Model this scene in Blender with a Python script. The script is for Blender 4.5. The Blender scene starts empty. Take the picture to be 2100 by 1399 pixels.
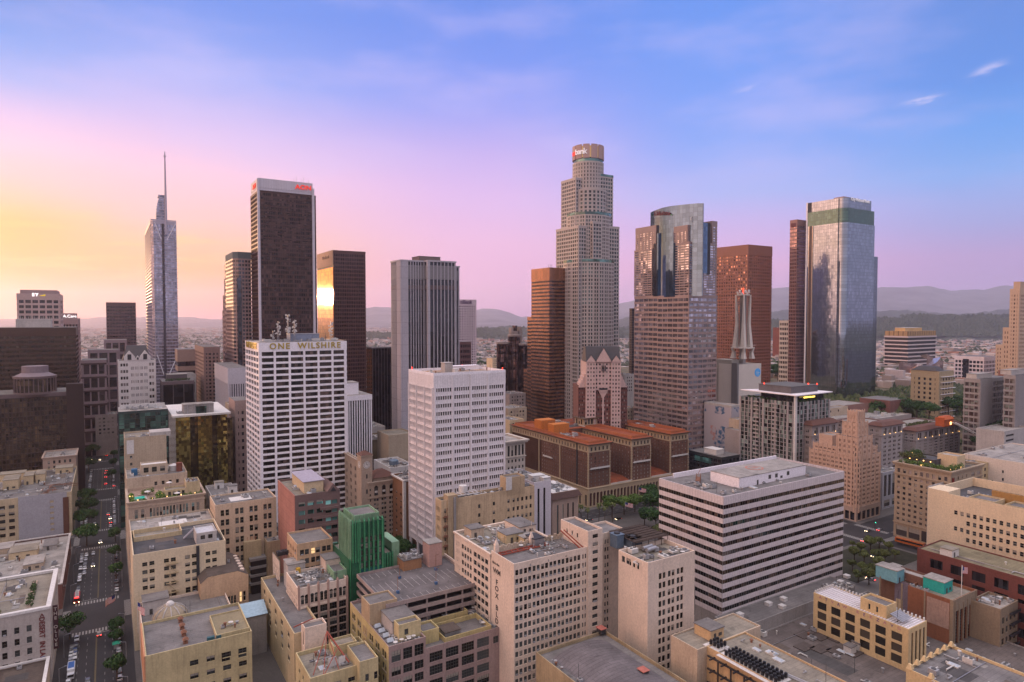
import bpy, bmesh, math, random
from mathutils import Vector, Matrix
R = math.radians
random.seed(7)
HAZE_D = 5.0e-5
S = bpy.context.scene
COL = S.collection
# ------------------------------------------------------------------ camera
CAMH = 137.0
F = 1335.0                       # focal length in pixels of the 2100 px wide photograph
PITCH = math.atan(47.5 / F)
cam = bpy.data.cameras.new('camera'); camo = bpy.data.objects.new('camera', cam); COL.objects.link(camo)
cam.sensor_width = 36.0; cam.lens = F / 2100 * 36; cam.clip_start = 1; cam.clip_end = 60000
camo.location = (0, 0, CAMH); camo.rotation_euler = (R(90) - PITCH, 0, 0)
S.camera = camo
S.view_settings.view_transform = 'Standard'; S.view_settings.look = 'None'
S.view_settings.exposure = 0.1; S.view_settings.gamma = 1.0
S.cycles.use_denoising = True
S.cycles.max_bounces = 6; S.cycles.diffuse_bounces = 3; S.cycles.glossy_bounces = 4; S.cycles.volume_bounces = 4
S.cycles.transmission_bounces = 2; S.cycles.sample_clamp_indirect = 8
S.cycles.caustics_reflective = False; S.cycles.caustics_refractive = False
S.cycles.volume_max_steps = 64
# ------------------------------------------------------------------ node helper
def lin(c):
    return tuple(((v/255)/12.92 if v/255 <= .04045 else ((v/255+.055)/1.055)**2.4) for v in c)
class NG:
    def __init__(s, tree): s.t = tree; s.t.nodes.clear()
    def n(s, typ, props=None, **ins):
        nd = s.t.nodes.new(typ)
        for k, v in (props or {}).items(): setattr(nd, k, v)
        for k, v in ins.items():
            key = int(k[1:]) if k[0] == 'i' and k[1:].isdigit() else k.replace('_', ' ')
            s.set(nd.inputs[key], v)
        return nd
    def set(s, sock, v):
        if isinstance(v, bpy.types.NodeSocket): s.t.links.new(v, sock)
        elif isinstance(v, bpy.types.Node): s.t.links.new(v.outputs[0], sock)
        else:
            if sock.type == 'RGBA' and len(v) == 3: v = (*v, 1)
            sock.default_value = v
    def m(s, op, a, b=0.0, c=0.0, clamp=False):
        nd = s.t.nodes.new('ShaderNodeMath'); nd.operation = op; nd.use_clamp = clamp
        for i, v in enumerate((a, b, c)): s.set(nd.inputs[i], v)
        return nd.outputs[0]
    def mix(s, f, a, b, mode='MIX'):
        nd = s.t.nodes.new('ShaderNodeMix'); nd.data_type = 'RGBA'; nd.blend_type = mode
        s.set(nd.inputs[0], f); s.set(nd.inputs[6], a); s.set(nd.inputs[7], b)
        return nd.outputs[2]
    def rng(s, v, a, b, c=0.0, d=1.0, smooth=False):
        nd = s.t.nodes.new('ShaderNodeMapRange'); nd.interpolation_type = 'SMOOTHSTEP' if smooth else 'LINEAR'
        for i, x in enumerate((v, a, b, c, d)): s.set(nd.inputs[i], x)
        return nd.outputs[0]
    def ramp(s, f, stops):
        nd = s.t.nodes.new('ShaderNodeValToRGB'); e = nd.color_ramp.elements
        while len(e) < len(stops): e.new(.5)
        for el, (p, c) in zip(e, stops): el.position = p; el.color = (*c, 1)
        s.set(nd.inputs[0], f); return nd.outputs[0]
# ------------------------------------------------------------------ sky
SUN_AZ, SUN_EL = R(-47.9), R(1.75)
W = bpy.data.worlds.new('World'); S.world = W; W.use_nodes = True
g = NG(W.node_tree)
sep = g.n('ShaderNodeSeparateXYZ', i0=g.n('ShaderNodeTexCoord').outputs['Generated'])
az = g.m('ARCTAN2', sep.outputs[0], sep.outputs[1]); el = g.m('ARCSINE', sep.outputs[2])
COLS = [  # (column in the picture, [(row, sRGB)...]) read off the sky of the photograph
 (0, [(0,(100,148,228)),(80,(118,162,238)),(160,(165,182,243)),(230,(222,198,238)),(290,(246,208,230)),(350,(248,206,200)),(400,(248,202,160)),(450,(248,192,105)),(560,(248,164,42)),(620,(246,148,48)),(655,(240,136,90))]),
 (350, [(0,(106,148,234)),(150,(148,172,243)),(260,(212,192,238)),(350,(248,203,224)),(450,(248,198,190)),(500,(249,194,150)),(550,(250,180,100)),(620,(246,158,105)),(655,(234,142,140))]),
 (1000,[(0,(92,138,230)),(130,(113,148,238)),(230,(150,162,242)),(320,(195,176,238)),(400,(220,186,236)),(500,(237,188,224)),(600,(238,180,214)),(655,(220,165,200))]),
 (1500,[(0,(97,147,236)),(200,(113,158,243)),(300,(130,168,245)),(400,(172,184,242)),(450,(198,182,236)),(550,(230,178,218)),(655,(196,160,206))]),
 (2080,[(0,(94,140,220)),(150,(92,146,228)),(250,(104,162,238)),(350,(124,172,238)),(450,(158,166,222)),(520,(184,158,208)),(600,(184,152,202)),(655,(158,144,204))])]
outc = None; prev = None
e01 = g.m('DIVIDE', el, 0.5, clamp=True)
for px, rows in COLS:
    d = math.hypot(F, px - 1050); st = []
    for y, c in rows: st.append((max(0, math.atan((652 - y) / d) / 0.5), lin(c)))
    st.sort(key=lambda q: q[0]); c = g.ramp(e01, st); a = math.atan((px - 1050) / F)
    outc = c if outc is None else g.mix(g.rng(az, prev, a, smooth=True), outc, c)
    prev = a
# unseen sky out of frame: brightness added as fill, softly graded round the horizon
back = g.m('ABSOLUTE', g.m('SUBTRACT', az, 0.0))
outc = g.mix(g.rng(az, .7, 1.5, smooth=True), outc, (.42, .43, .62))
outc = g.mix(g.rng(az, -1.0, -1.6, smooth=True), outc, (3.0, 1.65, 1.1))  # left side brightened beyond the frame to warm left-facing walls
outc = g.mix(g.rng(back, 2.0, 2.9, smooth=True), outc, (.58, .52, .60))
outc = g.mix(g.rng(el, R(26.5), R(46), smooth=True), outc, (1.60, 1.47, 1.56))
# glow round the setting sun, left of the frame
da = g.m('DIVIDE', g.m('SUBTRACT', az, SUN_AZ-.04), 0.15); de = g.m('DIVIDE', g.m('SUBTRACT', el, SUN_EL), 0.13)
gl = g.m('EXPONENT', g.m('MULTIPLY', g.m('ADD', g.m('POWER', da, 2.0), g.m('POWER', de, 2.0)), -1.0))
outc = g.mix(1.0, outc, g.mix(gl, (0, 0, 0), (2.2, .62, 0.04)), 'ADD')
da = g.m('DIVIDE', g.m('SUBTRACT', az, SUN_AZ), 0.022); de = g.m('DIVIDE', g.m('SUBTRACT', el, SUN_EL), 0.009)
gl = g.m('EXPONENT', g.m('MULTIPLY', g.m('ADD', g.m('POWER', da, 2.0), g.m('POWER', de, 2.0)), -1.0))
outc = g.mix(1.0, outc, g.mix(gl, (0, 0, 0), (12, 5, 1.2)), 'ADD')
# streaks of cloud
v = g.n('ShaderNodeCombineXYZ', i0=g.m('MULTIPLY', az, 9.0), i1=g.m('MULTIPLY', g.m('ADD', el, g.m('MULTIPLY', az, -0.03)), 70.0))
nz = g.n('ShaderNodeTexNoise', Vector=v, Scale=1.0, Detail=6.0, Roughness=0.6)
st = g.rng(nz.outputs[0], 0.45, 0.75, smooth=True)
lowl = g.m('MULTIPLY', g.rng(az, R(-12), R(-30), smooth=True), g.m('MULTIPLY', g.rng(el, R(1.5), R(3.5), smooth=True), g.rng(el, R(9), R(6), smooth=True)))
outc = g.mix(g.m('MULTIPLY', st, g.m('MULTIPLY', lowl, 0.55)), outc, lin((255, 214, 120)))
nz3 = g.n('ShaderNodeTexNoise', Vector=v, Scale=0.55, Detail=4.0)
outc = g.mix(g.m('MULTIPLY', g.rng(nz3.outputs[0], .5, .72, smooth=True), g.m('MULTIPLY', lowl, 0.35)), outc, lin((236, 150, 110)))
nz2 = g.n('ShaderNodeTexNoise', Vector=g.n('ShaderNodeCombineXYZ', i0=g.m('MULTIPLY', az, 2.2), i1=g.m('MULTIPLY', el, 7.0)), Scale=1.6, Detail=5.0)
outc = g.mix(g.m('MULTIPLY', g.rng(nz2.outputs[0], 0.42, 0.75, smooth=True), g.m('MULTIPLY', g.rng(el, R(5), R(14), smooth=True), 0.38)), outc, lin((214, 200, 248)))
def wisp(outc, px, py, ln, th, sl, k):
    a0 = math.atan((px - 1050) / F); e0 = math.atan((652 - py) / math.hypot(F, px - 1050))
    x = g.m('SUBTRACT', az, a0); y = g.m('SUBTRACT', g.m('SUBTRACT', el, e0), g.m('MULTIPLY', x, sl))
    wv = g.n('ShaderNodeTexNoise', Vector=g.n('ShaderNodeCombineXYZ', i0=g.m('MULTIPLY', az, 40.0), i1=g.m('MULTIPLY', el, 160.0)), Scale=1.0, Detail=5.0, Roughness=.65)
    y = g.m('ADD', y, g.m('MULTIPLY', g.m('SUBTRACT', wv.outputs[0], .5), 0.012))
    q = g.m('EXPONENT', g.m('MULTIPLY', g.m('ADD', g.m('POWER', g.m('DIVIDE', x, ln), 2.0), g.m('POWER', g.m('DIVIDE', y, th), 2.0)), -1.0))
    return g.mix(g.m('MULTIPLY', q, g.m('MULTIPLY', g.rng(wv.outputs[0], .3, .65), k)), outc, lin((236, 222, 250)))
outc = wisp(outc, 1880, 211, .017, .0032, .10, .95)
outc = wisp(outc, 2012, 148, .014, .0045, .22, .7)
outc = wisp(outc, 1525, 188, .015, .003, .2, .35)
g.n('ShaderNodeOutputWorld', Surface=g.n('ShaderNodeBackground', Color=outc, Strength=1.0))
# ------------------------------------------------------------------ sun, almost set
sl = bpy.data.lights.new('sun', 'SUN'); so = bpy.data.objects.new('sun', sl); COL.objects.link(so)
sl.energy = 3.2; sl.angle = R(1.1); sl.color = (1.0, 0.56, 0.30)
sd = Vector((math.sin(SUN_AZ)*math.cos(SUN_EL), math.cos(SUN_AZ)*math.cos(SUN_EL), math.sin(SUN_EL)))
so.rotation_euler = sd.to_track_quat('Z', 'Y').to_euler()
# ------------------------------------------------------------------ geometry of the place: street grid
TH = math.atan(828 / F)                  # the grid is turned by this angle against the line of sight
UD = Vector((-math.sin(TH), math.cos(TH), 0)); VD = Vector((math.cos(TH), math.sin(TH), 0))
CP = Vector((0, 0, CAMH)); FW = Vector((0, math.cos(PITCH), -math.sin(PITCH))); UP = Vector((0, math.sin(PITCH), math.cos(PITCH)))
def gp(U, V, z=0.0): return UD*U + VD*V + Vector((0, 0, z))
def ray(px, py): return Vector(((px-1050)/F, 0, 0)) + FW - UP*((py-699.5)/F)
def hit(px, py, U=None, V=None, Y=None, z=None):
    d = ray(px, py)
    s = U/d.dot(UD) if U is not None else V/d.dot(VD) if V is not None else Y/d.y if Y is not None else (z-CAMH)/d.z
    return CP + d*s
def reach(p, e, px):
    k = (px-1050)/F; q = p - CP
    return -(q.x - k*q.dot(FW)) / (e.x - k*e.dot(FW))
def proj(p):
    q = p - CP; w = q.dot(FW); return 1050 + F*q.x/w, 699.5 - F*q.dot(UP)/w
# ------------------------------------------------------------------ materials
MATS = {}
def coords(g, rot=True):
    tc = g.n('ShaderNodeTexCoord').outputs['Object']
    s = g.n('ShaderNodeSeparateXYZ', i0=tc)
    return tc, g.m('ADD', s.outputs[0], s.outputs[1]), s.outputs[2]
def finish(m, g, col, rough=.85, metal=0.0, nrm=None, emit=None, estr=0.0, spec=.4):
    b = g.n('ShaderNodeBsdfPrincipled', Base_Color=col, Roughness=rough, Metallic=metal)
    b.inputs['Specular IOR Level'].default_value = spec
    if nrm is not None: g.set(b.inputs['Normal'], nrm)
    if emit is not None: g.set(b.inputs['Emission Color'], emit); g.set(b.inputs['Emission Strength'], estr)
    g.n('ShaderNodeOutputMaterial', Surface=b); return m
def wall(name, c, var=.22, stain=.35, rough=.88, panel=None, jc=.55, fine=.18):
    if name in MATS: return MATS[name]
    m = MATS[name] = bpy.data.materials.new(name); m.use_nodes = True; g = NG(m.node_tree)
    tc, h, z = coords(g)
    n1 = g.n('ShaderNodeTexNoise', Vector=tc, Scale=.09, Detail=5.0, Roughness=.6).outputs[0]
    n2 = g.n('ShaderNodeTexNoise', Vector=tc, Scale=1.3, Detail=4.0, Roughness=.7).outputs[0]
    sv = g.n('ShaderNodeCombineXYZ', i0=g.m('MULTIPLY', h, 1.1), i1=g.m('MULTIPLY', z, .07))
    n3 = g.n('ShaderNodeTexNoise', Vector=sv, Scale=1.0, Detail=5.0, Roughness=.7).outputs[0]
    f = g.m('MULTIPLY', g.rng(n1, .3, .7, 1-var, 1+var*.5), g.rng(n2, .3, .7, 1-fine, 1+fine*.6))
    f = g.m('MULTIPLY', f, g.rng(n3, .48, .74, 1, 1-stain*.7))
    if panel:
        br = g.n('ShaderNodeTexBrick', {'offset': 0.0, 'squash': 1.0}, Vector=g.n('ShaderNodeCombineXYZ', i0=h, i1=z), Scale=1.0)
        br.inputs['Color1'].default_value = (1, 1, 1, 1); br.inputs['Color2'].default_value = (.93, .93, .93, 1); br.inputs['Mortar'].default_value = (jc, jc, jc, 1)
        br.inputs['Mortar Size'].default_value = panel[2]; br.inputs['Brick Width'].default_value = panel[0]; br.inputs['Row Height'].default_value = panel[1]; br.inputs['Mortar Smooth'].default_value = .2
        col = g.mix(1.0, c, br.outputs[0], 'MULTIPLY')
    else: col = g.n('ShaderNodeRGB').outputs[0]; col.default_value = (*c, 1)
    col = g.mix(1.0, col, g.n('ShaderNodeCombineXYZ', i0=f, i1=f, i2=f), 'MULTIPLY')
    bp = g.n('ShaderNodeBump', Strength=.25, Distance=.08, Height=n2)
    return finish(m, g, col, rough, 0, bp.outputs[0])
def flat(name, c, rough=.7, metal=0.0, var=.2, scale=.8, emit=None, estr=0.0, spec=.4):
    if name in MATS: return MATS[name]
    m = MATS[name] = bpy.data.materials.new(name); m.use_nodes = True; g = NG(m.node_tree)
    tc = g.n('ShaderNodeTexCoord').outputs['Object']
    n2 = g.n('ShaderNodeTexNoise', Vector=tc, Scale=scale, Detail=4.0, Roughness=.7).outputs[0]
    f = g.rng(n2, .3, .7, 1-var, 1+var*.6)
    col = g.mix(1.0, c, g.n('ShaderNodeCombineXYZ', i0=f, i1=f, i2=f), 'MULTIPLY')
    return finish(m, g, col, rough, metal, None, emit, estr, spec)
def roofm(name, c, seam=.25):
    if name in MATS: return MATS[name]
    m = MATS[name] = bpy.data.materials.new(name); m.use_nodes = True; g = NG(m.node_tree)
    tc = g.n('ShaderNodeTexCoord').outputs['Object']
    n1 = g.n('ShaderNodeTexNoise', Vector=tc, Scale=.12, Detail=6.0, Roughness=.65).outputs[0]
    n2 = g.n('ShaderNodeTexNoise', Vector=tc, Scale=2.2, Detail=4.0, Roughness=.8).outputs[0]
    vo = g.n('ShaderNodeTexVoronoi', Vector=tc, Scale=.22).outputs['Color']
    br = g.n('ShaderNodeTexBrick', {'offset': .35}, Vector=tc, Scale=1.0)
    br.inputs['Color1'].default_value = (1, 1, 1, 1); br.inputs['Color2'].default_value = (.9, .9, .9, 1); br.inputs['Mortar'].default_value = (1-seam,)*3+(1,)
    br.inputs['Mortar Size'].default_value = .1; br.inputs['Brick Width'].default_value = 9.; br.inputs['Row Height'].default_value = 1.6
    f = g.m('MULTIPLY', g.rng(n1, .32, .68, .68, 1.18), g.rng(n2, .3, .7, .8, 1.15))
    f = g.m('MULTIPLY', f, g.rng(g.n('ShaderNodeRGBToBW', i0=vo).outputs[0], 0, 1, .86, 1.08))
    pd = g.rng(g.n('ShaderNodeTexNoise', Vector=tc, Scale=.3, Detail=3.0, Distortion=.6).outputs[0], .62, .7, 1, .72)
    f = g.m('MULTIPLY', f, pd)
    col = g.mix(1.0, g.mix(1.0, c, br.outputs[0], 'MULTIPLY'), g.n('ShaderNodeCombineXYZ', i0=f, i1=f, i2=f), 'MULTIPLY')
    return finish(m, g, col, .92, 0, g.n('ShaderNodeBump', Strength=.3, Distance=.1, Height=n2).outputs[0])
def glass(name, c, cell=(3.0, 3.9), tilt=.012, var=.6, rough=.09, metal=0.35, lit=0.0, spec=.8, line=0.0, c2=None, mott=.3):
    """Glazing: every pane has its own tint and sits a hair out of true."""
    if name in MATS: return MATS[name]
    m = MATS[name] = bpy.data.materials.new(name); m.use_nodes = True; g = NG(m.node_tree)
    tc, h, z = coords(g)
    oi = g.n('ShaderNodeObjectInfo').outputs['Random']
    cu = g.m('DIVIDE', h, cell[0]); cv = g.m('DIVIDE', z, cell[1])
    cx = g.m('FLOOR', cu); cy = g.m('FLOOR', cv)
    wn = g.n('ShaderNodeTexWhiteNoise', {'noise_dimensions': '4D'}, Vector=g.n('ShaderNodeCombineXYZ', i0=cx, i1=cy), W=oi)
    w2 = g.n('ShaderNodeTexNoise', Vector=tc, Scale=.05, Detail=3.0).outputs[0]
    f = g.m('MULTIPLY', g.rng(g.m('POWER', wn.outputs[0], 2.0), 0, 1, 1-var, 1+var*1.6), g.rng(w2, .3, .7, 1-mott, 1+mott))
    col = g.mix(1.0, c if c2 is None else g.mix(wn.outputs[0], c, c2), g.n('ShaderNodeCombineXYZ', i0=f, i1=f, i2=f), 'MULTIPLY')
    if line:
        lu = g.m('LESS_THAN', g.m('FRACT', cu), line/cell[0]); lv = g.m('LESS_THAN', g.m('FRACT', cv), line/cell[1])
        ln = g.m('MAXIMUM', lu, lv); col = g.mix(g.m('MULTIPLY', ln, .75), col, (.03, .03, .035))
    nv = g.n('ShaderNodeVectorMath', {'operation': 'SCALE'}, i0=g.n('ShaderNodeVectorMath', {'operation': 'SUBTRACT'}, i0=wn.outputs[1], i1=(.5, .5, .5)).outputs[0], Scale=tilt*2)
    nn = g.n('ShaderNodeVectorMath', {'operation': 'NORMALIZE'}, i0=g.n('ShaderNodeVectorMath', {'operation': 'ADD'}, i0=g.n('ShaderNodeNewGeometry').outputs['Normal'], i1=nv.outputs[0]).outputs[0])
    if lit:
        on = g.m('GREATER_THAN', wn.outputs[0], 1-lit)
        return finish(m, g, col, rough, metal, nn.outputs[0], (1.0, .62, .28), g.m('MULTIPLY', on, 1.1), spec)
    return finish(m, g, col, rough, metal, nn.outputs[0], spec=spec)
# ------------------------------------------------------------------ mesh builder
class MB:
    def __init__(s): s.v = []; s.f = []; s.mi = []
    def quad(s, a, b, c, d, m=0):
        n = len(s.v); s.v += [a, b, c, d]; s.f.append((n, n+1, n+2, n+3)); s.mi.append(m)
    def poly(s, pts, m=0):
        n = len(s.v); s.v += list(pts); s.f.append(tuple(range(n, n+len(pts)))); s.mi.append(m)
    def box(s, x0, x1, y0, y1, z0, z1, m=0, bottom=True):
        if x0 > x1: x0, x1 = x1, x0
        if y0 > y1: y0, y1 = y1, y0
        n = len(s.v)
        s.v += [(x0,y0,z0),(x1,y0,z0),(x1,y1,z0),(x0,y1,z0),(x0,y0,z1),(x1,y0,z1),(x1,y1,z1),(x0,y1,z1)]
        fs = [(0,1,5,4),(1,2,6,5),(2,3,7,6),(3,0,4,7),(4,5,6,7)] + ([(3,2,1,0)] if bottom else [])
        for q in fs: s.f.append(tuple(n+i for i in q)); s.mi.append(m)
    def prism(s, poly, z0, z1, m=0, mtop=None, top=True, bottom=False, poly2=None):
        n = len(s.v); k = len(poly); p2 = poly2 or poly
        s.v += [(x, y, z0) for x, y in poly] + [(x, y, z1) for x, y in p2]
        for i in range(k):
            j = (i+1) % k; s.f.append((n+i, n+j, n+k+j, n+k+i)); s.mi.append(m)
        if top: s.f.append(tuple(n+k+i for i in range(k))); s.mi.append(m if mtop is None else mtop)
        if bottom: s.f.append(tuple(n+i for i in reversed(range(k)))); s.mi.append(m)
    def cyl(s, cx, cy, r, z0, z1, n=10, m=0, r2=None, a0=0.0):
        r2 = r if r2 is None else r2
        p = [(cx+r*math.cos(a0+2*math.pi*i/n), cy+r*math.sin(a0+2*math.pi*i/n)) for i in range(n)]
        q = [(cx+r2*math.cos(a0+2*math.pi*i/n), cy+r2*math.sin(a0+2*math.pi*i/n)) for i in range(n)]
        s.prism(p, z0, z1, m, poly2=q, bottom=True)
    def tube(s, a, b, r, n=5, m=0, r2=None):
        a = Vector(a); b = Vector(b); d = (b-a).normalized(); x = d.orthogonal().normalized(); y = d.cross(x); r2 = r if r2 is None else r2
        k = len(s.v)
        for p, rr in ((a, r), (b, r2)):
            for i in range(n):
                t = 2*math.pi*i/n; s.v.append(tuple(p + x*(rr*math.cos(t)) + y*(rr*math.sin(t))))
        for i in range(n):
            j = (i+1) % n; s.f.append((k+i, k+j, k+n+j, k+n+i)); s.mi.append(m)
        s.f.append(tuple(k+n+i for i in range(n))); s.mi.append(m)
        s.f.append(tuple(k+i for i in reversed(range(n)))); s.mi.append(m)
    def dome(s, cx, cy, z, r, h, n=12, rings=4, m=0):
        pts = [[(cx+r*math.cos(t)*math.cos(2*math.pi*i/n), cy+r*math.cos(t)*math.sin(2*math.pi*i/n), z+h*math.sin(t)) for i in range(n)] for t in [j*math.pi/2/rings for j in range(rings)]]
        for a, b in zip(pts, pts[1:]):
            for i in range(n): j = (i+1) % n; s.quad(a[i], a[j], b[j], b[i], m)
        for i in range(n): s.poly([pts[-1][i], pts[-1][(i+1) % n], (cx, cy, z+h)], m)
    def mesh(s, name, mats, smooth=False):
        me = bpy.data.meshes.new(name); me.from_pydata([tuple(q) for q in s.v], [], s.f)
        for m in mats: me.materials.append(m)
        if len(mats) > 1: me.polygons.foreach_set('material_index', s.mi)
        if smooth: me.polygons.foreach_set('use_smooth', [True]*len(s.f))
        me.update(); return me
    def obj(s, name, mats, parent=None, loc=None, rz=None, smooth=False):
        if not isinstance(mats, (list, tuple)): mats = [mats]
        return link(name, s.mesh(name, mats, smooth), parent, loc, rz)
def link(name, me, parent=None, loc=None, rz=None):
    o = bpy.data.objects.new(name, me); COL.objects.link(o)
    if parent is not None: o.parent = parent
    if loc is not None: o.location = loc
    if rz is not None: o.rotation_euler = (0, 0, rz)
    return o
def tag(o, label, cat=None, group=None, kind=None):
    if label: o['label'] = label
    if cat: o['category'] = cat
    if group: o['group'] = group
    if kind: o['kind'] = kind
    return o
def root(name, label, cat, loc, rz=0.0, group=None):
    o = bpy.data.objects.new(name, None); COL.objects.link(o); o.location = loc; o.rotation_euler = (0, 0, rz)
    return tag(o, label, cat, group)
def copy_tree(o, parent=None):
    c = o.copy(); COL.objects.link(c); c.parent = parent
    for ch in list(o.children): copy_tree(ch, c)
    return c
def text_mesh(s, size, ext=.25, bold=False, space=1.0):
    cu = bpy.data.curves.new('text', 'FONT'); cu.body = s; cu.size = size; cu.extrude = ext; cu.align_x = 'CENTER'; cu.align_y = 'CENTER'
    cu.offset = .02*size if bold else 0; cu.space_character = space; cu.resolution_u = 3
    o = bpy.data.objects.new('text', cu); COL.objects.link(o)
    me = bpy.data.meshes.new_from_object(o.evaluated_get(bpy.context.evaluated_depsgraph_get()))
    bpy.data.objects.remove(o); return me
def text(s, size, mat, parent, loc, rz=0.0, name='lettering', ext=.25, bold=False, label=None, rx=90, space=1.0, sx=1.0):
    me = text_mesh(s, size, ext, bold, space); me.materials.clear(); me.materials.append(mat)
    o = link(name, me, parent, loc); o.rotation_euler = (R(rx), 0, rz); o.scale = (sx, 1, 1)
    if label: o['label'] = label
    return o
# ------------------------------------------------------------------ a city lot seen from the camera
class Lot:
    """Near roof corner (x0,y0) in the photograph gives direction; U, V, Y or z gives the distance. Local x runs along
    the street grid's V axis (front face), local y along U (side face)."""
    def __init__(s, x0, y0, xl=None, xr=None, left=False, W=None, L=None, **k):
        p = hit(x0, y0, **k); s.H = p.z; s.left = left
        if left: s.W = W or -reach(p, -VD, xl)*-1; s.L = L or reach(p, UD, xr); o = p - VD*s.W
        else: s.W = W or reach(p, VD, xr); s.L = L or reach(p, UD, xl); o = p
        s.o = Vector((o.x, o.y, 0)); s.near = p; s.x0 = s.W if left else 0.0
    def P(s, x, y, z=0): return s.o + VD*x + UD*y + Vector((0, 0, z))
    def fx(s, px, y=0.0): return reach(s.P(0, y, s.H), VD, px)
    def sy(s, px, x=None): return reach(s.P(s.x0 if x is None else x, 0, s.H), UD, px)
    def z(s, py, x=None, y=0.0):
        q = s.P(s.x0 if x is None else x, y); a = q - CP
        # height at which the point projects to row py
        k = (699.5-py)/F; return -(a.dot(UP) - k*a.dot(FW)) / (UP.z - k*FW.z)
    def root(s, name, label, cat='building', group=None): s.r = root(name, label, cat, s.o, TH, group); return s.r
# ------------------------------------------------------------------ window meshes
WIN = {}
FR = None
def win_mb(w, h, kind, var, mb=None, T=None):
    """pane in the local xz plane, outside is -y; origin bottom left"""
    mb = mb or MB(); n0 = len(mb.v); t = .09
    mb.quad((0, 0, 0), (w, 0, 0), (w, 0, h), (0, 0, h), 0)
    if var == 1: mb.box(t, w-t, -.03, -.01, h*.55, h-t, 2)
    if var == 2: mb.box(t, w-t, -.03, -.01, h*.2, h-t, 2)
    if var == 3: mb.box(w*.2, w*.85, -.45, -.02, .05, .55, 3)
    if kind == 'sash':
        mb.box(0, w, -.06, -.0, h*.47, h*.53, 1); mb.box(0, t, -.08, 0, 0, h, 1); mb.box(w-t, w, -.08, 0, 0, h, 1); mb.box(0, w, -.081, 0, h-t, h, 1)
    elif kind == 'grid':
        k = max(2, round(w/1.1)); r = max(2, round(h/1.2))
        for i in range(1, k): mb.box(w*i/k-.05, w*i/k+.05, -.06, 0, 0, h, 1)
        for i in range(1, r): mb.box(0, w, -.065, 0, h*i/r-.05, h*i/r+.05, 1)
    elif kind == 'plain': mb.box(0, t, -.05, 0, 0, h, 1); mb.box(w-t, w, -.05, 0, 0, h, 1)
    if kind in ('sash', 'grid'): mb.box(-.12, w+.12, -.42, .0, -.16, -.01, 4)
    if T:
        for i in range(n0, len(mb.v)): x, y, z = mb.v[i]; mb.v[i] = T(x, y, z)
    return mb
G_DARK = None
def win_mats(gm, fm, sill): return [gm, fm, flat('blind', (.30, .27, .23), .9), flat('ac_metal', (.30, .30, .31), .6), sill]
def rects(*grp):
    """(a0,a1,n, z0,z1,m, fw,fh[,pair]) -> window rectangles"""
    out = []
    for q in grp:
        a0, a1, n, z0, z1, m, fw, fh = q[:8]; pair = q[8] if len(q) > 8 else 1; gap = q[9] if len(q) > 9 else .35
        ca, cz = (a1-a0)/n, (z1-z0)/m
        for i in range(n):
            for j in range(m):
                w = ca*fw; xa = a0 + ca*i + (ca-w)/2; h = cz*fh; za = z0 + cz*j + (cz-h)/2
                pw = (w - gap*(pair-1))/pair
                for k in range(pair): out.append((xa + k*(pw+gap), xa + k*(pw+gap)+pw, za, za+h))
    return out
def face(mb, o, ex, n, w, z0, z1, rc, depth=.3, m=0, mr=None):
    """wall sheet with recessed openings; o start point, ex unit along, n outward normal (2-D)"""
    mr = m if mr is None else mr
    rc = [(max(.05, a), min(w-.05, b), max(z0+.02, c), min(z1-.02, d)) for a, b, c, d in rc if b > .1 and a < w-.1 and d > z0+.1 and c < z1-.1]
    xs = sorted({0.0, w, *[round(q[0], 3) for q in rc], *[round(q[1], 3) for q in rc]}); zs = sorted({z0, z1, *[round(q[2], 3) for q in rc], *[round(q[3], 3) for q in rc]})
    P = lambda a, z, d=0.0: (o[0]+ex[0]*a-n[0]*d, o[1]+ex[1]*a-n[1]*d, z)
    flip = (ex[0]*n[1]-ex[1]*n[0]) > 0
    Q = (lambda a, b, c, d, mm: mb.quad(d, c, b, a, mm)) if flip else mb.quad
    # merge cells along x per row
    for zi in range(len(zs)-1):
        za, zb = zs[zi], zs[zi+1]; zm = (za+zb)/2; row = [q for q in rc if q[2] < zm < q[3]]
        run = None
        for xi in range(len(xs)-1):
            xm = (xs[xi]+xs[xi+1])/2; hole = any(q[0] < xm < q[1] for q in row)
            if not hole and run is None: run = xs[xi]
            if hole and run is not None: Q(P(run, za), P(xs[xi], za), P(xs[xi], zb), P(run, zb), m); run = None
        if run is not None: Q(P(run, za), P(w, za), P(w, zb), P(run, zb), m)
    for a, b, c, d in rc:
        Q(P(a, c), P(a, c, depth), P(a, d, depth), P(a, d), mr); Q(P(b, c, depth), P(b, c), P(b, d), P(b, d, depth), mr)
        Q(P(a, c), P(b, c), P(b, c, depth), P(a, c, depth), mr); Q(P(a, d, depth), P(b, d, depth), P(b, d), P(a, d), mr)
    return rc
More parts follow.
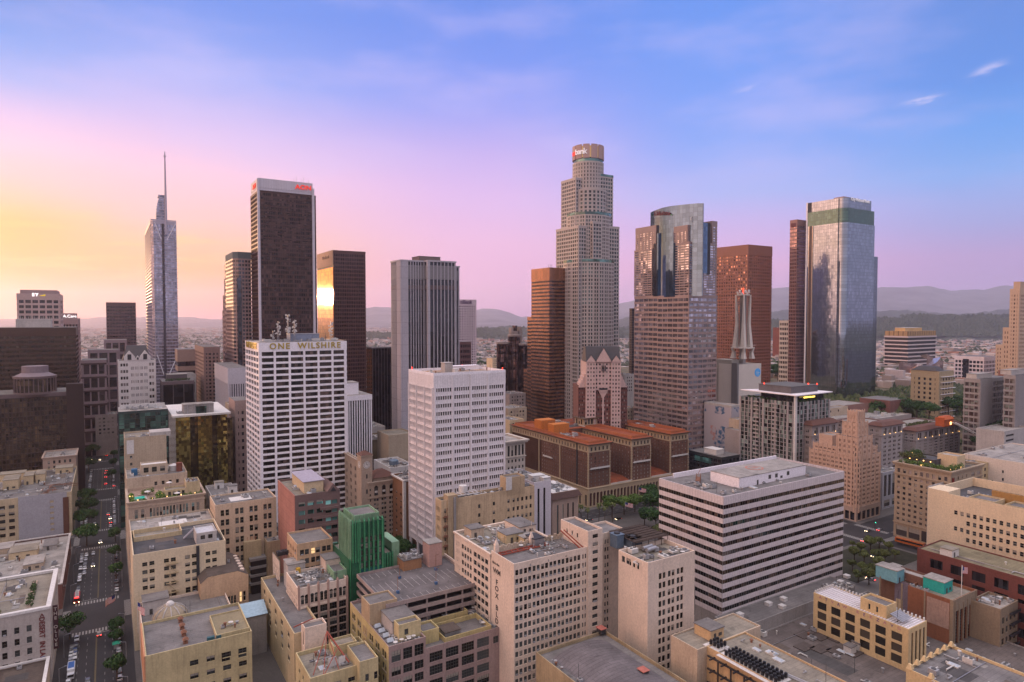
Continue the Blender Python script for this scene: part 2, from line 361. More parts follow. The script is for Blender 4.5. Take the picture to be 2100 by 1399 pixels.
def place_windows(rt, faces, mats, kind='sash', depth=.3, limit=100, ac=.1, name='window'):
    """faces: list of (o, ex, n, rects); the windows that show largest are parts of their own, the rest one stuff part"""
    al = []
    for o, ex, n, rc in faces:
        for q in rc: al.append((o, ex, n, q))
    al.sort(key=lambda t: (-t[3][2], t[3][0]))
    rest = MB(); rnd = random.Random(len(al)*7+3)
    for i, (o, ex, n, (a, b, c, d)) in enumerate(al):
        w, h = round(b-a, 2), round(d-c, 2); r = rnd.random()
        var = 3 if r < ac and kind == 'sash' else 1 if r < ac+.13 else 2 if r < ac+.17 else 0
        if kind == 'plain' and var == 3 or kind == 'none': var = 0
        # local frame of a window: outside is -y; rotate so that -y = n
        ang = math.atan2(n[0], -n[1]); ca, sa = math.cos(ang), math.sin(ang)
        dirx = (ca, sa); bx = a if (ex[0]*dirx[0]+ex[1]*dirx[1]) > 0 else b
        X, Y = o[0]+ex[0]*bx-n[0]*(depth-.01), o[1]+ex[1]*bx-n[1]*(depth-.01)
        if i < limit:
            key = (w, h, kind, var, tuple(m.name for m in mats))
            if key not in WIN: WIN[key] = win_mb(w, h, kind, var).mesh(name, mats)
            link(name, WIN[key], rt, (X, Y, c), ang)
        else: win_mb(w, h, kind, var, rest, lambda x, y, z: (X+ca*x-sa*y, Y+sa*x+ca*y, c+z))
    if rest.v: tag(rest.obj('windows', mats, rt), None, kind='stuff')
# ------------------------------------------------------------------ roof clutter
def clutter(rt, x0, x1, y0, y1, z, n, seed, big=1.0, mats=None):
    rnd = random.Random(seed); n = int(n*1.5) if n > 3 else n
    if (x1-x0) > 8 and (y1-y0) > 8:
        for k in range(min(7, 2+n//5)):
            w, l = rnd.uniform(1.5, (x1-x0)*.3), rnd.uniform(1.5, (y1-y0)*.3); x, y = rnd.uniform(x0, x1-w), rnd.uniform(y0, y1-l); mb = MB(); mb.box(0, w, 0, l, -.05, .01+.004*k)
            mb.obj('roof_patch', rnd.choice([roofm('patch_dark', (.09, .085, .085)), roofm('patch_pale', (.34, .32, .30)), roofm('patch_brown', (.15, .12, .10))]), rt, (x, y, z))
        mb = MB(); yy = rnd.uniform(y0, y1); xx = rnd.uniform(x0, x1); mb.tube((x0, yy, z+.25), (x1, yy, z+.25), .12, 5); mb.tube((xx, yy, z+.25), (xx, y1, z+.25), .1, 5); mb.obj('pipe_run', metal, rt)
    A = flat('unit_grey', (.33, .33, .34), .6, .2); B = flat('unit_pale', (.55, .53, .5), .7); D = flat('unit_dark', (.08, .08, .085), .7); Rr = flat('rust', (.22, .1, .06), .85)
    for i in range(n):
        x = rnd.uniform(x0, x1); y = rnd.uniform(y0, y1); t = rnd.random(); mb = MB()
        if t < .34:
            w, l, h = rnd.uniform(1.2, 2.8)*big, rnd.uniform(1.2, 3.4)*big, rnd.uniform(.9, 2.0)*big
            mb.box(-w/2, w/2, -l/2, l/2, .25, h, 0)
            for sx in (-1, 1): mb.box(sx*w*.4-.08, sx*w*.4+.08, -l*.45, l*.45, 0, .25, 1, )
            k = max(1, int(l/1.4))
            for j in range(k): mb.cyl(0, -l/2+l*(j+.5)/k, min(w, l/k)*.36, h, h+.18, 10, 1)
            mb.obj('ac_unit', [rnd.choice([A, B, A]), D], rt, (x, y, z), rnd.choice([0, math.pi/2]))
        elif t < .58:
            r = rnd.uniform(.18, .4); h = rnd.uniform(.6, 1.6); mb.cyl(0, 0, r, 0, h, 8); mb.cyl(0, 0, r*1.6, h, h+.3, 8)
            mb.obj('vent', [rnd.choice([A, B, Rr])], rt, (x, y, z))
        elif t < .74:
            l = rnd.uniform(3, 9)*big; pts = [(0, 0, .5), (l*.6, 0, .5), (l*.6, l*.3, .5)]
            for a, b in zip(pts, pts[1:]): mb.tube(a, b, .22*big, 6)
            for p in pts: mb.tube((p[0], p[1], 0), (p[0], p[1], .62), .1, 4)
            mb.obj('duct', [rnd.choice([A, B])], rt, (x, y, z), rnd.choice([0, math.pi/2, math.pi, -math.pi/2]))
        elif t < .86:
            w = rnd.uniform(1.2, 2.2); mb.box(-w/2, w/2, -w*.8, w*.8, 0, .4, 0); mb.prism([(-w*.45, -w*.7), (w*.45, -w*.7), (w*.45, w*.7), (-w*.45, w*.7)], .4, .75, 1, poly2=[(-w*.1, -w*.5), (w*.1, -w*.5), (w*.1, w*.5), (-w*.1, w*.5)])
            mb.obj('skylight', [B, flat('skylight_glass', (.4, .45, .5), .2)], rt, (x, y, z))
        elif t < .94:
            mb.tube((0, 0, 0), (0, 0, rnd.uniform(3, 6)), .08, 4); mb.tube((-.8, 0, 2.6), (.8, 0, 2.6), .05, 4); mb.obj('antenna', [D], rt, (x, y, z))
        else:
            mb.tube((0, 0, 0), (0, 0, 1), .07, 4); mb.cyl(0, 0, .1, 1, 1.5, 12, r2=.9); mb.obj('satellite_dish', [B], rt, (x, y, z))
def hut(rt, x0, x1, y0, y1, z0, z1, wm, rm, door=True, name='penthouse', lip=.25):
    mb = MB(); mb.box(x0, x1, y0, y1, z0, z1-.3, 0, False); mb.box(x0-lip, x1+lip, y0-lip, y1+lip, z1-.3, z1, 1)
    o = mb.obj(name, [wm, rm], rt)
    if door:
        d = MB(); w = (x1-x0); d.box(x0+w*.25, x0+w*.25+1.1, y0-.06, y0+.05, z0+.05, z0+2.2); d.obj('door', flat('door_dark', (.06, .055, .05), .6), o)
        if w > 6: d = MB(); d.box(x0+w*.6, x0+w*.6+1.6, y0-.05, y0+.05, z0+.9, z0+2.0); d.obj('louvre', flat('door_dark', (.06, .055, .05), .6), o)
    return o
# ------------------------------------------------------------------ masonry building with punched windows
def masonry(L, name, label, wm, rm, fg=(), sg=(), kind='sash', H=None, zb=0.0, par=1.1, depth=.3, gm=None, fm=None, cornice=None, corn_m=None, limit=100, ac=.1,
            group=None, belts=(), base=None, cl=0, seed=1, wm2=None, make_root=True, x0=0.0, y0=0.0, W_=None, L_=None, cat='building', sm=None):
    W_ = W_ or L.W; L_ = L_ or L.L; H = H or L.H
    rt = L.root(name, label, cat, group) if make_root else L.r
    gm = gm or GL['win']; fm = fm or flat('frame_dark', (.07, .07, .065), .6); sill = sm or wm
    mb = MB(); x1, y1 = x0+W_, y0+L_; t = .35; zr = H-par
    fr = face(mb, (x0, y0), (1, 0), (0, -1), W_, zb, H, rects(*fg), depth)
    if L.left: sr = face(mb, (x1, y0), (0, 1), (1, 0), L_, zb, H, rects(*sg), depth); mb.quad((x0,y1,zb),(x0,y0,zb),(x0,y0,H),(x0,y1,H))
    else: sr = face(mb, (x0, y0), (0, 1), (-1, 0), L_, zb, H, rects(*sg), depth, 1 if wm2 else 0); mb.quad((x1,y0,zb),(x1,y1,zb),(x1,y1,H),(x1,y0,H))
    mb.quad((x1,y1,zb),(x0,y1,zb),(x0,y1,H),(x1,y1,H))
    o4 = [(x0,y0),(x1,y0),(x1,y1),(x0,y1)]; i4 = [(x0+t,y0+t),(x1-t,y0+t),(x1-t,y1-t),(x0+t,y1-t)]
    for k in range(4):
        j = (k+1) % 4
        mb.quad((*o4[k],H),(*o4[j],H),(*i4[j],H),(*i4[k],H)); mb.quad((*i4[j],zr),(*i4[k],zr),(*i4[k],H),(*i4[j],H))
    w = mb.obj('wall', [wm, wm2 or wm], rt)
    mb = MB(); mb.poly([(*q, zr) for q in i4]); mb.obj('roof', [rm], rt)
    sf = ((x1, y0), (0, 1), (1, 0), sr) if L.left else ((x0, y0), (0, 1), (-1, 0), sr)
    place_windows(rt, [((x0, y0), (1, 0), (0, -1), fr), sf], win_mats(gm, fm, sill), kind, depth, limit, ac)
    for z, hgt, pr in list(belts):
        mb = MB(); ring(mb, x0, x1, y0, y1, z, hgt, pr); mb.obj('belt_course', [corn_m or wm], rt)
    if cornice:
        mb = MB(); ring(mb, x0, x1, y0, y1, H-cornice[0], cornice[0]*.6, cornice[1]*.6); ring(mb, x0, x1, y0, y1, H-cornice[0]*.4, cornice[0]*.4+.05, cornice[1])
        mb.obj('cornice', [corn_m or wm], rt)
    if cl: clutter(rt, x0+1.5, x1-1.5, y0+1.5, y1-1.5, zr, cl, seed)
    return rt
def ring(mb, x0, x1, y0, y1, z, h, p, m=0, i=.12):
    mb.box(x0-p, x1+p, y0-p, y0+i, z, z+h, m); mb.box(x0-p, x1+p, y1-i, y1+p, z, z+h, m)
    mb.box(x0-p, x0+i, y0+i, y1-i, z, z+h, m); mb.box(x1-i, x1+p, y0+i, y1-i, z, z+h, m)
# ------------------------------------------------------------------ framed curtain-wall tower on any outline
def offset(poly, d):
    n = len(poly); out = []
    for i in range(n):
        p0, p1, p2 = Vector(poly[i-1]), Vector(poly[i]), Vector(poly[(i+1) % n])
        a = (p1-p0).normalized(); b = (p2-p1).normalized(); na = Vector((a.y, -a.x)); nb = Vector((b.y, -b.x)); m = na+nb
        m = m / max(.3, m.dot(na)) if m.length > 1e-4 else na
        out.append(tuple(p1 + m*d))
    return out
def tower(rt, poly, z0, z1, floors, bay, gm, sm, slab=.3, pier=.5, proud=.3, pproud=None, top=0.0, rm=None, name='storey', core=True, pm=None, corner=True, topm=None, faces=None, at_top=True):
    """glass core + one framed ring per storey (shared mesh, one part per storey); poly is counter-clockwise"""
    zt = z1-top; h = (zt-z0)/floors; pp = proud*.8 if pproud is None else pproud; sh = h*slab
    if core:
        mb = MB(); mb.prism(poly, z0, z1-.3, 0); mb.obj('curtain_wall', [gm], rt)
    mb = MB(); po = offset(poly, proud)
    if slab > 0: mb.prism(po, h-sh if at_top else 0, h if at_top else sh, 0, bottom=True)
    if pier > 0:
        for i in range(len(poly)):
            if faces is not None and i not in faces: continue
            a = Vector(poly[i]); b = Vector(poly[(i+1) % len(poly)]); d = b-a; l = d.length
            if l < .8: continue
            n = max(1, round(l/bay)) if not isinstance(bay, dict) else bay.get(i, 1); e = d/l; nv = Vector((e.y, -e.x))
            for k in range(n+1):
                if (k == n or k == 0) and not corner: continue
                c = a + e*min(max(l*k/n, pier/2), l-pier/2); w = pier/2
                q = [c-e*w-nv*.1, c-e*w+nv*pp, c+e*w+nv*pp, c+e*w-nv*.1]
                q = [tuple(t) for t in q][::-1]
                mb.prism([(x, y) for x, y in q][::-1], 0 if at_top else sh*.99, h-sh+.02 if at_top else h, 1, top=False)
    me = mb.mesh(name, [sm, pm or sm])
    for k in range(floors): link(name, me, rt, (0, 0, z0+h*k))
    if top > 0:
        mb = MB(); mb.prism(offset(poly, proud+.01), zt, z1, 0, mtop=1); mb.obj('crown_band', [topm or sm, rm or sm], rt)
    else:
        mb = MB(); mb.prism(offset(poly, proud+.01), z1-.3, z1+.4, 0, mtop=1); mb.obj('roof', [sm, rm or sm], rt)
def rect(W_, L_, x=0.0, y=0.0): return [(x, y), (x+W_, y), (x+W_, y+L_), (x, y+L_)]
GL = {}
GL['win'] = glass('window_glass', (.010, .012, .014), (50, 50), .02, .8, .12, 0.0, spec=.5, c2=(.035, .04, .04), lit=.004)
GL['dark'] = glass('dark_glass', (.02, .02, .024), (1.5, 3.9), .004, .7, .12, .0, spec=.5)
# ------------------------------------------------------------------ colours of the place
cream = wall('stucco_cream', (.55, .44, .27)); pink = wall('stucco_pink', (.70, .57, .47), .14, .2); beige = wall('stucco_beige', (.50, .40, .30))
tan = wall('stucco_tan', (.60, .47, .30), .1, .15); yellow = wall('stucco_yellow', (.52, .43, .24), .25, .4); ochre = wall('brick_ochre', (.44, .33, .21), .25, .5)
white = wall('paint_white', (.62, .60, .58), .1, .15); palegrey = wall('concrete_pale', (.46, .43, .41)); grey = wall('concrete_grey', (.30, .28, .27))
brick = wall('brick_brown', (.17, .085, .06), .15, .2, panel=(2.2, 3.3, .05), jc=.8); redbrick = wall('brick_red', (.20, .065, .045), .2, .3); stone = wall('stone_warm', (.42, .31, .25), .12, .25)
darkbr = wall('granite_dark', (.055, .035, .03), .1, .1, .5)
rgrey = roofm('roof_grey', (0.187, 0.176, 0.172)); rdark = roofm('roof_dark', (0.078, 0.078, 0.086)); rpale = roofm('roof_pale', (0.328, 0.304, 0.281)); rbeige = roofm('roof_beige', (0.265, 0.234, 0.187)); rbrown = roofm('roof_brown', (0.101, 0.078, 0.066)); rred = roofm('roof_red', (0.281, 0.070, 0.027))
metal = flat('steel', (.35, .35, .37), .4, .6); dark = flat('dark_paint', (.03, .03, .035), .6); rust = flat('rust', (.22, .1, .06), .85); bluish = flat('unit_blue', (.12, .17, .23), .5, .3)
def loc(L, px, py, z): q = hit(px, py, z=z) - L.o; return q.dot(VD), q.dot(UD)
def Fg(L, a, b, n, yt, yb, m, fw, fh, pair=1, gap=.35): return (L.fx(a), L.fx(b), n, L.z(yb, L.x0), L.z(yt, L.x0), m, fw, fh, pair, gap)
def Sg(L, a, b, n, yt, yb, m, fw, fh, pair=1, gap=.35):
    s = sorted((L.sy(a), L.sy(b))); return (s[0], s[1], n, L.z(yb, L.x0), L.z(yt, L.x0), m, fw, fh, pair, gap)
class UV(Lot):
    def __init__(s, U0, U1, V0, V1, H, left=False):
        s.o = gp(U0, V0); s.W = V1-V0; s.L = U1-U0; s.H = H; s.left = left; s.x0 = s.W if left else 0.0
def mbox(rt, name, mat, x0, x1, y0, y1, z0, z1):
    mb = MB(); mb.box(x0, x1, y0, y1, z0, z1); return mb.obj(name, mat, rt)
# ================================================================== foreground, right of the avenue
# tall pink hotel block with painted lettering
FX = Lot(1053.9, 1157, xl=1007.5, xr=1204, Y=228); L = FX
rt = masonry(L, 'apartment_block', 'tall pink stucco block with painted vertical letters down its blank left wall', pink, rgrey,
    [Fg(L, 1055.3, 1191.5, 8, 1167, 1390+57, 15, .84, .62, 2, .42), Fg(L, 1192.7, 1204, 1, 1167, 1447, 15, .7, .55, 2, .5), (3, 27, 3, L.H-2.4, L.H-1.0, 1, .06, .6)], [], ac=.3, cl=0, limit=100)
lm = flat('sign_black', (.05, .045, .045), .8)
for s, yy, sz in (('WM', 1173, 2.6), ('F', 1195, 2.7), ('O', 1208, 2.7), ('X', 1223, 2.7), ('B', 1247, 2.7), ('L', 1261, 2.7), ('D', 1274.5, 2.7), ('G', 1289, 2.7)):
    y = L.sy(1019); text(s, sz, lm, rt, (-.06, y, L.z(yy, 0, y)), -math.pi/2, 'painted_letter', .04, True, sx=1.15)
text('this is the', 1.3, lm, rt, (-.06, L.sy(1017), L.z(1156, 0, L.sy(1017))), -math.pi/2, 'painted_letter', .04, True)
mb = MB(); mb.cyl(0, 0, 2.0, 0, .08, 20); o = mb.obj('painted_emblem', [lm], rt, (-.0, L.sy(1018), L.z(1310, 0, L.sy(1018)))); o.rotation_euler = (0, -math.pi/2, 0)
mb = MB(); o2 = text('608', 1.9, pink, o, (0, 0, .1), 0, 'emblem_digits', .03, True, rx=0); o2.rotation_euler = (0, 0, -math.pi/2)
zr = L.H-1.1
mb = MB()
for x in (fx for fx in [L.fx(1062)+i*2.6 for i in range(9)]): mb.box(x-.12, x+.12, 11.2, 13.4, zr+.3, zr+.7)
mb.box(L.fx(1062)-.3, L.fx(1062)+21.3, 11.1, 11.4, zr+.3, zr+.8); mb.box(L.fx(1062)-.3, L.fx(1062)+21.3, 13.2, 13.5, zr+.3, zr+.8); mb.obj('steel_frame', flat('red_steel', (.28, .06, .035), .7), rt)
for x, w in ((L.fx(1062), 1.6), (L.fx(1136), 1.6)):
    mb = MB(); mb.box(x-w/2, x+w/2, L.L-1.6, L.L-.3, zr, zr+3.2); mb.prism([(x-w/2, L.L-1.6), (x+w/2, L.L-1.6), (x+w/2, L.L-.3), (x-w/2, L.L-.3)], zr+3.2, zr+5.4, poly2=[(x-.1, L.L-1), (x+.1, L.L-1), (x+.1, L.L-.9), (x-.1, L.L-.9)]); mb.tube((x, L.L-1, zr+5), (x, L.L-1, zr+10), .07, 4); mb.obj('chimney', pink, rt)
mb = MB(); rnd = random.Random(5)
for i in range(26): x = 3+i*1.35; mb.box(x, x+1.1, L.L-.5, L.L-.1, zr, zr+1.9+.5*(i % 2)); 
mb.obj('battlement', beige, rt)
hut(rt, L.fx(1136), L.fx(1156), 13, 19, zr, zr+3.2, metal, dark, False, 'machinery_unit'); clutter(rt, 12, L.W-2, 2, 16, zr, 16, 11, .7)
tx0, tx1 = L.fx(1204.2), L.fx(1234); zt = L.z(1089, tx0)
def sub(rt, wm, rm, x0, x1, y0, y1, z0, z1, fr=(), sr=(), kind='sash', gm=None, fm=None, par=.8, name='wing', limit=60, left=False, depth=.3):
    h = root(name, None, None, (0, 0, 0)); h.parent = rt
    mb = MB(); f = face(mb, (x0, y0), (1, 0), (0, -1), x1-x0, z0, z1, rects(*fr), depth)
    if left: s_ = face(mb, (x1, y0), (0, 1), (1, 0), y1-y0, z0, z1, rects(*sr), depth); mb.quad((x0,y1,z0),(x0,y0,z0),(x0,y0,z1),(x0,y1,z1))
    else: s_ = face(mb, (x0, y0), (0, 1), (-1, 0), y1-y0, z0, z1, rects(*sr), depth); mb.quad((x1,y0,z0),(x1,y1,z0),(x1,y1,z1),(x1,y0,z1))
    mb.quad((x1,y1,z0),(x0,y1,z0),(x0,y1,z1),(x1,y1,z1)); t = .3; zr = z1-par
    o4 = [(x0,y0),(x1,y0),(x1,y1),(x0,y1)]; i4 = [(x0+t,y0+t),(x1-t,y0+t),(x1-t,y1-t),(x0+t,y1-t)]
    for k in range(4):
        j = (k+1) % 4; mb.quad((*o4[k],z1),(*o4[j],z1),(*i4[j],z1),(*i4[k],z1)); mb.quad((*i4[j],zr),(*i4[k],zr),(*i4[k],z1),(*i4[j],z1))
    mb.obj('wall', wm, h); mb = MB(); mb.poly([(*q, zr) for q in i4]); mb.obj('roof', rm, h)
    place_windows(h, [((x0, y0), (1, 0), (0, -1), f), ((x1 if left else x0, y0), (0, 1), (1, 0) if left else (-1, 0), s_)], win_mats(gm or GL['win'], fm or flat('frame_dark', (.07, .07, .065), .6), wm), kind, depth, limit)
    return h
sub(rt, pink, rgrey, tx0, tx1, -.5, 17, 0, zt, [(.9, tx1-tx0-.9, 1, 2, zt-.9, 17, .5, .5)], [(5, 15, 3, zt-5, zt-2, 1, .25, .6)], name='stair_tower')
sub(rt, pink, rgrey, tx1+.01, L.fx(1268, 7)+1.5, 5, 17, 0, L.z(1098, tx1, 5), [(.6, 1.8, 1, zt-8, zt-5.5, 1, .8, .8), (5.2, 8.2, 1, 2, zt-6.5, 15, .7, .55, 2, .5)], [], name='rear_wing')
mb = MB(); mb.tube((tx0-.5, 1, zr+.2), (tx0-4.5, 9, zr+6), .25, 4); mb.tube((tx0-2, 1, zr+.2), (tx0-6, 9, zr+6), .25, 4); mb.obj('fire_stair', flat('red_steel', (.28, .06, .035), .7), rt)
# long block behind it
fv = FX.near.dot(VD)
L = Lot(1006, 1139, xl=932, V=fv-.4, z=FX.H-.8, W=FX.W-6) if False else UV(FX.near.dot(UD)+FX.L+.3, 0, fv-.3, fv+FX.W-4, FX.H-1.2)
L.L = reach(L.P(0, 0, L.H), UD, 932)
rt = masonry(L, 'office_building', 'long pale pink building with cluttered roof behind the lettered block', pink, rbeige, [],
    [(1.2, 13.5, 1, L.H-48, L.H-2.5, 14, .93, .6, 4, .6), (14.5, 23.5, 1, L.H-48, L.H-2.5, 14, .93, .6, 4, .6), (25, L.L-1.5, 1, L.H-48, L.H-2.5, 14, .9, .6, 4, .6)], limit=100, cl=26, seed=21, cornice=(1.0, .5))
hut(rt, 12, 20, 8, 15, L.H-1.1, L.H+2.6, cream, rgrey); hut(rt, 22, 30, 14, 26, L.H-1.1, L.H+2.4, pink, rgrey); hut(rt, 3, 9, L.L-9, L.L-3, L.H-1.1, L.H+2.9, beige, rgrey); hut(rt, 17, 24, 3, 7, L.H-1.1, L.H+2, cream, rpale)
# second pink block
L = Lot(1328.6, 1155, xl=1268.6, xr=1425, Y=228)
rt = masonry(L, 'apartment_block', 'pink stucco block with blank left wall and pergola roof beside the lettered block', pink, rbeige,
    [Fg(L, 1349, 1404, 3, 1180, 1468, 15, .74, .66, 2, .5)], [(L.sy(1296), L.sy(1268.6)-.5, 1, L.H-4, L.H-1.4, 1, .6, .9, 2, .8), (L.sy(1312), L.sy(1289), 1, L.H-4, L.H-1.4, 1, .9, .9, 3, 1.)], kind='plain', par=1.6, cl=12, seed=5)
mbox(rt, 'corner_pilaster', pink, -.15, .5, -.2, .5, 0, L.H+.2)
for a, b, c, d, h in ((3, 6.5, 20, 24, 5.2), (8, 13, 17, 22, 3.6)):
    o = hut(rt, a, b, c, d, L.H-1.6, L.H-1.6+h, bluish, bluish, False, 'cooling_tower'); mb = MB(); mb.cyl((a+b)/2, (c+d)/2, 1.2, L.H-1.6+h, L.H-1.1+h, 12); mb.obj('fan', dark, o)
for y in (10, 12.2):
    mb = MB(); mb.tube((9, y, L.H-.2), (14, y+.5, L.H-.2), .8, 12); mb.obj('tank', metal, rt)
mb = MB()
for i in range(5): mb.box(7+i*3.4, 10.2+i*3.4, 13.5, L.L+14, L.H+1.8, L.H+2.0)
for i in range(6): mb.tube((7+i*3.4-.1, 14, L.H-1.6), (7+i*3.4-.1, 14, L.H+1.9), .12, 4)
for i in range(7): mb.box(6.8, 24.5, 14+i*(L.L/7.2), 14.25+i*(L.L/7.2), L.H+2.0, L.H+2.25)
mb.obj('pergola', roofm('pergola_brown', (0.058, 0.039, 0.031)), rt)
mb = MB(); mb.box(0, .4, -1.3, 0, -5.5, 5.5); o = mb.obj('hanging_sign', dark, rt, (L.W+.1, 1.4, L.H-19)); text('WESTERN', 1.5, flat('sign_white', (.7, .7, .7), .6), o, (-.03, -.65, 0), -math.pi/2, 'lettering', .03).rotation_euler = (0, -math.pi/2, 0)
# striped office block
L = Lot(1483.6, 1019, xl=1352.5, xr=1731, Y=267.6); SX = L
rt = L.root('office_building', 'wide low office block ringed by pale concrete bands and dark ribbon windows', 'building')
GL['ribbon'] = glass('ribbon_glass', (.012, .018, .018), (1.5, 3.93), .006, .85, .07, .1, spec=.6, c2=(.05, .035, .028))
band = wall('concrete_band', (.60, .54, .55), .06, .1, .7, panel=(1.5, 90, .045), jc=.45)
zt = L.z(1036.5); h = 3.93
tower(rt, rect(L.W, L.L), zt-12*h, L.H-1.0, 12, 1.5, GL['ribbon'], band, .55, .07, .1, .02, top=L.H-1.0-zt, rm=rgrey, at_top=False, pm=metal)
mb = MB(); ring(mb, 0, L.W, 0, L.L, L.H-1.0, 1.0, .11, 0, .3); mb.obj('parapet', band, rt)
mbox(rt, 'base', grey, 0, L.W, 0, L.L, 0, zt-12*h-.1)
zr = L.H-1.0; a = loc(L, 1515.8, 1002, zr); bx = reach(L.P(*a, zr), VD, 1652); by = reach(L.P(*a, zr), UD, 1457)
wp = wall('paint_bright', (.80, .76, .80), .05, .06, .6)
o = hut(rt, a[0], a[0]+bx, a[1], a[1]+by, zr, zr+4.8, wp, rpale, True, 'penthouse', .1)
mb = MB(); mb.cyl(0, 0, 4.2, 0, .06, 28); o2 = mb.obj('helipad_disc', flat('pad_red', (.40, .17, .13), .9), o, (a[0]+bx*.45, a[1]+by*.55, zr+4.8)); mb = MB(); mb.cyl(0, 0, 3.3, .06, .1, 28); mb.obj('disc_centre', rpale, o2)
text('10', 3.6, flat('pad_red', (.40, .17, .13), .9), o2, (0, 0, .11), 0, 'painted_number', .02, True, rx=0)
for k in (.42, .52, .7): mbox(o, 'louvre', flat('door_dark', (.06, .055, .05), .6), a[0]+bx*k, a[0]+bx*k+1.8, a[1]-.05, a[1]+.04, zr+1.6, zr+3.4)
clutter(rt, 3, L.W-4, 3, 10, zr, 8, 31, .8); clutter(rt, 3, 12, 14, 28, zr, 7, 32, .9)
a = loc(L, 1445, 990, zr); mb = MB()
for i in range(5): mb.tube((i*1.6, 0, 0), (i*1.6+.8, 0, 3), .14, 4); mb.tube((i*1.6+.8, 0, 3), (i*1.6+1.6, 0, 0), .14, 4); mb.tube((i*1.6, 1.8, 0), (i*1.6+.8, 1.8, 3), .14, 4)
mb.box(0, 8, 0, 2, .8, 1.2); mb.tube((0, 1, 3), (8, 1, 3), .15, 4); mb.tube((7, 1, 3), (12, 0, 4.5), .12, 4); mb.obj('window_cleaning_crane', rust, rt, (a[0]-3, a[1], zr), R(40))
mb = MB(); mb.box(L.W*.1, L.W*.98, L.L-.6, L.L+.02, zr, zr+2.2); mb.obj('screen_wall', wp, rt)
# podium and low roofs in front of it
a = hit(1525, 1286, z=13.5); u, v = a.dot(UD), a.dot(VD)
LP = UV(u, SX.o.dot(UD)-.2, v-3, v+78, 13.5)
rt = masonry(LP, 'annex_building', 'low grey podium roof at the foot of the banded office block', grey, rgrey, [], [], cl=0, par=.4)
for px, py in ((1518, 1268), (1577, 1245), (1608, 1235), (1605, 1251), (1725, 1200), (1738, 1188)):
    x, y = loc(LP, px, py, 13); o = hut(rt, x, x+2.4, y, y+2.2, 13.1, 14.5, white, white, False, 'ac_unit', .1)
x, y = loc(LP, 1720, 1205, 13); clutter(rt, x-6, x+8, y-3, y+5, 13.1, 14, 77, .8)
L = UV(95, u-.1, v-1, v+88, 8.5); LPL = L
rt = masonry(L, 'low_building', 'broad brown flat roof with scattered ducts in front of the podium', grey, roofm('roof_tar', (0.148, 0.125, 0.117)), [], [], cl=46, seed=8, par=.5)
x, y = loc(L, 1745, 1345, 8); 
for dx in (0, 5.4): hut(rt, x+dx, x+dx+3.6, y, y+3, 8, 11.2, white, rgrey, False, 'stair_hut')
for i in range(8):
    x, y = loc(L, 1650+(i % 4)*34, 1312+(i//4)*26+(i % 4)*4, 8); mb = MB(); mb.box(0, 7, 0, 5, 0, .35); mb.obj('roof_hatch', roofm('roof_patch', (0.117, 0.094, 0.086)), rt, (x, y, 8))
# beige block in the corner
a = hit(1430.5, 1333, z=30); u, v = a.dot(UD), a.dot(VD)
L = UV(u, u+12, v, v+28, 30); L.L = reach(L.P(0, 0, 30), UD, 1376)
w1 = reach(L.P(0, 0, 30), VD, 1450)
rt = masonry(L, 'store_building', 'windowless beige building with rows of black roof condensers', beige, rbeige, [], [], W_=reach(L.P(0, 0, 30), VD, 1560), cl=0, par=.5)
wR = reach(L.P(0, L.L, 30), VD, 1472)
sub(rt, wall('stucco_sand', (.52, .36, .20), .15, .3), rbeige, w1, max(wR, w1+18), -46, -.01, 0, 30, name='front_wing', par=.5)
sub(rt, beige, rbeige, w1-.0+4.6, w1+14, -60, -14, 0, 28.6, name='lower_wing', par=.4)
mb = MB()
for z in (27.4, 23.2, 18.8):
    mb.box(w1-1.1, w1-.7, -24, -1, z, z+.5)
    for i in range(5): mb.box(w1-2.6, w1, -3.5-i*4.6, -3.1-i*4.6, z+.1, z+.5)
for i in range(4): mb.box(w1-1.2, w1-.8, -5.6-i*5, -5.2-i*5, 12, 27.6)
mb.obj('steel_bracing', dark, rt)
def drums(rt, L, px0, py0, n, m, z, ang=0):
    x, y = loc(L, px0, py0, z)
    mb = MB(); mb.box(-1.1, n*1.55+.2, -1.0, m*1.7, 0, .18); p = mb.obj('equipment_pad', white, rt, (x, y, z), ang)
    me = MB(); me.cyl(0, 0, .52, .45, 1.75, 10, 0); me.cyl(0, 0, .34, 1.75, 1.9, 8, 0); me.box(-.3, .3, -.3, .3, 0, .45, 1); me = me.mesh('condenser_drum', [flat('drum_black', (.012, .012, .015), .5), white])
    for i in range(n):
        for j in range(m): link('condenser_drum', me, rt, (x+math.cos(ang)*i*1.5-math.sin(ang)*(j*1.6+.1), y+math.sin(ang)*i*1.5+math.cos(ang)*(j*1.6+.1), z+.18))
drums(rt, L, 1612, 1393, 13, 4, 29.6, math.pi/2); drums(rt, L, 1487, 1327, 3, 3, 29.6, math.pi/2)
x, y = loc(L, 1457, 1316, 29.5); hut(rt, x, x+6.5, y, y+7, 29.5, 33.2, wall('stucco_sand', (.52, .36, .20), .15, .3), rgrey)
mb = MB(); mb.tube((w1+4, -4, 30.1), (w1+9, -34, 30.1), .25, 6); mb.tube((w1+3.4, -4, 30.1), (w1+8, -34, 30.1), .2, 6); mb.obj('pipe_run', metal, rt); clutter(rt, w1+12, w1+16, -40, -2, 29.5, 8, 6, .6)
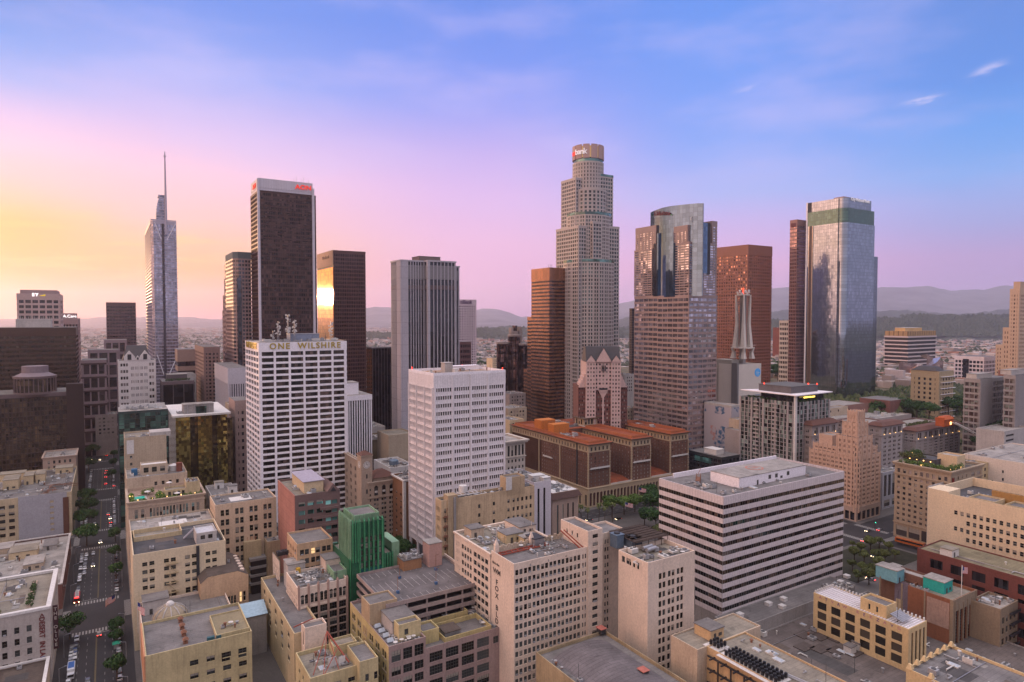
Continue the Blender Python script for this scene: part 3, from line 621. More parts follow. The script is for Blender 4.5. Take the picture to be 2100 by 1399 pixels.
# theatre with the big grey roof
a = hit(1400, 1372, z=22); 
L = Lot(1091, 1317, xl=1090.5, xr=1230, z=23, L=10)
u0, v0 = L.near.dot(UD), L.near.dot(VD)
u1 = hit(1240, 1285, z=23).dot(UD)
L = UV(u1-62, u1-2, v0-2.6, v0+27.5, 23)
rt = masonry(L, 'theatre_building', 'theatre with broad curved grey roof in front of the lettered block', wall('stucco_olive', (.36, .28, .17), .3, .5), rgrey, [], [], par=1.2, cl=0)
mb = MB(); n = 10; x0, x1 = 3.2, L.W-3.2
pr = [(x0+(x1-x0)*i/n, 21.8+2.6*math.sin(math.pi*i/n)**.7) for i in range(n+1)]
for (xa, za), (xb, zb) in zip(pr, pr[1:]): mb.quad((xa, 4, za), (xb, 4, zb), (xb, L.L-5, zb), (xa, L.L-5, za))
mb.poly([(x, 4, z) for x, z in pr]); mb.poly([(x, L.L-5, z) for x, z in reversed(pr)]); mb.obj('vaulted_roof', roofm('roof_felt', (0.156, 0.140, 0.148), .35), rt)
for px, py in ((1250, 1292), (1320, 1385)):
    x, y = loc(L, px, py, 23.5); x = min(max(x, 2), L.W-3); mb = MB(); mb.box(0, 2.2, 0, 2.6, -1, .9, 0); mb.box(-.3, 2.5, -.3, 2.9, .9, 1.1, 1); mb.obj('roof_vent', [dark, flat('vent_red', (.4, .13, .1), .8)], rt, (x, y, 23.5))
clutter(rt, 1, 3, 6, L.L-4, 21.8, 8, 3, .5)
# ================================================================== foreground centre
# parking structure
GZ = 32.0
rt = root('parking_garage', 'open concrete parking deck beside the green tower with painted bays on its roof', 'garage', gp(222, 84), TH)
gar = wall('garage_concrete', (.34, .27, .25)); GW, GL_ = 39.4, 33
def gring(mb, z, h, p, i=.15):
    for b in ((-p, GW+p, -p, i), (GW-i, GW+p, i, GL_-i), (-p, GW+p, GL_-i, GL_+p), (-p, i, i, GL_-i)): mb.box(*b, z, z+h)
for k in range(9):
    z = GZ-3.4*k; mb = MB(); mb.box(0, GW, 0, GL_, z-.35, z); mb.obj('deck', [roofm('roof_deck', (0.148, 0.136, 0.140), .1)], rt)
    mb = MB(); gring(mb, z-.5, 1.5, .12); mb.obj('spandrel_wall', gar, rt)
for x, y in [(.4, .4), (8, .4), (16, .4), (24, .4), (31, .4), (GW-1, .4), (GW-1, 11), (GW-1, 22), (GW-1, 31)]: mbox(rt, 'column', gar, x, x+.6, y, y+.6, 0, GZ-.4)
mbox(rt, 'core', flat('garage_dark', (.03, .025, .025), .9), 3, GW-3, 3, GL_-3, 0, GZ-.5)
mb = MB(); lw = flat('line_paint', (.45, .43, .42), .8)
for i in range(13):
    for y0, y1 in ((1, 5.5), (11.5, 16), (16.3, 21), (27, 32)): mb.box(2+i*2.7, 2.12+i*2.7, y0, y1, GZ+.004, GZ+.012)
mb.obj('bay_markings', lw, rt)
mb = MB(); mb.box(GW-.15, GW+.2, 0, GL_, GZ+1.002, GZ+1.9); mb.obj('pink_parapet', pink, rt)
for x, y in ((8, 9), (24, 9), (14, 22), (30, 22)):
    mb = MB(); mb.tube((0, 0, 0), (0, 0, 6.5), .1, 5, 1); mb.box(-.5, .5, -.5, .5, 0, 1, 0); mb.tube((0, 0, 6.4), (1.4, 0, 6.5), .08, 4, 1); mb.obj('lamp_post', [flat('paint_blue', (.05, .12, .25), .6), rust], rt, (x, y, GZ))
class _L: o = gp(222, 84)
x, y = loc(_L, 828, 1172, GZ); hut(rt, x, x+8, y, y+7, GZ, GZ+4.5, wall('brick_orange', (.32, .17, .09)), rgrey, False); clutter(rt, x+1, x+7, y+1, y+6, GZ+4.5, 6, 15)
x, y = loc(_L, 880, 1164, GZ); hut(rt, x, x+6, y, y+6.5, GZ, GZ+10, wall('stucco_salmon', (.48, .30, .26), .1, .2), rpale, False, 'stair_tower')
# green art deco tower
gt = [wall('terracotta_green', (.018, .12, .055), .3, .35, .45, fine=.35), wall('terracotta_pale', (.24, .40, .25), .3, .3, .5), wall('terracotta_rib', (.055, .27, .12), .35, .4, .45, fine=.4)]
L = Lot(716, 1135, xl=704, xr=807, Y=262); H = L.H
rt = L.root('art_deco_tower', 'green terracotta art deco tower with ribbed crown and vertical piers', 'building')
ggl = glass('deco_glass', (.05, .06, .045), (1.1, 3.6), .02, .9, .15, 0, c2=(.16, .16, .13))
D = 24.0; zc = L.z(1063); zs = L.z(1150)
def ribs(rt, x0, x1, y, z0, z1, n, w=.55, pr=.55, m=0, capz=.9, side=None):
    for i in range(n):
        x = x0+(x1-x0)*(i/(n-1) if n > 1 else .5); mb = MB()
        mb.box(x-w/2, x+w/2, y-pr, y+.05, z0, z1, 0); mb.prism([(x-w/2, y-pr), (x+w/2, y-pr), (x+w/2, y+.2), (x-w/2, y+.2)], z1, z1+capz, 0, poly2=[(x-w*.2, y-.1), (x+w*.2, y-.1), (x+w*.2, y+.1), (x-w*.2, y+.1)])
        mb.obj('pier', [gt[m] if m else gt[2]], rt)
def sribs(rt, x, y0, y1, z0, z1, n, w=.55, pr=.5, m=0):
    for i in range(n):
        y = y0+(y1-y0)*i/(n-1); mb = MB(); mb.box(x-pr, x+.05, y-w/2, y+w/2, z0, z1); mb.prism([(x-pr, y-w/2), (x+.2, y-w/2), (x+.2, y+w/2), (x-pr, y+w/2)], z1, z1+.9, 0, poly2=[(x-.1, y-w*.2), (x+.1, y-w*.2), (x+.1, y+w*.2), (x-.1, y+w*.2)]); mb.obj('pier', [gt[m] if m else gt[2]], rt)
w = L.W; xa, xb = L.fx(729), L.fx(783)
sub(rt, gt[0], rbeige, 0, w, .3, D, 0, zs, [(1.4, w*.26, 1, 1, zs-6, 11, .5, .62, 2, .4), (w*.8, w-1.0, 1, 1, zs-6, 11, .5, .62, 2, .4)], [(2, D-2, 5, 3, zs-3, 10, .35, .5)], name='shaft', gm=ggl, kind='plain')
xa = w*.05; xb = w*.78
sub(rt, gt[0], rgrey, xa, xb, -.6, D-8, zs-30 if False else 0, zc-2.6, [(w*.17, xb-xa-1.0, 5, 2, zc-8.5, 17, .66, .82)], [], name='central_bay', gm=ggl, kind='grid', limit=60)
ribs(rt, xa+w*.17, xb-1.0, -.6, 2, zc-1.8, 6, .6, .7); ribs(rt, xa+.4, xa+w*.13, -.6, zs-1, zc-1.8, 3, .45, .5); ribs(rt, .5, w*.2, .3, 2, zs, 3, .5, .4); ribs(rt, w*.8, w-.4, .3, 2, zs-.5, 4, .5, .4)
sribs(rt, xa, .3, D-8.6, zs-1, zc-1.5, 9, .5, .5, 1)
sub(rt, gt[1], rgrey, xa+1.5, xb-1.5, 1.4, D-10, zc-3, zc+.2, name='crown')
ribs(rt, xa+1.8, xb-1.8, 1.4, zc-2.6, zc, 13, .3, .35, 1, .5); sribs(rt, xa+1.5, 1.6, D-10.2, zc-2.6, zc, 8, .3, .35, 1)
mb = MB(); mb.box(w*.22, xb-1.0, -.75, -.55, zs-6.5, zs-4.5); mb.obj('spandrel_panel', flat('tile_teal', (.02, .13, .13), .4), rt)
# wings of the same green building, pale stucco sides
mL = UV(L.o.dot(UD)+9, L.o.dot(UD)+34, L.o.dot(VD)-13.5, L.o.dot(VD)-.2, L.z(1150)+1.6); mL.r = rt
masonry(mL, '', '', wall('stucco_peach', (.56, .38, .24)), rbeige, [(1, 12.5, 3, 4, mL.H-2, 8, .8, .62, 2, .3)], [(2, 23, 6, 4, mL.H-2, 8, .5, .6)], make_root=False) if False else None
fl = L
sub(rt, wall('stucco_peach', (.56, .38, .24)), rgrey, -15.5, -.3, 22, 40, 0, zs+3.0, [(.8, 14.8, 3, 4, zs+1, 9, .8, .6, 2, .3)], [(1, 17, 4, 4, zs+1, 9, .4, .5)], name='rear_wing')
sub(rt, gt[1], rgrey, -5.5, -.1, 3, 22, 0, zs-4.5, [], [(1, 18, 5, 4, zs-6, 9, .35, .5)], name='side_wing')
mb = MB(); mb.box(w+.05, w+3.4, 2, 16, 0, zs+3.4); mb.obj('side_block', gt[1], rt)
# flat roofed theatre block with arched windows, left of the green tower
L = Lot(611, 1208, xl=587, xr=713, Y=250); 
arch = wall('terracotta_pink', (.40, .27, .22), .15, .3)
rt = masonry(L, 'theatre_building', 'pinkish masonry building with paired arched windows beside the green tower', pink, rgrey,
    [(.6, L.W-.3, 5, L.H-7.6, L.H-2.6, 1, .72, .62, 2, .3), (.6, L.W-.3, 5, 4, L.H-8.2, 6, .78, .86, 1)], [(1, L.L-1, 5, 4, L.H-2.5, 9, .42, .5, 2, .5)], kind='grid', gm=None, cl=10, seed=9, belts=[(L.H-8.1, .5, .15)], sm=arch)
for i in range(6):
    x = .3+(L.W-.6)*i/5; mb = MB(); mb.box(x-.4, x+.4, -.35, .02, 0, L.H+.2); mb.prism([(x-.5, -.45), (x+.5, -.45), (x+.5, .3), (x-.5, .3)], L.H+.2, L.H+1.4, poly2=[(x-.15, -.2), (x+.15, -.2), (x+.15, .1), (x-.15, .1)]); mb.obj('pilaster', arch, rt)
for i in range(5):
    for s in (0, 1):
        xw = .6+(L.W-.9)/5*(i+.5)+(-1.5 if s == 0 else .16); mb = MB(); pts = [(xw+.68+.72*math.cos(t), xw) for t in ()]; 
        mb.poly([(xw+.68+.75*math.cos(math.pi*k/8), -.02, L.H-3.62+.75*math.sin(math.pi*k/8)) for k in range(9)]); mb.obj('arch_head', GL['win'], rt)
wx, wy = loc(L, 572.7, 1152, L.H+.8); wl = reach(L.P(wx, wy, L.H), UD, 559)
sub(rt, pink, rgrey, wx, -.06, wy, wy+wl, 0, L.H+.8, [(1, -wx-1, 1, 5, L.H-3, 7, .35, .55, 2, .3)], [(1, wl-1, 3, 5, L.H-2, 8, .5, .5, 2, .4)], name='side_wing')
zr = L.H-1.1; x, y = loc(L, 652, 1175, zr); hut(rt, x+3, x+13, y-1, y+7, zr, zr+5.2, pink, rgrey); hut(rt, 1, 8, L.L+1, L.L+9, 0, zr+3.6, palegrey, rpale, False)
for i in range(2): mb = MB(); mb.box(0, 3.4, 0, 3, .3, 1.9); [mb.cyl(.85+1.7*(j % 2), .75+1.5*(j//2), .6, 1.9, 2.15, 10) for j in range(4)]; mb.obj('cooling_unit', dark, rt, (wx+1+i*3.6, wy+wl*.6, L.H))
mb = MB(); mb.box(0, 1.6, 0, 1.6, 0, 2); mb.obj('yellow_generator', flat('paint_yellow', (.55, .32, .03), .6), rt, (4, L.L-1, zr)); clutter(rt, 1, L.W-2, 8, L.L+6, zr, 9, 45, .7)
mb = MB(); mb.tube((L.W*.45, .6, L.H), (L.W*.45, .6, L.H+15), .1, 4); mb.obj('flag_pole', metal, rt)
# long yellow brick building running to the right of centre bottom
L = Lot(797, 1327, xl=718, xr=873, z=27); WR = reach(hit(797, 1327, z=22.8), VD, 1013)+2
br = wall('brick_mauve', (.33, .24, .22), .2, .35)
rt = masonry(L, 'loft_building', 'long loft building with mauve front, yellow rear walls and many roof sheds', br, rgrey,
    [(.6, L.W-.4, 3, L.H-6.2, L.H-1.6, 1, .8, .85), (.6, L.W-.4, 3, 3, L.H-7, 4, .8, .7)], [(1, L.L-1, 6, 3, L.H-2, 5, .6, .6, 2, .3)], kind='grid', cl=0, wm2=wall('brick_yellow', (.52, .42, .20), .25, .4))
zr = L.H-1.1
for i in range(6): mb = MB(); mb.box(-1.3, 1.3, -1, 1, 0, .5, 0); mb.prism([(-1.2, -.9), (1.2, -.9), (1.2, .9), (-1.2, .9)], .5, 1.5, 1, poly2=[(-1, -.05), (1, -.05), (1, .05), (-1, .05)]); mb.obj('skylight', [metal, flat('skylight_glass', (.4, .45, .5), .2)], rt, (2.4, 5+i*4.1, zr))
W1 = L.W; z2 = 21.8
h2 = sub(rt, br, rgrey, W1+.02, WR, 0, L.L-1, 0, 22.8, [(.8, WR-W1-5, 4, 12, 21.3, 2, .8, .72), (.8, WR-W1-5, 4, 3, 11.6, 2, .8, .72), (WR-W1-4, WR-W1-1.5, 1, 17, 20, 1, .9, .9)], [], 'grid', name='east_wing')
hut(rt, 4.5, W1-.3, 8, 24, zr, zr+5.4, palegrey, rgrey, True); sub(rt, yellow, rgrey, 5, W1-.3, 3.4, 7.9, zr, zr+5.8, [(2, 3.6, 1, zr+1.6, zr+4, 1, .9, .9)], [], name='stair_house')
yb2 = wall('brick_yellow', (.52, .42, .20), .25, .4)
sub(rt, yb2, rgrey, W1+.5, W1+7, 4, 11, z2, z2+5, name='roof_house'); sub(rt, yb2, rbeige, W1+1, WR-6, 16, L.L-1.5, z2, z2+2.4, name='walled_terrace', par=2.3)
for i in range(2): mb = MB(); mb.box(0, 2.6, 0, 6, .3, 2.4, 0); [mb.cyl(1.3, .8+1.4*j, .55, 2.4, 2.6, 10, 1) for j in range(4)]; mb.obj('cooling_unit', [flat('unit_grey', (.33, .33, .34), .6, .2), dark], rt, (W1+4+i*4.6, 19+i*1.5, z2+.2))
sub(rt, yb2, rdark, W1+8, WR-4, 1.2, 13, z2, z2+2, name='walled_yard', par=1.9); hut(rt, W1+9, W1+15, 3, 9, z2, z2+3, metal, rbrown, False, 'plant_canopy')
clutter(rt, 2, W1-1, 1.5, 8, zr, 9, 51, .7); clutter(rt, WR-5, WR-1, 3, 22, z2, 10, 52, .8); clutter(rt, W1+2, WR-7, 17, 28, z2+.1, 6, 53, .8)
for i, (x, y) in enumerate(((3, 1.5), (5.5, 2.2), (8, 1.6), (10, 2.4))): mb = MB(); mb.tube((0, 0, 0), (0, 0, 1), .08, 4); mb.cyl(0, 0, .15, 1, 1.4, 12, r2=.8); mb.obj('satellite_dish', white, rt, (x, y, zr))
# tan blank tower at its left
L = Lot(758, 1241, xl=675+47, xr=800, z=34)
rt = masonry(L, 'stair_tower', 'blank ochre brick shaft rising behind the theatre court', ochre, rgrey, [], [], cl=0, W_=10.5, L_=9, par=.6)
# yellow buildings bottom centre
L = Lot(636, 1392, xl=628, xr=774, z=22)
rt = masonry(L, 'brick_building', 'yellow brick building with red steel sign frame on its roof', yellow, rbeige, [(2, L.W-2, 4, 6, L.H-2.5, 4, .5, .45)], [(2, 16, 3, 4, L.H-2, 4, .4, .4)], kind='grid', L_=19, par=1.4)
zr = L.H-1.4; mb = MB(); A = (L.W*.42, 14, zr+8.5)
for b in ((2, 4, zr), (L.W*.2, 1, zr), (L.W*.45, 2, zr)): mb.tube(b, A, .16, 4)
mb.tube(A, (L.W*.62, 4, zr+1), .3, 4); mb.tube((L.W*.2, 1, zr+.2), (L.W*.5, 8, zr+4.6), .16, 4); mb.obj('sign_frame', flat('red_steel', (.28, .06, .035), .7), rt)
sub(rt, yellow, rgrey, L.W*.68, L.W-.8, -3, 10, 0, L.H+2.4, [(1, 7, 2, L.H-6, L.H-1, 1, .4, .5)], [], name='front_wing'); sub(rt, yellow, rbeige, L.W*.5, L.W*.86, 12, 18, zr, zr+3.5, name='roof_house'); clutter(rt, 3, L.W*.6, 4, 16, zr, 9, 61, .8)
mb = MB(); mb.box(0, 2.6, 0, .1, 0, 3.2); mb.box(3.2, 5.4, -.8, -.7, 0, 3); mb.obj('white_panels', white, rt, (L.W*.34, 6, zr))
L = UV(125, 150, 86, 118, 14.5)
rt = masonry(L, 'low_building', 'dark roof crowded with rusty plant and pale blue frames at the bottom edge', grey, rdark, [], [], cl=26, seed=71, par=.8)
mb = MB(); fr = flat('paint_cyan', (.05, .38, .50), .5)
for x in (0, 3, 6):
    mb.tube((x, 0, 0), (x, 0, 2.4), .12, 4); mb.tube((x, 3, 0), (x, 3, 2.4), .12, 4); mb.tube((x, 0, 2.4), (x, 3, 2.4), .12, 4)
mb.tube((0, 0, 2.4), (6, 0, 2.4), .12, 4); mb.tube((0, 3, 2.4), (6, 3, 2.4), .12, 4); mb.obj('blue_frame', fr, rt, (8, 14, 14)); hut(rt, 3, 7, 15, 20, 13.7, 18, metal, metal, False, 'cooling_tower')
# cream narrow building with red beam
L = Lot(603, 1300, xl=535, xr=627, z=24)
rt = masonry(L, 'brick_building', 'narrow cream building with grey roof and tall pinkish end tower', cream, rgrey, [], [(3, L.L-2, 5, 9, L.H-1.5, 3, .3, .5)], W_=10, cl=3, seed=3)
L2 = Lot(600, 1299, xl=589, xr=624.5, Y=hit(603, 1300, z=24).y-4); sub(rt, pink, rgrey, 2.5, 10.2, -5.2, -.05, 0, 27.5, [(2, 5.5, 1, 5, 12, 2, .5, .5)], [(1, 3.5, 1, 20, 26, 1, .5, .8)], name='end_tower')
mb = MB(); mb.tube((0, 0, 0), (7.5, 2.5, .3), .22, 4); mb.obj('steel_beam', flat('red_steel', (.28, .06, .035), .7), rt, (-1, -4, 28.3))
L = UV(146, 172, 46, 60, 15); rt = masonry(L, 'low_building', 'low grey roofed yard building left of the narrow cream building', pink, rgrey, [], [(2, 22, 5, 5, 13, 2, .4, .5)], cl=10, seed=14)
hut(rt, 3, 10, 3, 9, 14, 17, metal, rbrown, False, 'plant_canopy'); mb = MB(); mb.box(0, 1.8, 0, 2.2, 0, 2.4); mb.obj('yellow_generator', flat('paint_yellow', (.55, .32, .03), .6), rt, (6, 21, 14))
mb = MB(); mb.cyl(0, 0, 1.0, 0, 1.9, 12); mb.obj('tank', white, rt, (9, 16, 14))
# ================================================================== right side of the avenue, near to far
# yellow theatre with domed corner
L = UV(246, 275, 8.5, 42, 24); L.L = 28
rt = masonry(L, 'theatre_building', 'yellow brick theatre with grey roof and row of four rusty vents', yellow, rgrey, [(12, 33, 4, 6, 20, 3, .5, .4), (22, 33, 2, 14, 20, 1, .5, .55)], [], kind='grid', par=1.0, cl=0, cornice=None)
mbox(rt, 'side_cladding', flat('terracotta_orange', (.50, .24, .13), .8), -.5, -.02, 0, L.L, 12, L.H)
for i in range(4):
    mb = MB(); mb.box(-.7, .7, -.7, .7, 0, .7); mb.cyl(0, 0, .55, .7, 1.4, 8); mb.prism([(-1, -1), (1, -1), (1, 1), (-1, 1)], 1.4, 2.2, poly2=[(-.3, -.3), (.3, -.3), (.3, .3), (-.3, .3)]); mb.obj('roof_vent', rust, rt, (12.5-i*.0, 5+i*6.2, 23))
sub(rt, yellow, wall('roof_olive', (.25, .21, .13), .2, .1), 22, L.W-.3, 2, 20, 22.5, 24.6, name='raised_roof', par=.5); clutter(rt, 24, 31, 4, 9, 24.1, 5, 17, .6); mb = MB(); mb.box(0, 2.4, 0, 1.2, 0, 1.5); mb.box(3, 4.6, .2, 1.2, 0, 1.4); mb.obj('ac_unit', flat('unit_teal', (.03, .10, .12), .6), rt, (19, 1.5, 23))
# rear strip roofs with dome
L2 = UV(276, 302, 8.5, 40, 21); rt = masonry(L2, 'theatre_building', 'low pink theatre wing with ribbed dome facing the avenue', pink, rgrey, [], [], cl=4, seed=4, par=1)
mb = MB(); mb.dome(0, 0, 0, 6.2, 4.6, 20, 6); d = mb.obj('dome', wall('dome_tile', (.34, .28, .20), .3, .2), rt, (10, 7, 20.6))
mb = MB()
for i in range(12):
    a = 2*math.pi*i/12; p = [(6.35*math.cos(t)*math.cos(a), 6.35*math.cos(t)*math.sin(a), 4.75*math.sin(t)) for t in (0, .4, .8, 1.2)]
    for u_, v_ in zip(p, p[1:]): mb.tube(u_, v_, .22, 4)
mb.obj('dome_rib', palegrey, d); mb = MB(); mb.cyl(0, 0, 1.5, 4.2, 5.2, 12); mb.dome(0, 0, 5.2, 1.3, .9, 10, 3); mb.obj('lantern', white, d)
mb = MB(); mb.cyl(0, 0, .8, 0, 26, 10); o = mb.obj('vent_stack', metal, rt, (31, 20, 0))
hut(rt, 1, 10, 14, 22, 20, 25.5, palegrey, rgrey)
# cream building with fire escape
L = UV(305, 341, 6.8, 42, 40); CB = L
fl = flat('frame_olive', (.20, .19, .13), .6)
Lr = L.H-1.8
rt = masonry(L, 'brick_building', 'cream building with paired dark windows and fire escape on the avenue corner', wall('stucco_butter', (.66, .54, .37), .1, .2), rdark,
    [(1.5, L.W-2, 4, Lr-14.3, Lr-1.2, 4, .56, .52, 2, .7), (1.5, L.W-2, 4, 3, Lr-15, 5, .56, .6, 2, .7)], [], fm=fl, W_=35, par=1.6, cl=4, seed=2)
mb = MB(); x = L.fx(352)
for k in range(7):
    z = L.H-6-k*4.1; mb.box(x-2.4, x+2.4, -1.1, 0, z-.12, z); mb.box(x-2.4, x+2.4, -1.12, -1.06, z+.9, z+1.0)
    for i in range(9): mb.box(x-2.4+i*.6-.03, x-2.4+i*.6+.03, -1.1, -1.05, z, z+.95)
    if k < 6: mb.tube((x-1.8, -.7, z), (x+1.8, -.7, z-4.1), .12, 4)
mb.obj('fire_escape', flat('escape_tan', (.42, .33, .2), .7), rt)
mbox(rt, 'dark_downpipe', dark, L.fx(402), L.fx(402)+1.2, -.5, -.02, 4, L.H-.5)
sub(rt, palegrey, flat('roof_silver', (.5, .5, .52), .5), 24, 32, 4, 16, L.H-1.6, L.H+3.6, [(1, 7, 2, L.H+.2, L.H+2.8, 1, .6, .7)], [], name='penthouse'); mb = MB(); [mb.tube((0, i, 0), (4, i, 3.6), .25, 4) for i in (0, .8, 1.6)]; mb.obj('duct_bundle', metal, rt, (20, 15, L.H-1.2))
sub(rt, cream, rbeige, 1, 20, L.L-13, L.L-1, L.H-1.6, L.H+.4, name='light_well', par=1.8); clutter(rt, 2, 30, L.L-1, L.L+2, L.H-1.4, 1, 3)
# behind it: wide beige building stepping over the avenue corner
L = UV(342, 0, 42.5, 71, 46); L.L = 20
rt = masonry(L, 'brick_building', 'beige brick building with white roof patch rising behind the cream one', wall('stucco_apricot', (.60, .46, .33), .12, .25), rgrey, [(1, L.W-1, 4, 6, L.H-2, 8, .58, .62, 2, .6)], [(2, 18, 4, 6, L.H-2, 8, .4, .5)], par=.8, fm=fl, cl=5, seed=12)
mbox(rt, 'white_membrane', white, 8, 18, 6, 14, L.H-.8, L.H-.72)
L = UV(342, 363, 6.8, 42, 39.2); rt = masonry(L, 'brick_building', 'pale roof deck of the corner block behind the cream building', beige, rpale, [], [(1, 20, 5, 4, 37, 9, .4, .5)], par=.8, cl=8, seed=13); mbox(rt, 'white_membrane', white, 12, 24, 4, 12, 38.4, 38.48)
# hotel with the roof pool
L = UV(372, 402, 6.8, 44, 45.5); st = wall('stone_buff', (.44, .34, .26), .1, .25)
L.W = reach(L.P(0, 0, L.H), VD, 419)
rt = masonry(L, 'hotel_building', 'buff stone hotel with rooftop pool and planted terrace', st, roofm('terrace_tile', (.38, .27, .21)),
    [(2, 7.5, 2, L.H-10.5, L.H-4.2, 1, .5, .95), (9, L.W-7.5, 12, L.H-10.5, L.H-4.2, 1, .6, .95), (L.W-6.5, L.W-2, 2, L.H-10.5, L.H-4.2, 1, .55, .95), (2, L.W-2, 14, 5, L.H-12, 6, .5, .6)], [], kind='grid', gm=glass('pale_window', (.05, .11, .11), (2, 2), .02, .9, .1, .1, c2=(.20, .30, .29)),
    belts=[(L.H-3.2, .6, .3), (L.H-11.4, .5, .2)], cornice=(1.2, .8), par=1.5)
zr = L.H-1.5; mb = MB(); x, y = loc(L, 283, 1023, zr); mb.box(-1, 7, -1, 7, 0, .12, 1); mb.box(0, 6, 0, 6, .1, .2, 0)
mb.obj('swimming_pool', [flat('pool_water', (.02, .55, .42), .05, 0, .1, spec=1.), palegrey], rt, (x-3, y-2, zr))
lamp = flat('lamp_glow', (1, .7, .3), .5, emit=(1, .55, .18), estr=4.0)
leafm = None
def leaf_mat(name, c, c2):
    if name in MATS: return MATS[name]
    m = MATS[name] = bpy.data.materials.new(name); m.use_nodes = True; g = NG(m.node_tree)
    ri = g.n('ShaderNodeNewGeometry').outputs['Random Per Island']; oi = g.n('ShaderNodeObjectInfo').outputs['Random']
    col = g.mix(ri, c, c2); f = g.rng(oi, 0, 1, .75, 1.25)
    return finish(m, g, g.mix(1.0, col, g.n('ShaderNodeCombineXYZ', i0=f, i1=f, i2=f), 'MULTIPLY'), .75, spec=.25)
LF = leaf_mat('leaves_dark', (.018, .042, .014), (.06, .11, .028)); LF2 = leaf_mat('leaves_olive', (.05, .07, .02), (.13, .14, .04)); LFB = leaf_mat('leaves_bright', (.05, .10, .02), (.13, .21, .04))
BARK = flat('bark', (.08, .055, .04), .95)
def leafblob(mb, cx, cy, cz, rx, ry, rz, n, s, rnd, T=None):
    for i in range(n):
        while True:
            a, b, c = rnd.uniform(-1, 1), rnd.uniform(-1, 1), rnd.uniform(-1, 1); q = a*a+b*b+c*c
            if .25 < q < 1: break
        p = Vector((cx+a*rx, cy+b*ry, cz+c*rz)); nrm = Vector((a+rnd.uniform(-.7, .7), b+rnd.uniform(-.7, .7), c+rnd.uniform(-.4, .9))).normalized()
        x = nrm.orthogonal().normalized(); y = nrm.cross(x); k = s*rnd.uniform(.6, 1.3)
        mb.quad(*[tuple(p+x*(k*e)+y*(k*f*.7)) for e, f in ((-1, -1), (1, -.6), (.8, 1), (-.9, .8))])
def planter(rt, x0, x1, y0, y1, z, h, seed, mat=None, box=True, lamps=0):
    rnd = random.Random(seed); mb = MB()
    n = int(max(6, (x1-x0)*(y1-y0)/1.2))
    for i in range(n): leafblob(mb, rnd.uniform(x0, x1), rnd.uniform(y0, y1), z+h*rnd.uniform(.35, .8), .9, .9, h*.5, 26, .28, rnd)
    mb.obj('planting', [mat or LFB], rt)
    if box: mbox(rt, 'planter_box', stone, x0, x1, y0, y1, z, z+.5)
    for i in range(lamps):
        mb = MB(); mb.cyl(0, 0, .22, 0, .3, 8, 0); mb.cyl(0, 0, .05, -.9, 0, 5, 0); mb.obj('terrace_lamp', lamp, rt, (x0+(x1-x0)*(i+.5)/lamps, (y0+y1)/2, z+1.5))
planter(rt, 1, L.W-1, .8, 2.6, zr, 2, 1, lamps=5); planter(rt, .6, 2.4, 3, 20, zr, 2.2, 2, lamps=4); planter(rt, 13, 16, 4, 14, zr, 2.4, 3, lamps=2); planter(rt, 5, 12, 17, 19, zr, 3, 4)
sub(rt, cream, rbeige, 16.5, 27, 5, 13, zr, zr+4, [(1, 9.5, 4, zr+.4, zr+3.2, 1, .6, .9)], [], name='pool_house'); sub(rt, cream, rgrey, L.W-8, L.W-1.5, 5, 15, zr, zr+7, name='lift_house'); clutter(rt, L.W-8, L.W-2, 6, 14, zr+6.2, 6, 8, .7)
for x, y in ((22, 3.6), (9, 15), (19, 12.5)): mb = MB(); mb.tube((0, 0, 0), (0, 0, 2.3), .07, 4); mb.cyl(0, 0, 1.6, 2.3, 2.9, 8, r2=.1); mb.obj('parasol', white, rt, (x, y, zr + (4 if y > 12 and x > 15 else 0)))
L5 = UV(402.3, 430, 6.8, 36, 51); rt = masonry(L5, 'hotel_building', 'tan brick rear block with water tanks and blue plant on its roof', beige, rpale, [(12, 26, 4, 38, 49, 2, .4, .5)], [(2, 26, 7, 5, 49, 10, .3, .5)], cl=12, seed=23, par=1.0)
sub(rt, beige, white, 7, 20, 7, 16, 50, 56, [(.5, 12.5, 3, 51, 55, 1, .6, .7)], name='penthouse'); mb = MB(); mb.cyl(0, 0, 2.6, 0, 3.0, 8); mb.cyl(0, 0, 2.8, 3, 4, 8, r2=.2); mb.obj('white_tank', white, rt, (23.5, 13, 50)); mb = MB(); mb.cyl(0, 0, 1.6, 0, 5, 10); mb.obj('brick_chimney', redbrick, rt, (26, 9, 50)); mb = MB(); mb.box(0, 3, 0, 3, 0, 3.5); mb.box(10, 12.5, 3, 5, 1, 4); mb.obj('blue_tank', flat('paint_blue2', (.03, .13, .26), .6), rt, (2.5, 10, 50))
L = UV(372, 398, 44.6, 58, 43); rt = masonry(L, 'office_building', 'grey roofed wing with small white hut between hotel and glass tower', palegrey, rgrey, [], [(2, 20, 5, 5, 39, 8, .4, .5)], par=.8, cl=2); hut(rt, 9, 13.3, 4, 8, 42, 46.5, white, rgrey); hut(rt, 4, 8.5, 18, 22, 42, 46, white, rbeige)
L = UV(436, 460, 6.8, 33, 67.5); L.W = reach(L.P(0, 0, 67), VD, 341)
rt = masonry(L, 'office_building', 'blank pale brick building with stained side wall facing the pool hotel', wall('brick_pale', (.46, .37, .27), .15, .25, panel=(1.2, .9, .05), jc=.82), rbeige, [(2, 4.2, 1, 34, 58, 6, .55, .4)], [(1, 22, 5, 5, 65, 15, .3, .5)], cl=4, seed=6)
mbox(rt, 'roof_slab', palegrey, 13, 24, 2, 14, 66.4, 69.2); mbox(rt, 'white_patch', white, 1, 4.6, -.06, -.01, 58, 66)
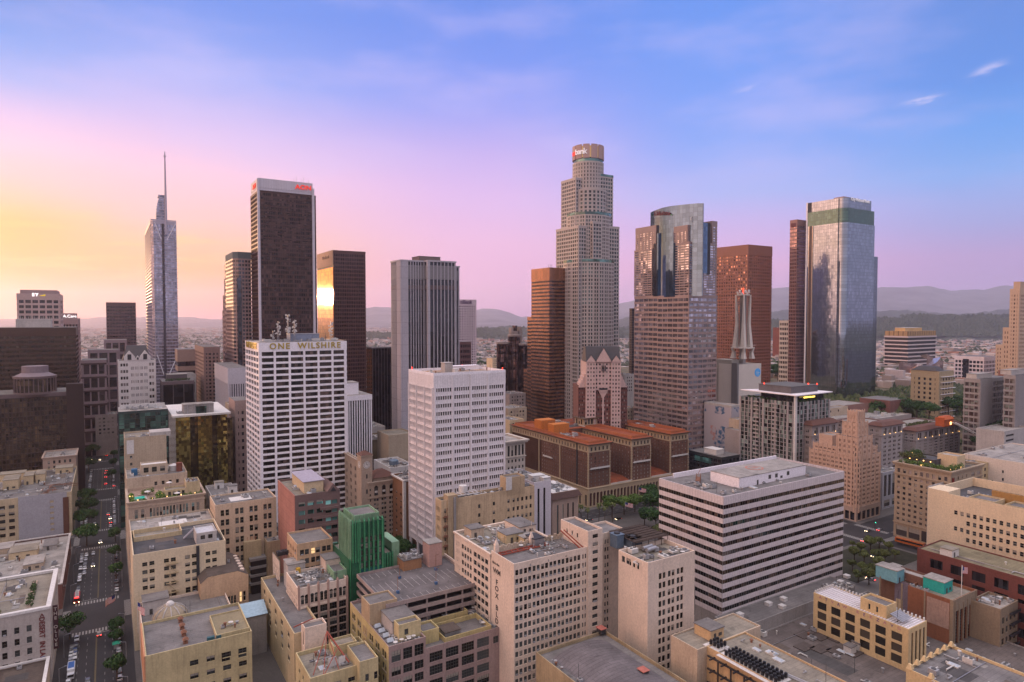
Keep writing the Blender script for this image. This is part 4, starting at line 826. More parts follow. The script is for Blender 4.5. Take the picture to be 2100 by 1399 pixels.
# dark green glass block
gg = glass('green_glass', (.03, .085, .08), (3, 3.6), .015, .8, .1, .3, c2=(.055, .12, .10))
L = Lot(243, 845, xl=241, xr=344, z=76, L=26); rt = L.root('office_building', 'dark green glass office block with white roof line beside the avenue', 'building')
tower(rt, rect(L.W, L.L), 0, L.H, 20, 3, gg, flat('mullion_green', (.02, .04, .04), .5), .12, .25, .12, top=1.2, rm=rpale, topm=flat('mullion_green', (.02, .04, .04), .5)); clutter(rt, 3, L.W-3, 2, 16, L.H, 16, 17, 1.2); mbox(rt, 'roof_screen', white, 1, L.W-1, 12, 12.5, L.H, L.H+3)
# gold glass tower with white slab roof
gd = glass('gold_glass', (.62, .48, .16), (1.6, 1.9), .03, .75, .06, .9, c2=(.25, .22, .07)); gd2 = glass('bronze_glass', (.10, .075, .035), (1.6, 1.9), .02, .7, .08, .7)
L = Lot(360, 853, xl=345, xr=466, z=72); rt = L.root('office_tower', 'gold mirrored glass tower under a thin white roof slab', 'building'); zt = L.H-1.0
w = L.W; pl = [(0, 0), (w*.27, 0), (w*.27, 3), (w*.42, 3), (w*.42, .8), (w*.7, .8), (w*.7, 3), (w*.8, 3), (w*.8, 1.2), (w, 1.2), (w, L.L), (0, L.L)]
mb = MB(); mb.prism(pl, 0, zt); mb.obj('curtain_wall', gd, rt); mb = MB(); mb.box(w*.27, w*.42, 2.6, 3.2, 0, zt); mb.box(w*.7, w*.8, 2.6, 3.2, 0, zt); mb.box(w-.1, w+3.4, 1.4, L.L, 0, zt-3); mb.obj('dark_bay', gd2, rt)
mb = MB(); mb.box(-2, w+2, -2, L.L+1, zt, zt+1.2); mb.obj('roof_slab', white, rt); hut(rt, w*.16, w*.75, 4, 15, zt+1.2, zt+7.5, grey, rpale, False); hut(rt, w*.4, w*.6, 3, 3.9, zt+1.2, zt+6, gg, gg, False, 'glass_bay'); mb = MB()
for i in range(4): mb.tube((w*.24+i*w*.14, 4, zt+1), (w*.24+i*w*.14, 4, zt+8), .3, 4)
mb.obj('roof_frame', metal, rt); clutter(rt, 1, w*.14, 2, 12, zt+1.2, 4, 3)
# blue corrugated shed and low court between
a = hit(487, 1262, z=18); L = UV(a.dot(UD), a.dot(UD)+8, a.dot(VD), a.dot(VD)+11, 18)
mb = MB(); mb.box(0, L.W, 0, L.L, 0, 16.5, 0); mb.quad((-.5, -.6, 16.4), (L.W+.5, -.6, 16.4), (L.W+.5, L.L, 19), (-.5, L.L, 19), 1); mb.quad((-.5, L.L, 18.9), (L.W+.5, L.L, 18.9), (L.W+.5, -.6, 16.3), (-.5, -.6, 16.3), 1)
rt = L.root('shed', 'small shed with pale blue corrugated roof beside the yellow theatre', 'shed'); o = mb.obj('shed_body', [grey, flat('tin_blue', (.30, .42, .50), .5, .3)], rt)
# brown gambrel roofed theatre
L = Lot(411, 1192, xl=409, xr=509, z=28, L=27); 
rt = L.root('theatre_building', 'peach theatre with brown gambrel roof between the cream building and parking', 'building')
mb = MB(); w, l, h = L.W, L.L, L.H; zz = [(0, h-1.5), (w*.16, h+1.0), (w*.78, h+1.2), (w, h-1.0)]
pk = wall('stucco_peach', (.56, .38, .24)); fr = face(mb, (0, 0), (1, 0), (0, -1), w, 0, h-1.5, rects((2, 11, 1, 12, 18, 1, .75, .7, 2, .6), (w*.42, w*.74, 1, 14, 20, 1, .95, .7, 5, .4), (w*.8, w-1, 1, 15, 21, 1, .9, .7, 2, .5), (w*.55, w-1, 2, 8, 12, 1, .6, .6)), .3)
mb.poly([(0, 0, h-1.5), (w, 0, h-1.5), (w, 0, h-1.0), (w*.78, 0, h+1.2), (w*.16, 0, h+1.0)]); mb.quad((0, l, 0), (0, 0, 0), (0, 0, h-1.5), (0, l, h-1.5)); mb.quad((w, 0, 0), (w, l, 0), (w, l, h-1), (w, 0, h-1)); mb.quad((w, l, 0), (0, l, 0), (0, l, h), (w, l, h)); mb.obj('wall', pk, rt)
mb = MB()
for (xa, za), (xb, zb) in zip(zz, zz[1:]): mb.quad((xa, .3, za), (xb, .3, zb), (xb, l, zb), (xa, l, za))
mb.obj('roof', rbrown, rt); place_windows(rt, [((0, 0), (1, 0), (0, -1), fr)], win_mats(GL['win'], fl, pk), 'sash')
mb = MB(); mb.box(w*.7, w*.92, -1.2, 0, 13.2, 13.4); mb.box(w*.7, w*.92, -1.2, -1.1, 13.4, 14.4); mb.obj('balcony', rust, rt); clutter(rt, w*.3, w*.7, 8, 20, h+1.1, 3, 9, .7)
for i in range(6): mb = MB(); mb.cyl(0, 0, .9, 0, 1.2, 10); mb.obj('roof_vent', pink, rt, (w*.9, 4+i*3.6, h-.6))
# low parking deck with stripes + green turf roof
L = Lot(512, 1140, xl=508, xr=640, z=20, L=34); rt = L.root('parking_garage', 'grey parking structure with turf roof strip behind the arched theatre', 'garage')
for k in range(4): mb = MB(); mb.box(0, L.W, 0, L.L, 18-4*k-1.2, 18-4*k); mb.obj('deck', grey, rt)
mbox(rt, 'core', flat('garage_dark', (.03, .025, .025), .9), .8, L.W-.8, .8, L.L-.8, 0, 17.5); mbox(rt, 'end_block', cream, -2, 6, 3, 13, 0, 26); mbox(rt, 'turf_roof', leaf_mat('turf', (.03, .09, .02), (.04, .10, .03)), 6.2, L.W, 8, 12, 18, 19.5); mb = MB(); mb.cyl(0, 0, .9, 0, 1.8, 10); mb.cyl(2, 0, .9, 0, 1.8, 10); mb.obj('tank', flat('tank_tan', (.5, .33, .22), .6), rt, (0, 6, 26)); clutter(rt, 1, 6, 4, 12, 26, 4, 6, .6)
L = Lot(548, 1112, xl=528, xr=594, z=26, L=14); rt = masonry(L, 'low_building', 'flat white roofed block at the foot of the salmon building', ochre, rpale, [], [], cl=5, seed=19, par=.4)
L = Lot(527, 1108, xl=490, xr=560, z=16); rt = masonry(L, 'low_building', 'small dark roofed annex below the white gridded tower', grey, rdark, [(2, 8, 2, 3, 13, 2, .5, .6)], [], cl=8, seed=20, par=.5); hut(rt, 5, 9, 2, 6, 15.5, 19, white, metal, False, 'plant_screen')
# ================================================================== left side of the avenue
L = UV(295, 338, -56, -20.5, 28.5, left=True); L1 = L
wg = wall('stone_grey', (.42, .38, .35), .12, .25)
nx = L.W
rt = masonry(L, 'office_building', 'grey stone building with white parapet and red script sign at left corner', wg, rbeige, [(nx-15.5, nx-4.6, 3, L.H-21, L.H-4, 4, .42, .56), (nx-33, nx-17, 4, L.H-21, L.H-4, 4, .42, .56), (nx-33, nx-4.6, 7, 2, L.H-21.5, 1, .5, .8)], [(1, 42, 16, 5, L.H-3, 5, .5, .7)], par=.4)
mb = MB(); ring(mb, 0, L.W, 0, L.L, L.H-.2, 1.0, .3, 0, 1.3); mb.obj('white_parapet', white, rt)
rs = flat('sign_red', (.13, .02, .02), .6)
text('<DESERT  IN LA', 2.3, rs, rt, (nx-2.6, -.12, L.H-9.5), 0, 'sign_lettering', .08, True).rotation_euler = (R(90), R(90), 0)
mb = MB(); mb.box(-.8, .8, 0, .12, -.8, .8); mb.obj('sign_panel', flat('sign_blue', (.05, .06, .25), .6), rt, (nx-2.6, -.12, L.H-18.6))
hut(rt, nx-36, nx-20, 6, 16, L.H-.4, L.H+5.4, wg, rpale); mbox(rt, 'glass_band', gg, nx-35.5, nx-21, 5.9, 6.02, L.H+1, L.H+3.6); planter(rt, nx-7.5, nx-6.2, 6, 34, L.H-.4, 1.3, 9, LF); planter(rt, nx-19, nx-15, 2, 5, L.H-.4, 2.2, 10, LF2)
clutter(rt, nx-18, nx-9, 6, 38, L.H-.3, 8, 77)
# vertical blade sign over the pavement
mb = MB(); mb.box(0, 1.6, -.3, .3, 0, 17); o = mb.obj('blade_sign', flat('sign_maroon', (.06, .02, .025), .6), rt, (nx+.2, 10, 8.5))
for i, ch in enumerate('THE OLIVE'): 
    if ch != ' ': text(ch, 1.7, flat('sign_cream', (.55, .5, .45), .6), o, (.8, -.34, 15.6-i*1.75), 0, 'sign_letter', .04, True)
L = UV(262, 294.5, -56, -21, 10, left=True); rt = masonry(L, 'low_building', 'low white edged roof in the bottom left corner', wall('stucco_warm', (.50, .40, .30)), rbrown, [], [], cl=5, seed=5, par=.6); mb = MB(); ring(mb, 0, L.W, 0, L.L, 10, .6, .2, 0, .9); mb.obj('white_parapet', white, rt)
L = UV(368, 452, -72, -20.8, 12, left=True); rt = masonry(L, 'store_building', 'long low building with white curb and many roof sheds left of the avenue', wall('brick_maroon', (.20, .09, .075)), rpale, [(2, L.W-1, 9, 1, 9, 2, .7, .7)], [(2, 80, 18, 1, 10, 2, .6, .7)], par=.8, cl=44, seed=55, limit=50)
mb = MB(); ring(mb, 0, L.W, 0, L.L, 11.9, .5, .3, 0, .8); mb.obj('white_curb', palegrey, rt)
for i, (x, y, w, l, h) in enumerate(((28, 4, 12, 9, 3), (10, 16, 14, 10, 4), (34, 30, 8, 14, 3.4), (5, 40, 12, 16, 5), (26, 52, 12, 12, 4), (8, 66, 18, 10, 3), (40, 60, 6, 14, 2.6))): hut(rt, x, x+w, y, y+l, 11.2, 11.2+h, [palegrey, tan, beige][i % 3], [rgrey, rbeige, rpale][i % 3])
planter(rt, 20, 27, 12, 20, 11.2, 2.2, 33, LF2)
L = UV(490, 574, -74, -21.5, 28, left=True); blue = wall('paint_bluegrey', (.37, .37, .41), .08, .12); nx = L.W; BG = L
k = L.fx(37, 0)
rt = masonry(L, 'office_building', 'building with tall blank blue grey end wall and warm side on the avenue', wall('stucco_honey', (.52, .42, .28)), rgrey,
    [(2, k-1, 5, 4, L.H-3, 5, .62, .5)], [(3, 80, 24, 3, L.H-4, 6, .45, .8)], par=1.0, cl=40, seed=66, cornice=None, limit=90)
mb = MB(); f = face(mb, (k, -.25), (1, 0), (0, -1), nx-k-2.5, 0, L.H+.3, rects((nx-k-11.5, nx-k-9, 1, 4, L.H-3, 6, .8, .4)), .3); mb.obj('painted_wall', blue, rt); place_windows(rt, [((k, -.25), (1, 0), (0, -1), f)], win_mats(GL['win'], fl, blue), 'plain')
mb = MB(); mb.box(nx-4.6, nx-1.6, -.4, .0, 2, L.H-3); mb.obj('brown_panel', flat('panel_brown', (.12, .05, .03), .7), rt)
for i, (x, y, w, l, h) in enumerate(((4, 20, 9, 14, 6), (15, 30, 8, 16, 6.5), (25, 40, 5, 14, 6), (31, 42, 5, 14, 6), (10, 58, 14, 10, 5), (nx-12, 66, 10, 12, 4))): hut(rt, x, x+w, y, y+l, L.H-1, L.H-1+h, tan if i else white, rbeige)
mb = MB(); rnd = random.Random(4)
for i in range(30): x = rnd.uniform(nx-16, nx-3); y = rnd.uniform(2, 26); a = rnd.uniform(2, 8); mb.tube((x, y, L.H-.3+rnd.random()), (x+(a if i % 2 else 0), y+(0 if i % 2 else a), L.H+rnd.random()), .18, 4)
mb.obj('pipe_run', rust, rt)
L = UV(575, 604, -42, -22, 36, left=True); rt = masonry(L, 'office_building', 'pale stone building beyond the blue grey wall with colonnaded avenue side', stone, rpale, [(2, 18, 5, 4, 34, 8, .4, .6)], [(2, 27, 7, 8, 32, 1, .5, .95)], left if False else 'plain', par=1.0, cl=5, seed=7, cornice=(1, .8))
L = UV(700, 760, -40, -22, 38, left=True); rt = masonry(L, 'office_building', 'slim tan building far up the left side of the avenue', tan, rpale, [(1, 17, 4, 4, 36, 9, .4, .6)], [(2, 58, 10, 4, 36, 9, .5, .5)], 'plain', cl=2, par=.8)
# dark lower building with round tower
dk = glass('brown_glass', (.035, .025, .018), (2.2, 3.9), .012, .7, .12, .15, c2=(.06, .04, .024))
dkm = flat('bronze_panel', (.035, .02, .018), .5, .3)
L = UV(608, 650, -130, -23, 80, left=True); L.W = 107; L.L = 38
rt = L.root('office_building', 'dark bronze ribbed building with round roof drum left of the avenue', 'building')
tower(rt, rect(L.W, L.L), 0, 80, 22, 2.2, dk, dkm, .2, .5, .35, top=3, rm=rgrey, topm=flat('parapet_mauve', (.12, .085, .09), .7))
x = L.fx(136); mbox(rt, 'dark_shaft', dkm, x, x+11, -2, 6, 0, 86)
x, _ = L.fx(70), 0; mb = MB(); mb.cyl(x, 10, 13, 80, 92, 28, 0); o = mb.obj('drum_core', dk, rt); mb = MB(); mb.cyl(x, 10, 14, 79, 80.6, 28); mb.cyl(x, 10, 14, 91, 92.6, 28)
for i in range(28): a = 2*math.pi*i/28; mb.cyl(x+13.2*math.cos(a), 10+13.2*math.sin(a), .4, 80, 91, 5)
mb.obj('drum_ring', flat('parapet_mauve', (.12, .085, .09), .7), rt); mb = MB(); mb.cyl(x, 12, 13, 92.6, 95, 24, r2=8.5); mb.cyl(x, 12, 8.5, 95, 100, 20); mb.obj('drum_cap', flat('cap_grey', (.2, .16, .18), .7), rt)
# big brown banded tower
L = UV(664, 720, -120, -23.5, 129, left=True); L.W = 96.5; L.L = 52
gb = glass('amber_glass', (.07, .05, .03), (1.6, 3.8), .008, .7, .1, .45, c2=(.035, .024, .018))
rt = L.root('office_tower', 'broad dark brown office tower with horizontal bands at left edge', 'building')
tower(rt, rect(L.W, L.L), 0, 129, 33, 1.6, gb, flat('spandrel_brown', (.055, .03, .024), .5, .2), .46, .12, .15, .1, top=5.5, rm=rgrey, pm=dkm)
o = hut(rt, L.fx(30), L.fx(104), 8, 20, 129, 136, palegrey, white, False); mb = MB()
for i in range(40): x = L.fx(32)+i*1.3; mb.tube((x, 9, 136), (x, 9, 137+(i*7 % 5)*.5), .12, 4)
mb.obj('antenna_row', white, rt)
# ================================================================== middle distance
# white gridded office tower with gilt letters
L = Lot(531.5, 703, xl=504.5, xr=709, Y=395); OW = L
whp = wall('frame_white', (.84, .80, .84), .06, .08, .6)
rt = L.root('office_tower', 'white gridded office tower with gilt lettering and roof antennas', 'building')
og = glass('grid_glass', (.02, .018, .016), (1.9, 3.9), .006, .9, .1, .1, c2=(.05, .035, .03))
zt = L.z(718); h = (zt - L.z(1068))/28
tower(rt, rect(L.W, L.L), zt-30*h, L.H, 30, {0: 6, 3: 5, 1: 5, 2: 6}, og, whp, .34, 1.3, .5, .5, top=L.H-zt, rm=rpale)
mbox(rt, 'base', grey, .5, L.W-.5, .5, L.L-.5, 0, zt-30*h)
gold = flat('gilt', (.50, .36, .06), .35, .5)
text('ONE  WILSHIRE', 5.2, gold, rt, (L.W*.52, -.75, L.H-2.5), 0, 'lettering', .15, True, space=1.25); text('ONE WILSHIRE', 5.4, gold, rt, (-.75, L.L*.5, L.H-2.4), -math.pi/2, 'lettering', .15, True)
z = L.H; clutter(rt, 4, L.W-4, 3, 16, z, 26, 41, 1.1)
hut(rt, L.W*.38, L.W*.72, 8, 18, z, z+5, flat('unit_blue2', (.25, .29, .38), .5, .3), metal, False, 'plant_room')
for x, hh, n in ((12, 13, 14), (18, 17, 24), (22, 14, 18), (45, 13, 16), (9, 7, 8)):
    mb = MB(); rnd = random.Random(n)
    for a, b in ((0, 0), (1, 0), (0, 1), (1, 1)): mb.tube((a, b, 0), (.5+.2*(a-.5), .5+.2*(b-.5), hh), .08, 4)
    for k in range(int(hh/1.5)): mb.tube((0, 0, k*1.5), (1, 0, k*1.5), .05, 4); mb.tube((0, 0, k*1.5), (1, 0, k*1.5+1.4), .05, 4)
    m = mb.obj('antenna_mast', metal, rt, (x, 6, z)); mb = MB()
    for k in range(n): a, r = rnd.uniform(0, 6.28), rnd.uniform(.35, .7); cx, cy, cz = .5+1.1*math.cos(a), .5+1.1*math.sin(a), rnd.uniform(hh*.3, hh); mb.tube((cx, cy-.2, cz), (cx+.1*math.cos(a), cy-.5, cz), r*.5, 8, r2=r)
    mb.obj('microwave_dishes', white, m)
mb = MB(); ring(mb, .5, L.W-.5, .5, L.L-.5, z+.4, .12, .05, 0, .1)
for i in range(24): mb.tube((L.W*i/23, .3, z), (L.W*i/23, .3, z+1.2), .06, 4)
mb.obj('railing', metal, rt)
for x in (L.W*.64, L.W*.87, 5): mb = MB(); mb.prism([(-1.6, -.5), (1.6, -.5), (1.6, .5), (-1.6, .5)], 0, 1.6, poly2=[(-2.4, -.7), (2.4, -.7), (2.4, .7), (-2.4, .7)]); mb.obj('horn_antenna', white, rt, (x, 1.5, z+.3))
L = UV(OW.o.dot(UD)-24, OW.o.dot(UD)-1, OW.o.dot(VD)-10, OW.o.dot(VD)+50, 9); rt = masonry(L, 'low_building', 'dark podium roof with parked plant below the white gridded tower', grey, rdark, [], [], cl=24, seed=90, par=.6)
# white lattice tower on stilts
L = Lot(890, 771, xl=840, xr=1034.5, Y=339); LT = L
rt = L.root('office_tower', 'white precast office tower standing on stilts with lattice left face', 'building')
zt = L.z(795.5); zb = L.z(1135); n = 21; h = (zt-zb)/n
lw_ = wall('precast_white', (.76, .71, .73), .05, .08, .6, panel=(1.45, 60, .05), jc=.6); lg = glass('lattice_glass', (.015, .013, .012), (1.45, 3.9), .01, .9, .1, 0, c2=(.07, .06, .045))
mb = MB(); mb.prism(rect(L.W, L.L), zb, L.H-.5); mb.obj('curtain_wall', lg, rt)
# storey frame: spandrel, sun hoods and seven mullions per bay between broad piers
mb = MB(); W_, D_ = L.W, L.L; nb = 4; bw = W_/nb
mb.prism(offset(rect(W_, D_), .35), 0, h*.42, bottom=True)
for b in range(nb):
    for k in range(8): x = b*bw+.7+(bw-1.4)*k/7; mb.box(x-.22, x+.22, -.45, .1, h*.4, h+.01)
    mb.box(b*bw+.5, b*bw+bw-.5, -.62, .1, h*.9, h*1.0)
for b in range(nb+1): x = min(max(b*bw, .4), W_-.4); mb.box(x-.55, x+.55, -.75, .1, 0, h+.01)
sb = 3; sw = D_/sb
for b in range(sb):
    for k in range(12): y = b*sw+.5+(sw-1)*k/11; mb.box(-.55, .1, y-.14, y+.14, h*.2, h+.01)
    mb.box(-.6, .1, b*sw+.3, b*sw+sw-.3, h*.84, h)
for b in range(sb+1): y = min(max(b*sw, .4), D_-.4); mb.box(-1.05, .1, y-.35, y+.35, 0, h+.01)
me = mb.mesh('storey', [lw_])
for k in range(n): link('storey', me, rt, (0, 0, zb+h*k))
mb = MB(); mb.prism(offset(rect(W_, D_), .45), zt, L.H); [mb.box(b*bw-.5, b*bw+.5, -.8, 0, zt, L.H-.2) for b in (1, 2, 3)]
mb.obj('crown_wall', lw_, rt); mb = MB(); ring(mb, -.4, W_+.4, -.4, D_+.4, L.H, 1.4, .05, 0, .4); mb.obj('parapet', whp, rt); mbox(rt, 'roof', roofm('roof_tan', (.42, .28, .19)), .2, W_-.2, .2, D_-.2, L.H, L.H+.05)
for i, (x, y) in enumerate([(.3, 0), (bw, 0), (2*bw, 0), (3*bw, 0), (W_-.6, 0), (0, sw), (0, 2*sw), (0, D_-.6), (W_-.6, D_-.6), (W_-.6, sw)]): mbox(rt, 'column', lw_, x-.55, x+.55, y-.5, y+.6, 0, zb+.1)
mbox(rt, 'lobby_core', dark, 8, W_-8, 8, D_-4, 0, zb-.1)
o = hut(rt, W_*.25, W_*.36, 9, 14, L.H+.05, L.H+6, palegrey, palegrey, False, 'plant_room'); mb = MB(); mb.cyl(0, 0, 1.6, 0, 2.6, 12); mb.obj('tank', white, o, (W_*.38, 8, L.H)); hut(rt, W_*.55, W_*.95, D_-7, D_-2, L.H+.05, L.H+2.6, whp, whp, False, 'roof_screen'); clutter(rt, 3, W_-3, 4, D_-5, L.H, 9, 12, .9)
rl = flat('beacon', (1, .1, .05), .5, emit=(1, .03, .01), estr=5)
for x, y in ((1, D_-1), (W_-1, .5), (W_*.75, D_-2)): mb = MB(); mb.cyl(0, 0, .12, 0, 1.2, 6); mb.cyl(0, 0, .16, 1.2, 1.5, 8); mb.obj('warning_light', rl, rt, (x, y, L.H+1.2))
# ochre warehouse right of it
L = Lot(905, 1027, xl=893, xr=1096, z=51)
wh = wall('brick_sandy', (.56, .42, .27), .3, .55)
rt = masonry(L, 'warehouse_building', 'stained sandy brick building with roof tank in front of the lattice tower', wh, rdark,
    [(L.fx(980), L.fx(986), 1, 8, L.H-3.6, 9, .8, .42), (L.fx(1010), L.fx(1016), 1, 8, L.H-3.6, 9, .8, .42), (L.fx(1040), L.fx(1046), 1, 8, L.H-3.6, 9, .8, .42), (L.fx(1049), L.W-1, 5, 8, L.H-3.6, 9, .5, .45), (1, 5, 2, 8, L.H-3, 9, .4, .5)],
    [(1, L.L-1, 3, 8, L.H-2.5, 9, .45, .5)], kind='plain', cl=12, seed=33, par=1.2)
mbox(rt, 'stair_shaft', ochre, L.fx(917), L.fx(937), -.8, 4, 0, L.H+2.0); mbox(rt, 'flue', grey, L.fx(928), L.fx(933), -1.3, -.8, 0, L.H+1); zr = L.H-1.2
x = L.fx(965); mb = MB(); mb.cyl(x, 8, 2.0, zr+1, zr+4.6, 14); mb.obj('water_tank', white, rt); mb = MB()
for i in range(6): mb.box(x-5+i*2.2, x-4.7+i*2.2, 3, 9, zr+1.1, zr+1.4)
mb.box(x-5.2, x+6.8, 2.8, 3.1, zr+1.1, zr+1.5); mb.box(x-5.2, x+6.8, 9, 9.3, zr+1.1, zr+1.5); mb.obj('roof_frame', white, rt)
sub(rt, ochre, rgrey, L.fx(1040), L.fx(1076), -.1, 7, zr-2, L.H+6, name='penthouse'); mbox(rt, 'white_board', white, L.fx(1038)-.2, L.fx(1049), -.3, -.1, zr+1, L.H+6.2)
mb = MB()
for k in range(9):
    z = 6+k*4.6; mb.box(L.fx(908), L.fx(917)-.2, -1.4, 0, z, z+.15); mb.box(L.fx(908), L.fx(917)-.2, -1.4, -1.3, z, z+1.1); mb.tube((L.fx(909), -1, z), (L.fx(916), -1, z+4.6), .12, 4)
mb.obj('fire_escape', rust, rt)
# salmon brick building with gable
L = Lot(605, 1017, xl=570.5, xr=697, Y=295.6); sal = wall('brick_salmon', (.43, .20, .16), .15, .3, panel=(5.5, 3.9, .14), jc=.75); sal2 = wall('brick_taupe', (.17, .11, .10), .15, .2)
teal = glass('teal_glass', (.03, .10, .10), (2.6, 3.9), .03, .9, .08, .3, c2=(.22, .48, .45))
rt = masonry(L, 'office_building', 'salmon brick building with turquoise windows and small gable below the white tower', sal2, rbeige,
    [(1, L.W*.64, 3, L.H-27, L.H-2.4, 6, .74, .5), (L.W*.66, L.W-1, 1, L.H-27, L.H-3.4, 6, .92, .5, 2, .3)], [], kind='plain', gm=teal, cl=6, seed=6, par=1)
mb = MB(); mb.quad((-.12, L.L, 0), (-.12, 0, 0), (-.12, 0, L.H), (-.12, L.L, H)) if False else mb.box(-.25, -.01, 0, L.L, 0, L.H+.05); mb.obj('side_wall', sal, rt)
for k in range(3): xx = L.W*(.2+.17*k); mbox(rt, 'projecting_bay', sal2, xx, L.W-.5-k*.2, -.5-.35*k, -.02, L.H-8.3-3.95*(2-k), L.H-7.2-3.95*(2-k))
gx0, gx1 = L.W*.7, L.W-.2; gm_ = (gx0+gx1)/2; mb = MB(); zz = L.H-.2
mb.poly([(gx0, -.3, zz), (gx1, -.3, zz), (gm_, -.3, zz+3.6)]); mb.quad((gx0, -.3, zz), (gm_, -.3, zz+3.6), (gm_, 14, zz+3.6), (gx0, 14, zz)); mb.quad((gm_, -.3, zz+3.6), (gx1, -.3, zz), (gx1, 14, zz), (gm_, 14, zz+3.6)); mb.poly([(gx0, 14, zz), (gm_, 14, zz+3.6), (gx1, 14, zz)]); mb.obj('gable_roof', sal2, rt)
mb = MB(); mb.poly([(gx0+1.6, -.35, zz), (gx1-1.6, -.35, zz), (gm_, -.35, zz+2.2)]); mb.obj('gable_window', dark, rt)
hut(rt, 5.5, 14.5, 5.5, L.L-6, L.H-1, L.H+4.6, wall('stucco_tan', (.6, .47, .3)), flat('roof_lilac', (.34, .31, .38), .8), False, 'penthouse', .6)
# beaux-arts block with clock tower
L = Lot(756, 990, xl=742, xr=820, Y=379); H = L.H; cs = wall('stone_clock', (.42, .33, .26), .12, .25); tile = wall('tile_brown', (.13, .06, .045), .2, .1)
rt = masonry(L, 'office_building', 'ornate stone building with square clock tower and brown tiled roof', cs, rbeige,
    [(2.2, L.W-3, 3, 6, H-9.5, 9, .62, .55, 2, .35), (2.2, L.W-3, 3, H-9, H-2.6, 1, .5, .8), (L.W-2.4, L.W-.6, 1, 6, H-3, 10, .6, .45), (.4, 1.6, 1, 6, H-3, 10, .7, .45)], [(2, 16, 3, 6, H-4, 10, .3, .5)], belts=[(H-9.6, .6, .5), (H-1.6, .5, .4)], cornice=(1.2, .9), cl=0)
zr = H-1.1; mb = MB(); mb.box(3.5, L.W-2.5, 2, 14, zr, H+1.8); mb.obj('attic', cs, rt); mb = MB(); mb.prism([(2.6, 1), (L.W-1.6, 1), (L.W-1.6, 15), (2.6, 15)], H+1.8, H+5.2, poly2=[(L.W*.45, 6), (L.W*.62, 6), (L.W*.62, 10), (L.W*.45, 10)], bottom=True); mb.obj('tiled_roof', tile, rt)
for i in range(3):
    xc = 2.2+(L.W-5.2)/3*(i+.5); mb = MB(); mb.poly([(xc+.95*math.cos(math.pi*k/8), -.03, H-3.3+.95*math.sin(math.pi*k/8)) for k in range(9)]); mb.obj('arch_head', GL['win'], rt); mbox(rt, 'window_panel', white, xc-.9, xc+.9, -.1, -.03, H-6.6, H-5.4)
tx = -4.2; tz = L.z(938, tx); mb = MB(); mb.box(tx, tx+6.6, .5, 8, 0, tz, 0); mb.box(tx-.4, tx+7, .1, 8.4, tz, tz+.9, 0); mb.prism([(tx-.6, -.1), (tx+7.2, -.1), (tx+7.2, 8.6), (tx-.6, 8.6)], tz+.9, tz+3.0, 1, poly2=[(tx+2.8, 3.8), (tx+3.8, 3.8), (tx+3.8, 4.6), (tx+2.8, 4.6)]); tw = mb.obj('clock_tower', [cs, tile], rt)
for o_, r_ in (((tx+3.3, .45, tz-5), 0), ((tx-.05, 4.2, tz-5), -math.pi/2)):
    mb = MB(); mb.poly([(2.1*math.cos(t*math.pi/12), 0, 2.1*math.sin(t*math.pi/12)) for t in range(24)]); [mb.box(1.6*math.cos(k*math.pi/6)-.15, 1.6*math.cos(k*math.pi/6)+.15, -.06, -.02, 1.6*math.sin(k*math.pi/6)-.15, 1.6*math.sin(k*math.pi/6)+.15, 1) for k in range(12)]; mb.box(-.12, .12, -.08, -.03, 0, 1.4, 1); mb.box(0, 1.0, -.08, -.03, -.12, .12, 1); mb.obj('clock_face', [white, dark], tw, o_, r_)
for k in range(3): mbox(tw, 'slit_window', dark, tx+2.9, tx+3.7, .42, .52, tz-13-9*k, tz-10.5-9*k)
L2 = Lot(744, 949, xl=705.5, xr=749, Y=392); rt2 = masonry(L2, 'office_building', 'narrow stone wing with paired windows between clock tower and white gridded tower', cs, rbeige, [(.5, L2.W-.3, 1, 4, L2.H-4, 9, .6, .55, 2, .3)], [(1, L2.L-1, 4, 4, L2.H-4, 9, .3, .52, 2, .4)], kind='plain', cornice=(1, .8))
L = Lot(828, 985, xl=822, xr=858, Y=372, L=18); masonry(L, 'brick_building', 'white cornered brick building squeezed between clock building and lattice tower', wall('brick_umber', (.22, .11, .06), .2, .2), rpale, [], [(1, 15, 2, 6, 36, 8, .3, .4)], cl=5, seed=2, cornice=(1, .7), corn_m=white)
mbox(L.r, 'corner_strip', white, -.4, 1.2, -.4, 1.0, 0, L.H)
L = Lot(800, 960, xl=752, xr=850, Y=410, L=30); masonry(L, 'office_building', 'white roofed building behind the brown tiled roof with round tank', white, rpale, [(L.W*.35, L.W-1, 4, 30, L.H-2, 3, .35, .5)], [], kind='plain', cl=12, seed=17); mb = MB(); mb.cyl(0, 0, 3, 0, 2.4, 14); mb.dome(0, 0, 2.4, 3, 1, 14, 3); mb.obj('round_tank', bluish, L.r, (6, 9, L.H))
L = Lot(712, 908, xl=705, xr=802, Y=520, L=30); rt = masonry(L, 'office_building', 'olive brown flat block with sunken roof behind the white gridded tower', wall('stone_olive', (.20, .15, .09)), rpale, [(4, L.W-2, 8, 40, L.H-3, 1, .5, .6)], [], kind='plain', cl=14, seed=18, cornice=(1, .6)); clutter(rt, 5, L.W-3, 5, 20, L.H, 10, 5, 1.3)
L = Lot(797, 893, xl=793, xr=850, Y=500, L=25); masonry(L, 'theatre_building', 'plain tan stage block at the foot of the finned silver tower', wall('brick_pale', (.46, .37, .27)), rbeige, [], [])
L = Lot(722, 880, xl=711, xr=790, Y=560, L=35); rt = masonry(L, 'low_building', 'low white roof covered with plant and solar panels', palegrey, rpale, [], [], cl=50, seed=19); mbox(rt, 'blue_dome', bluish, 16, 20, 10, 14, L.H, L.H+2)
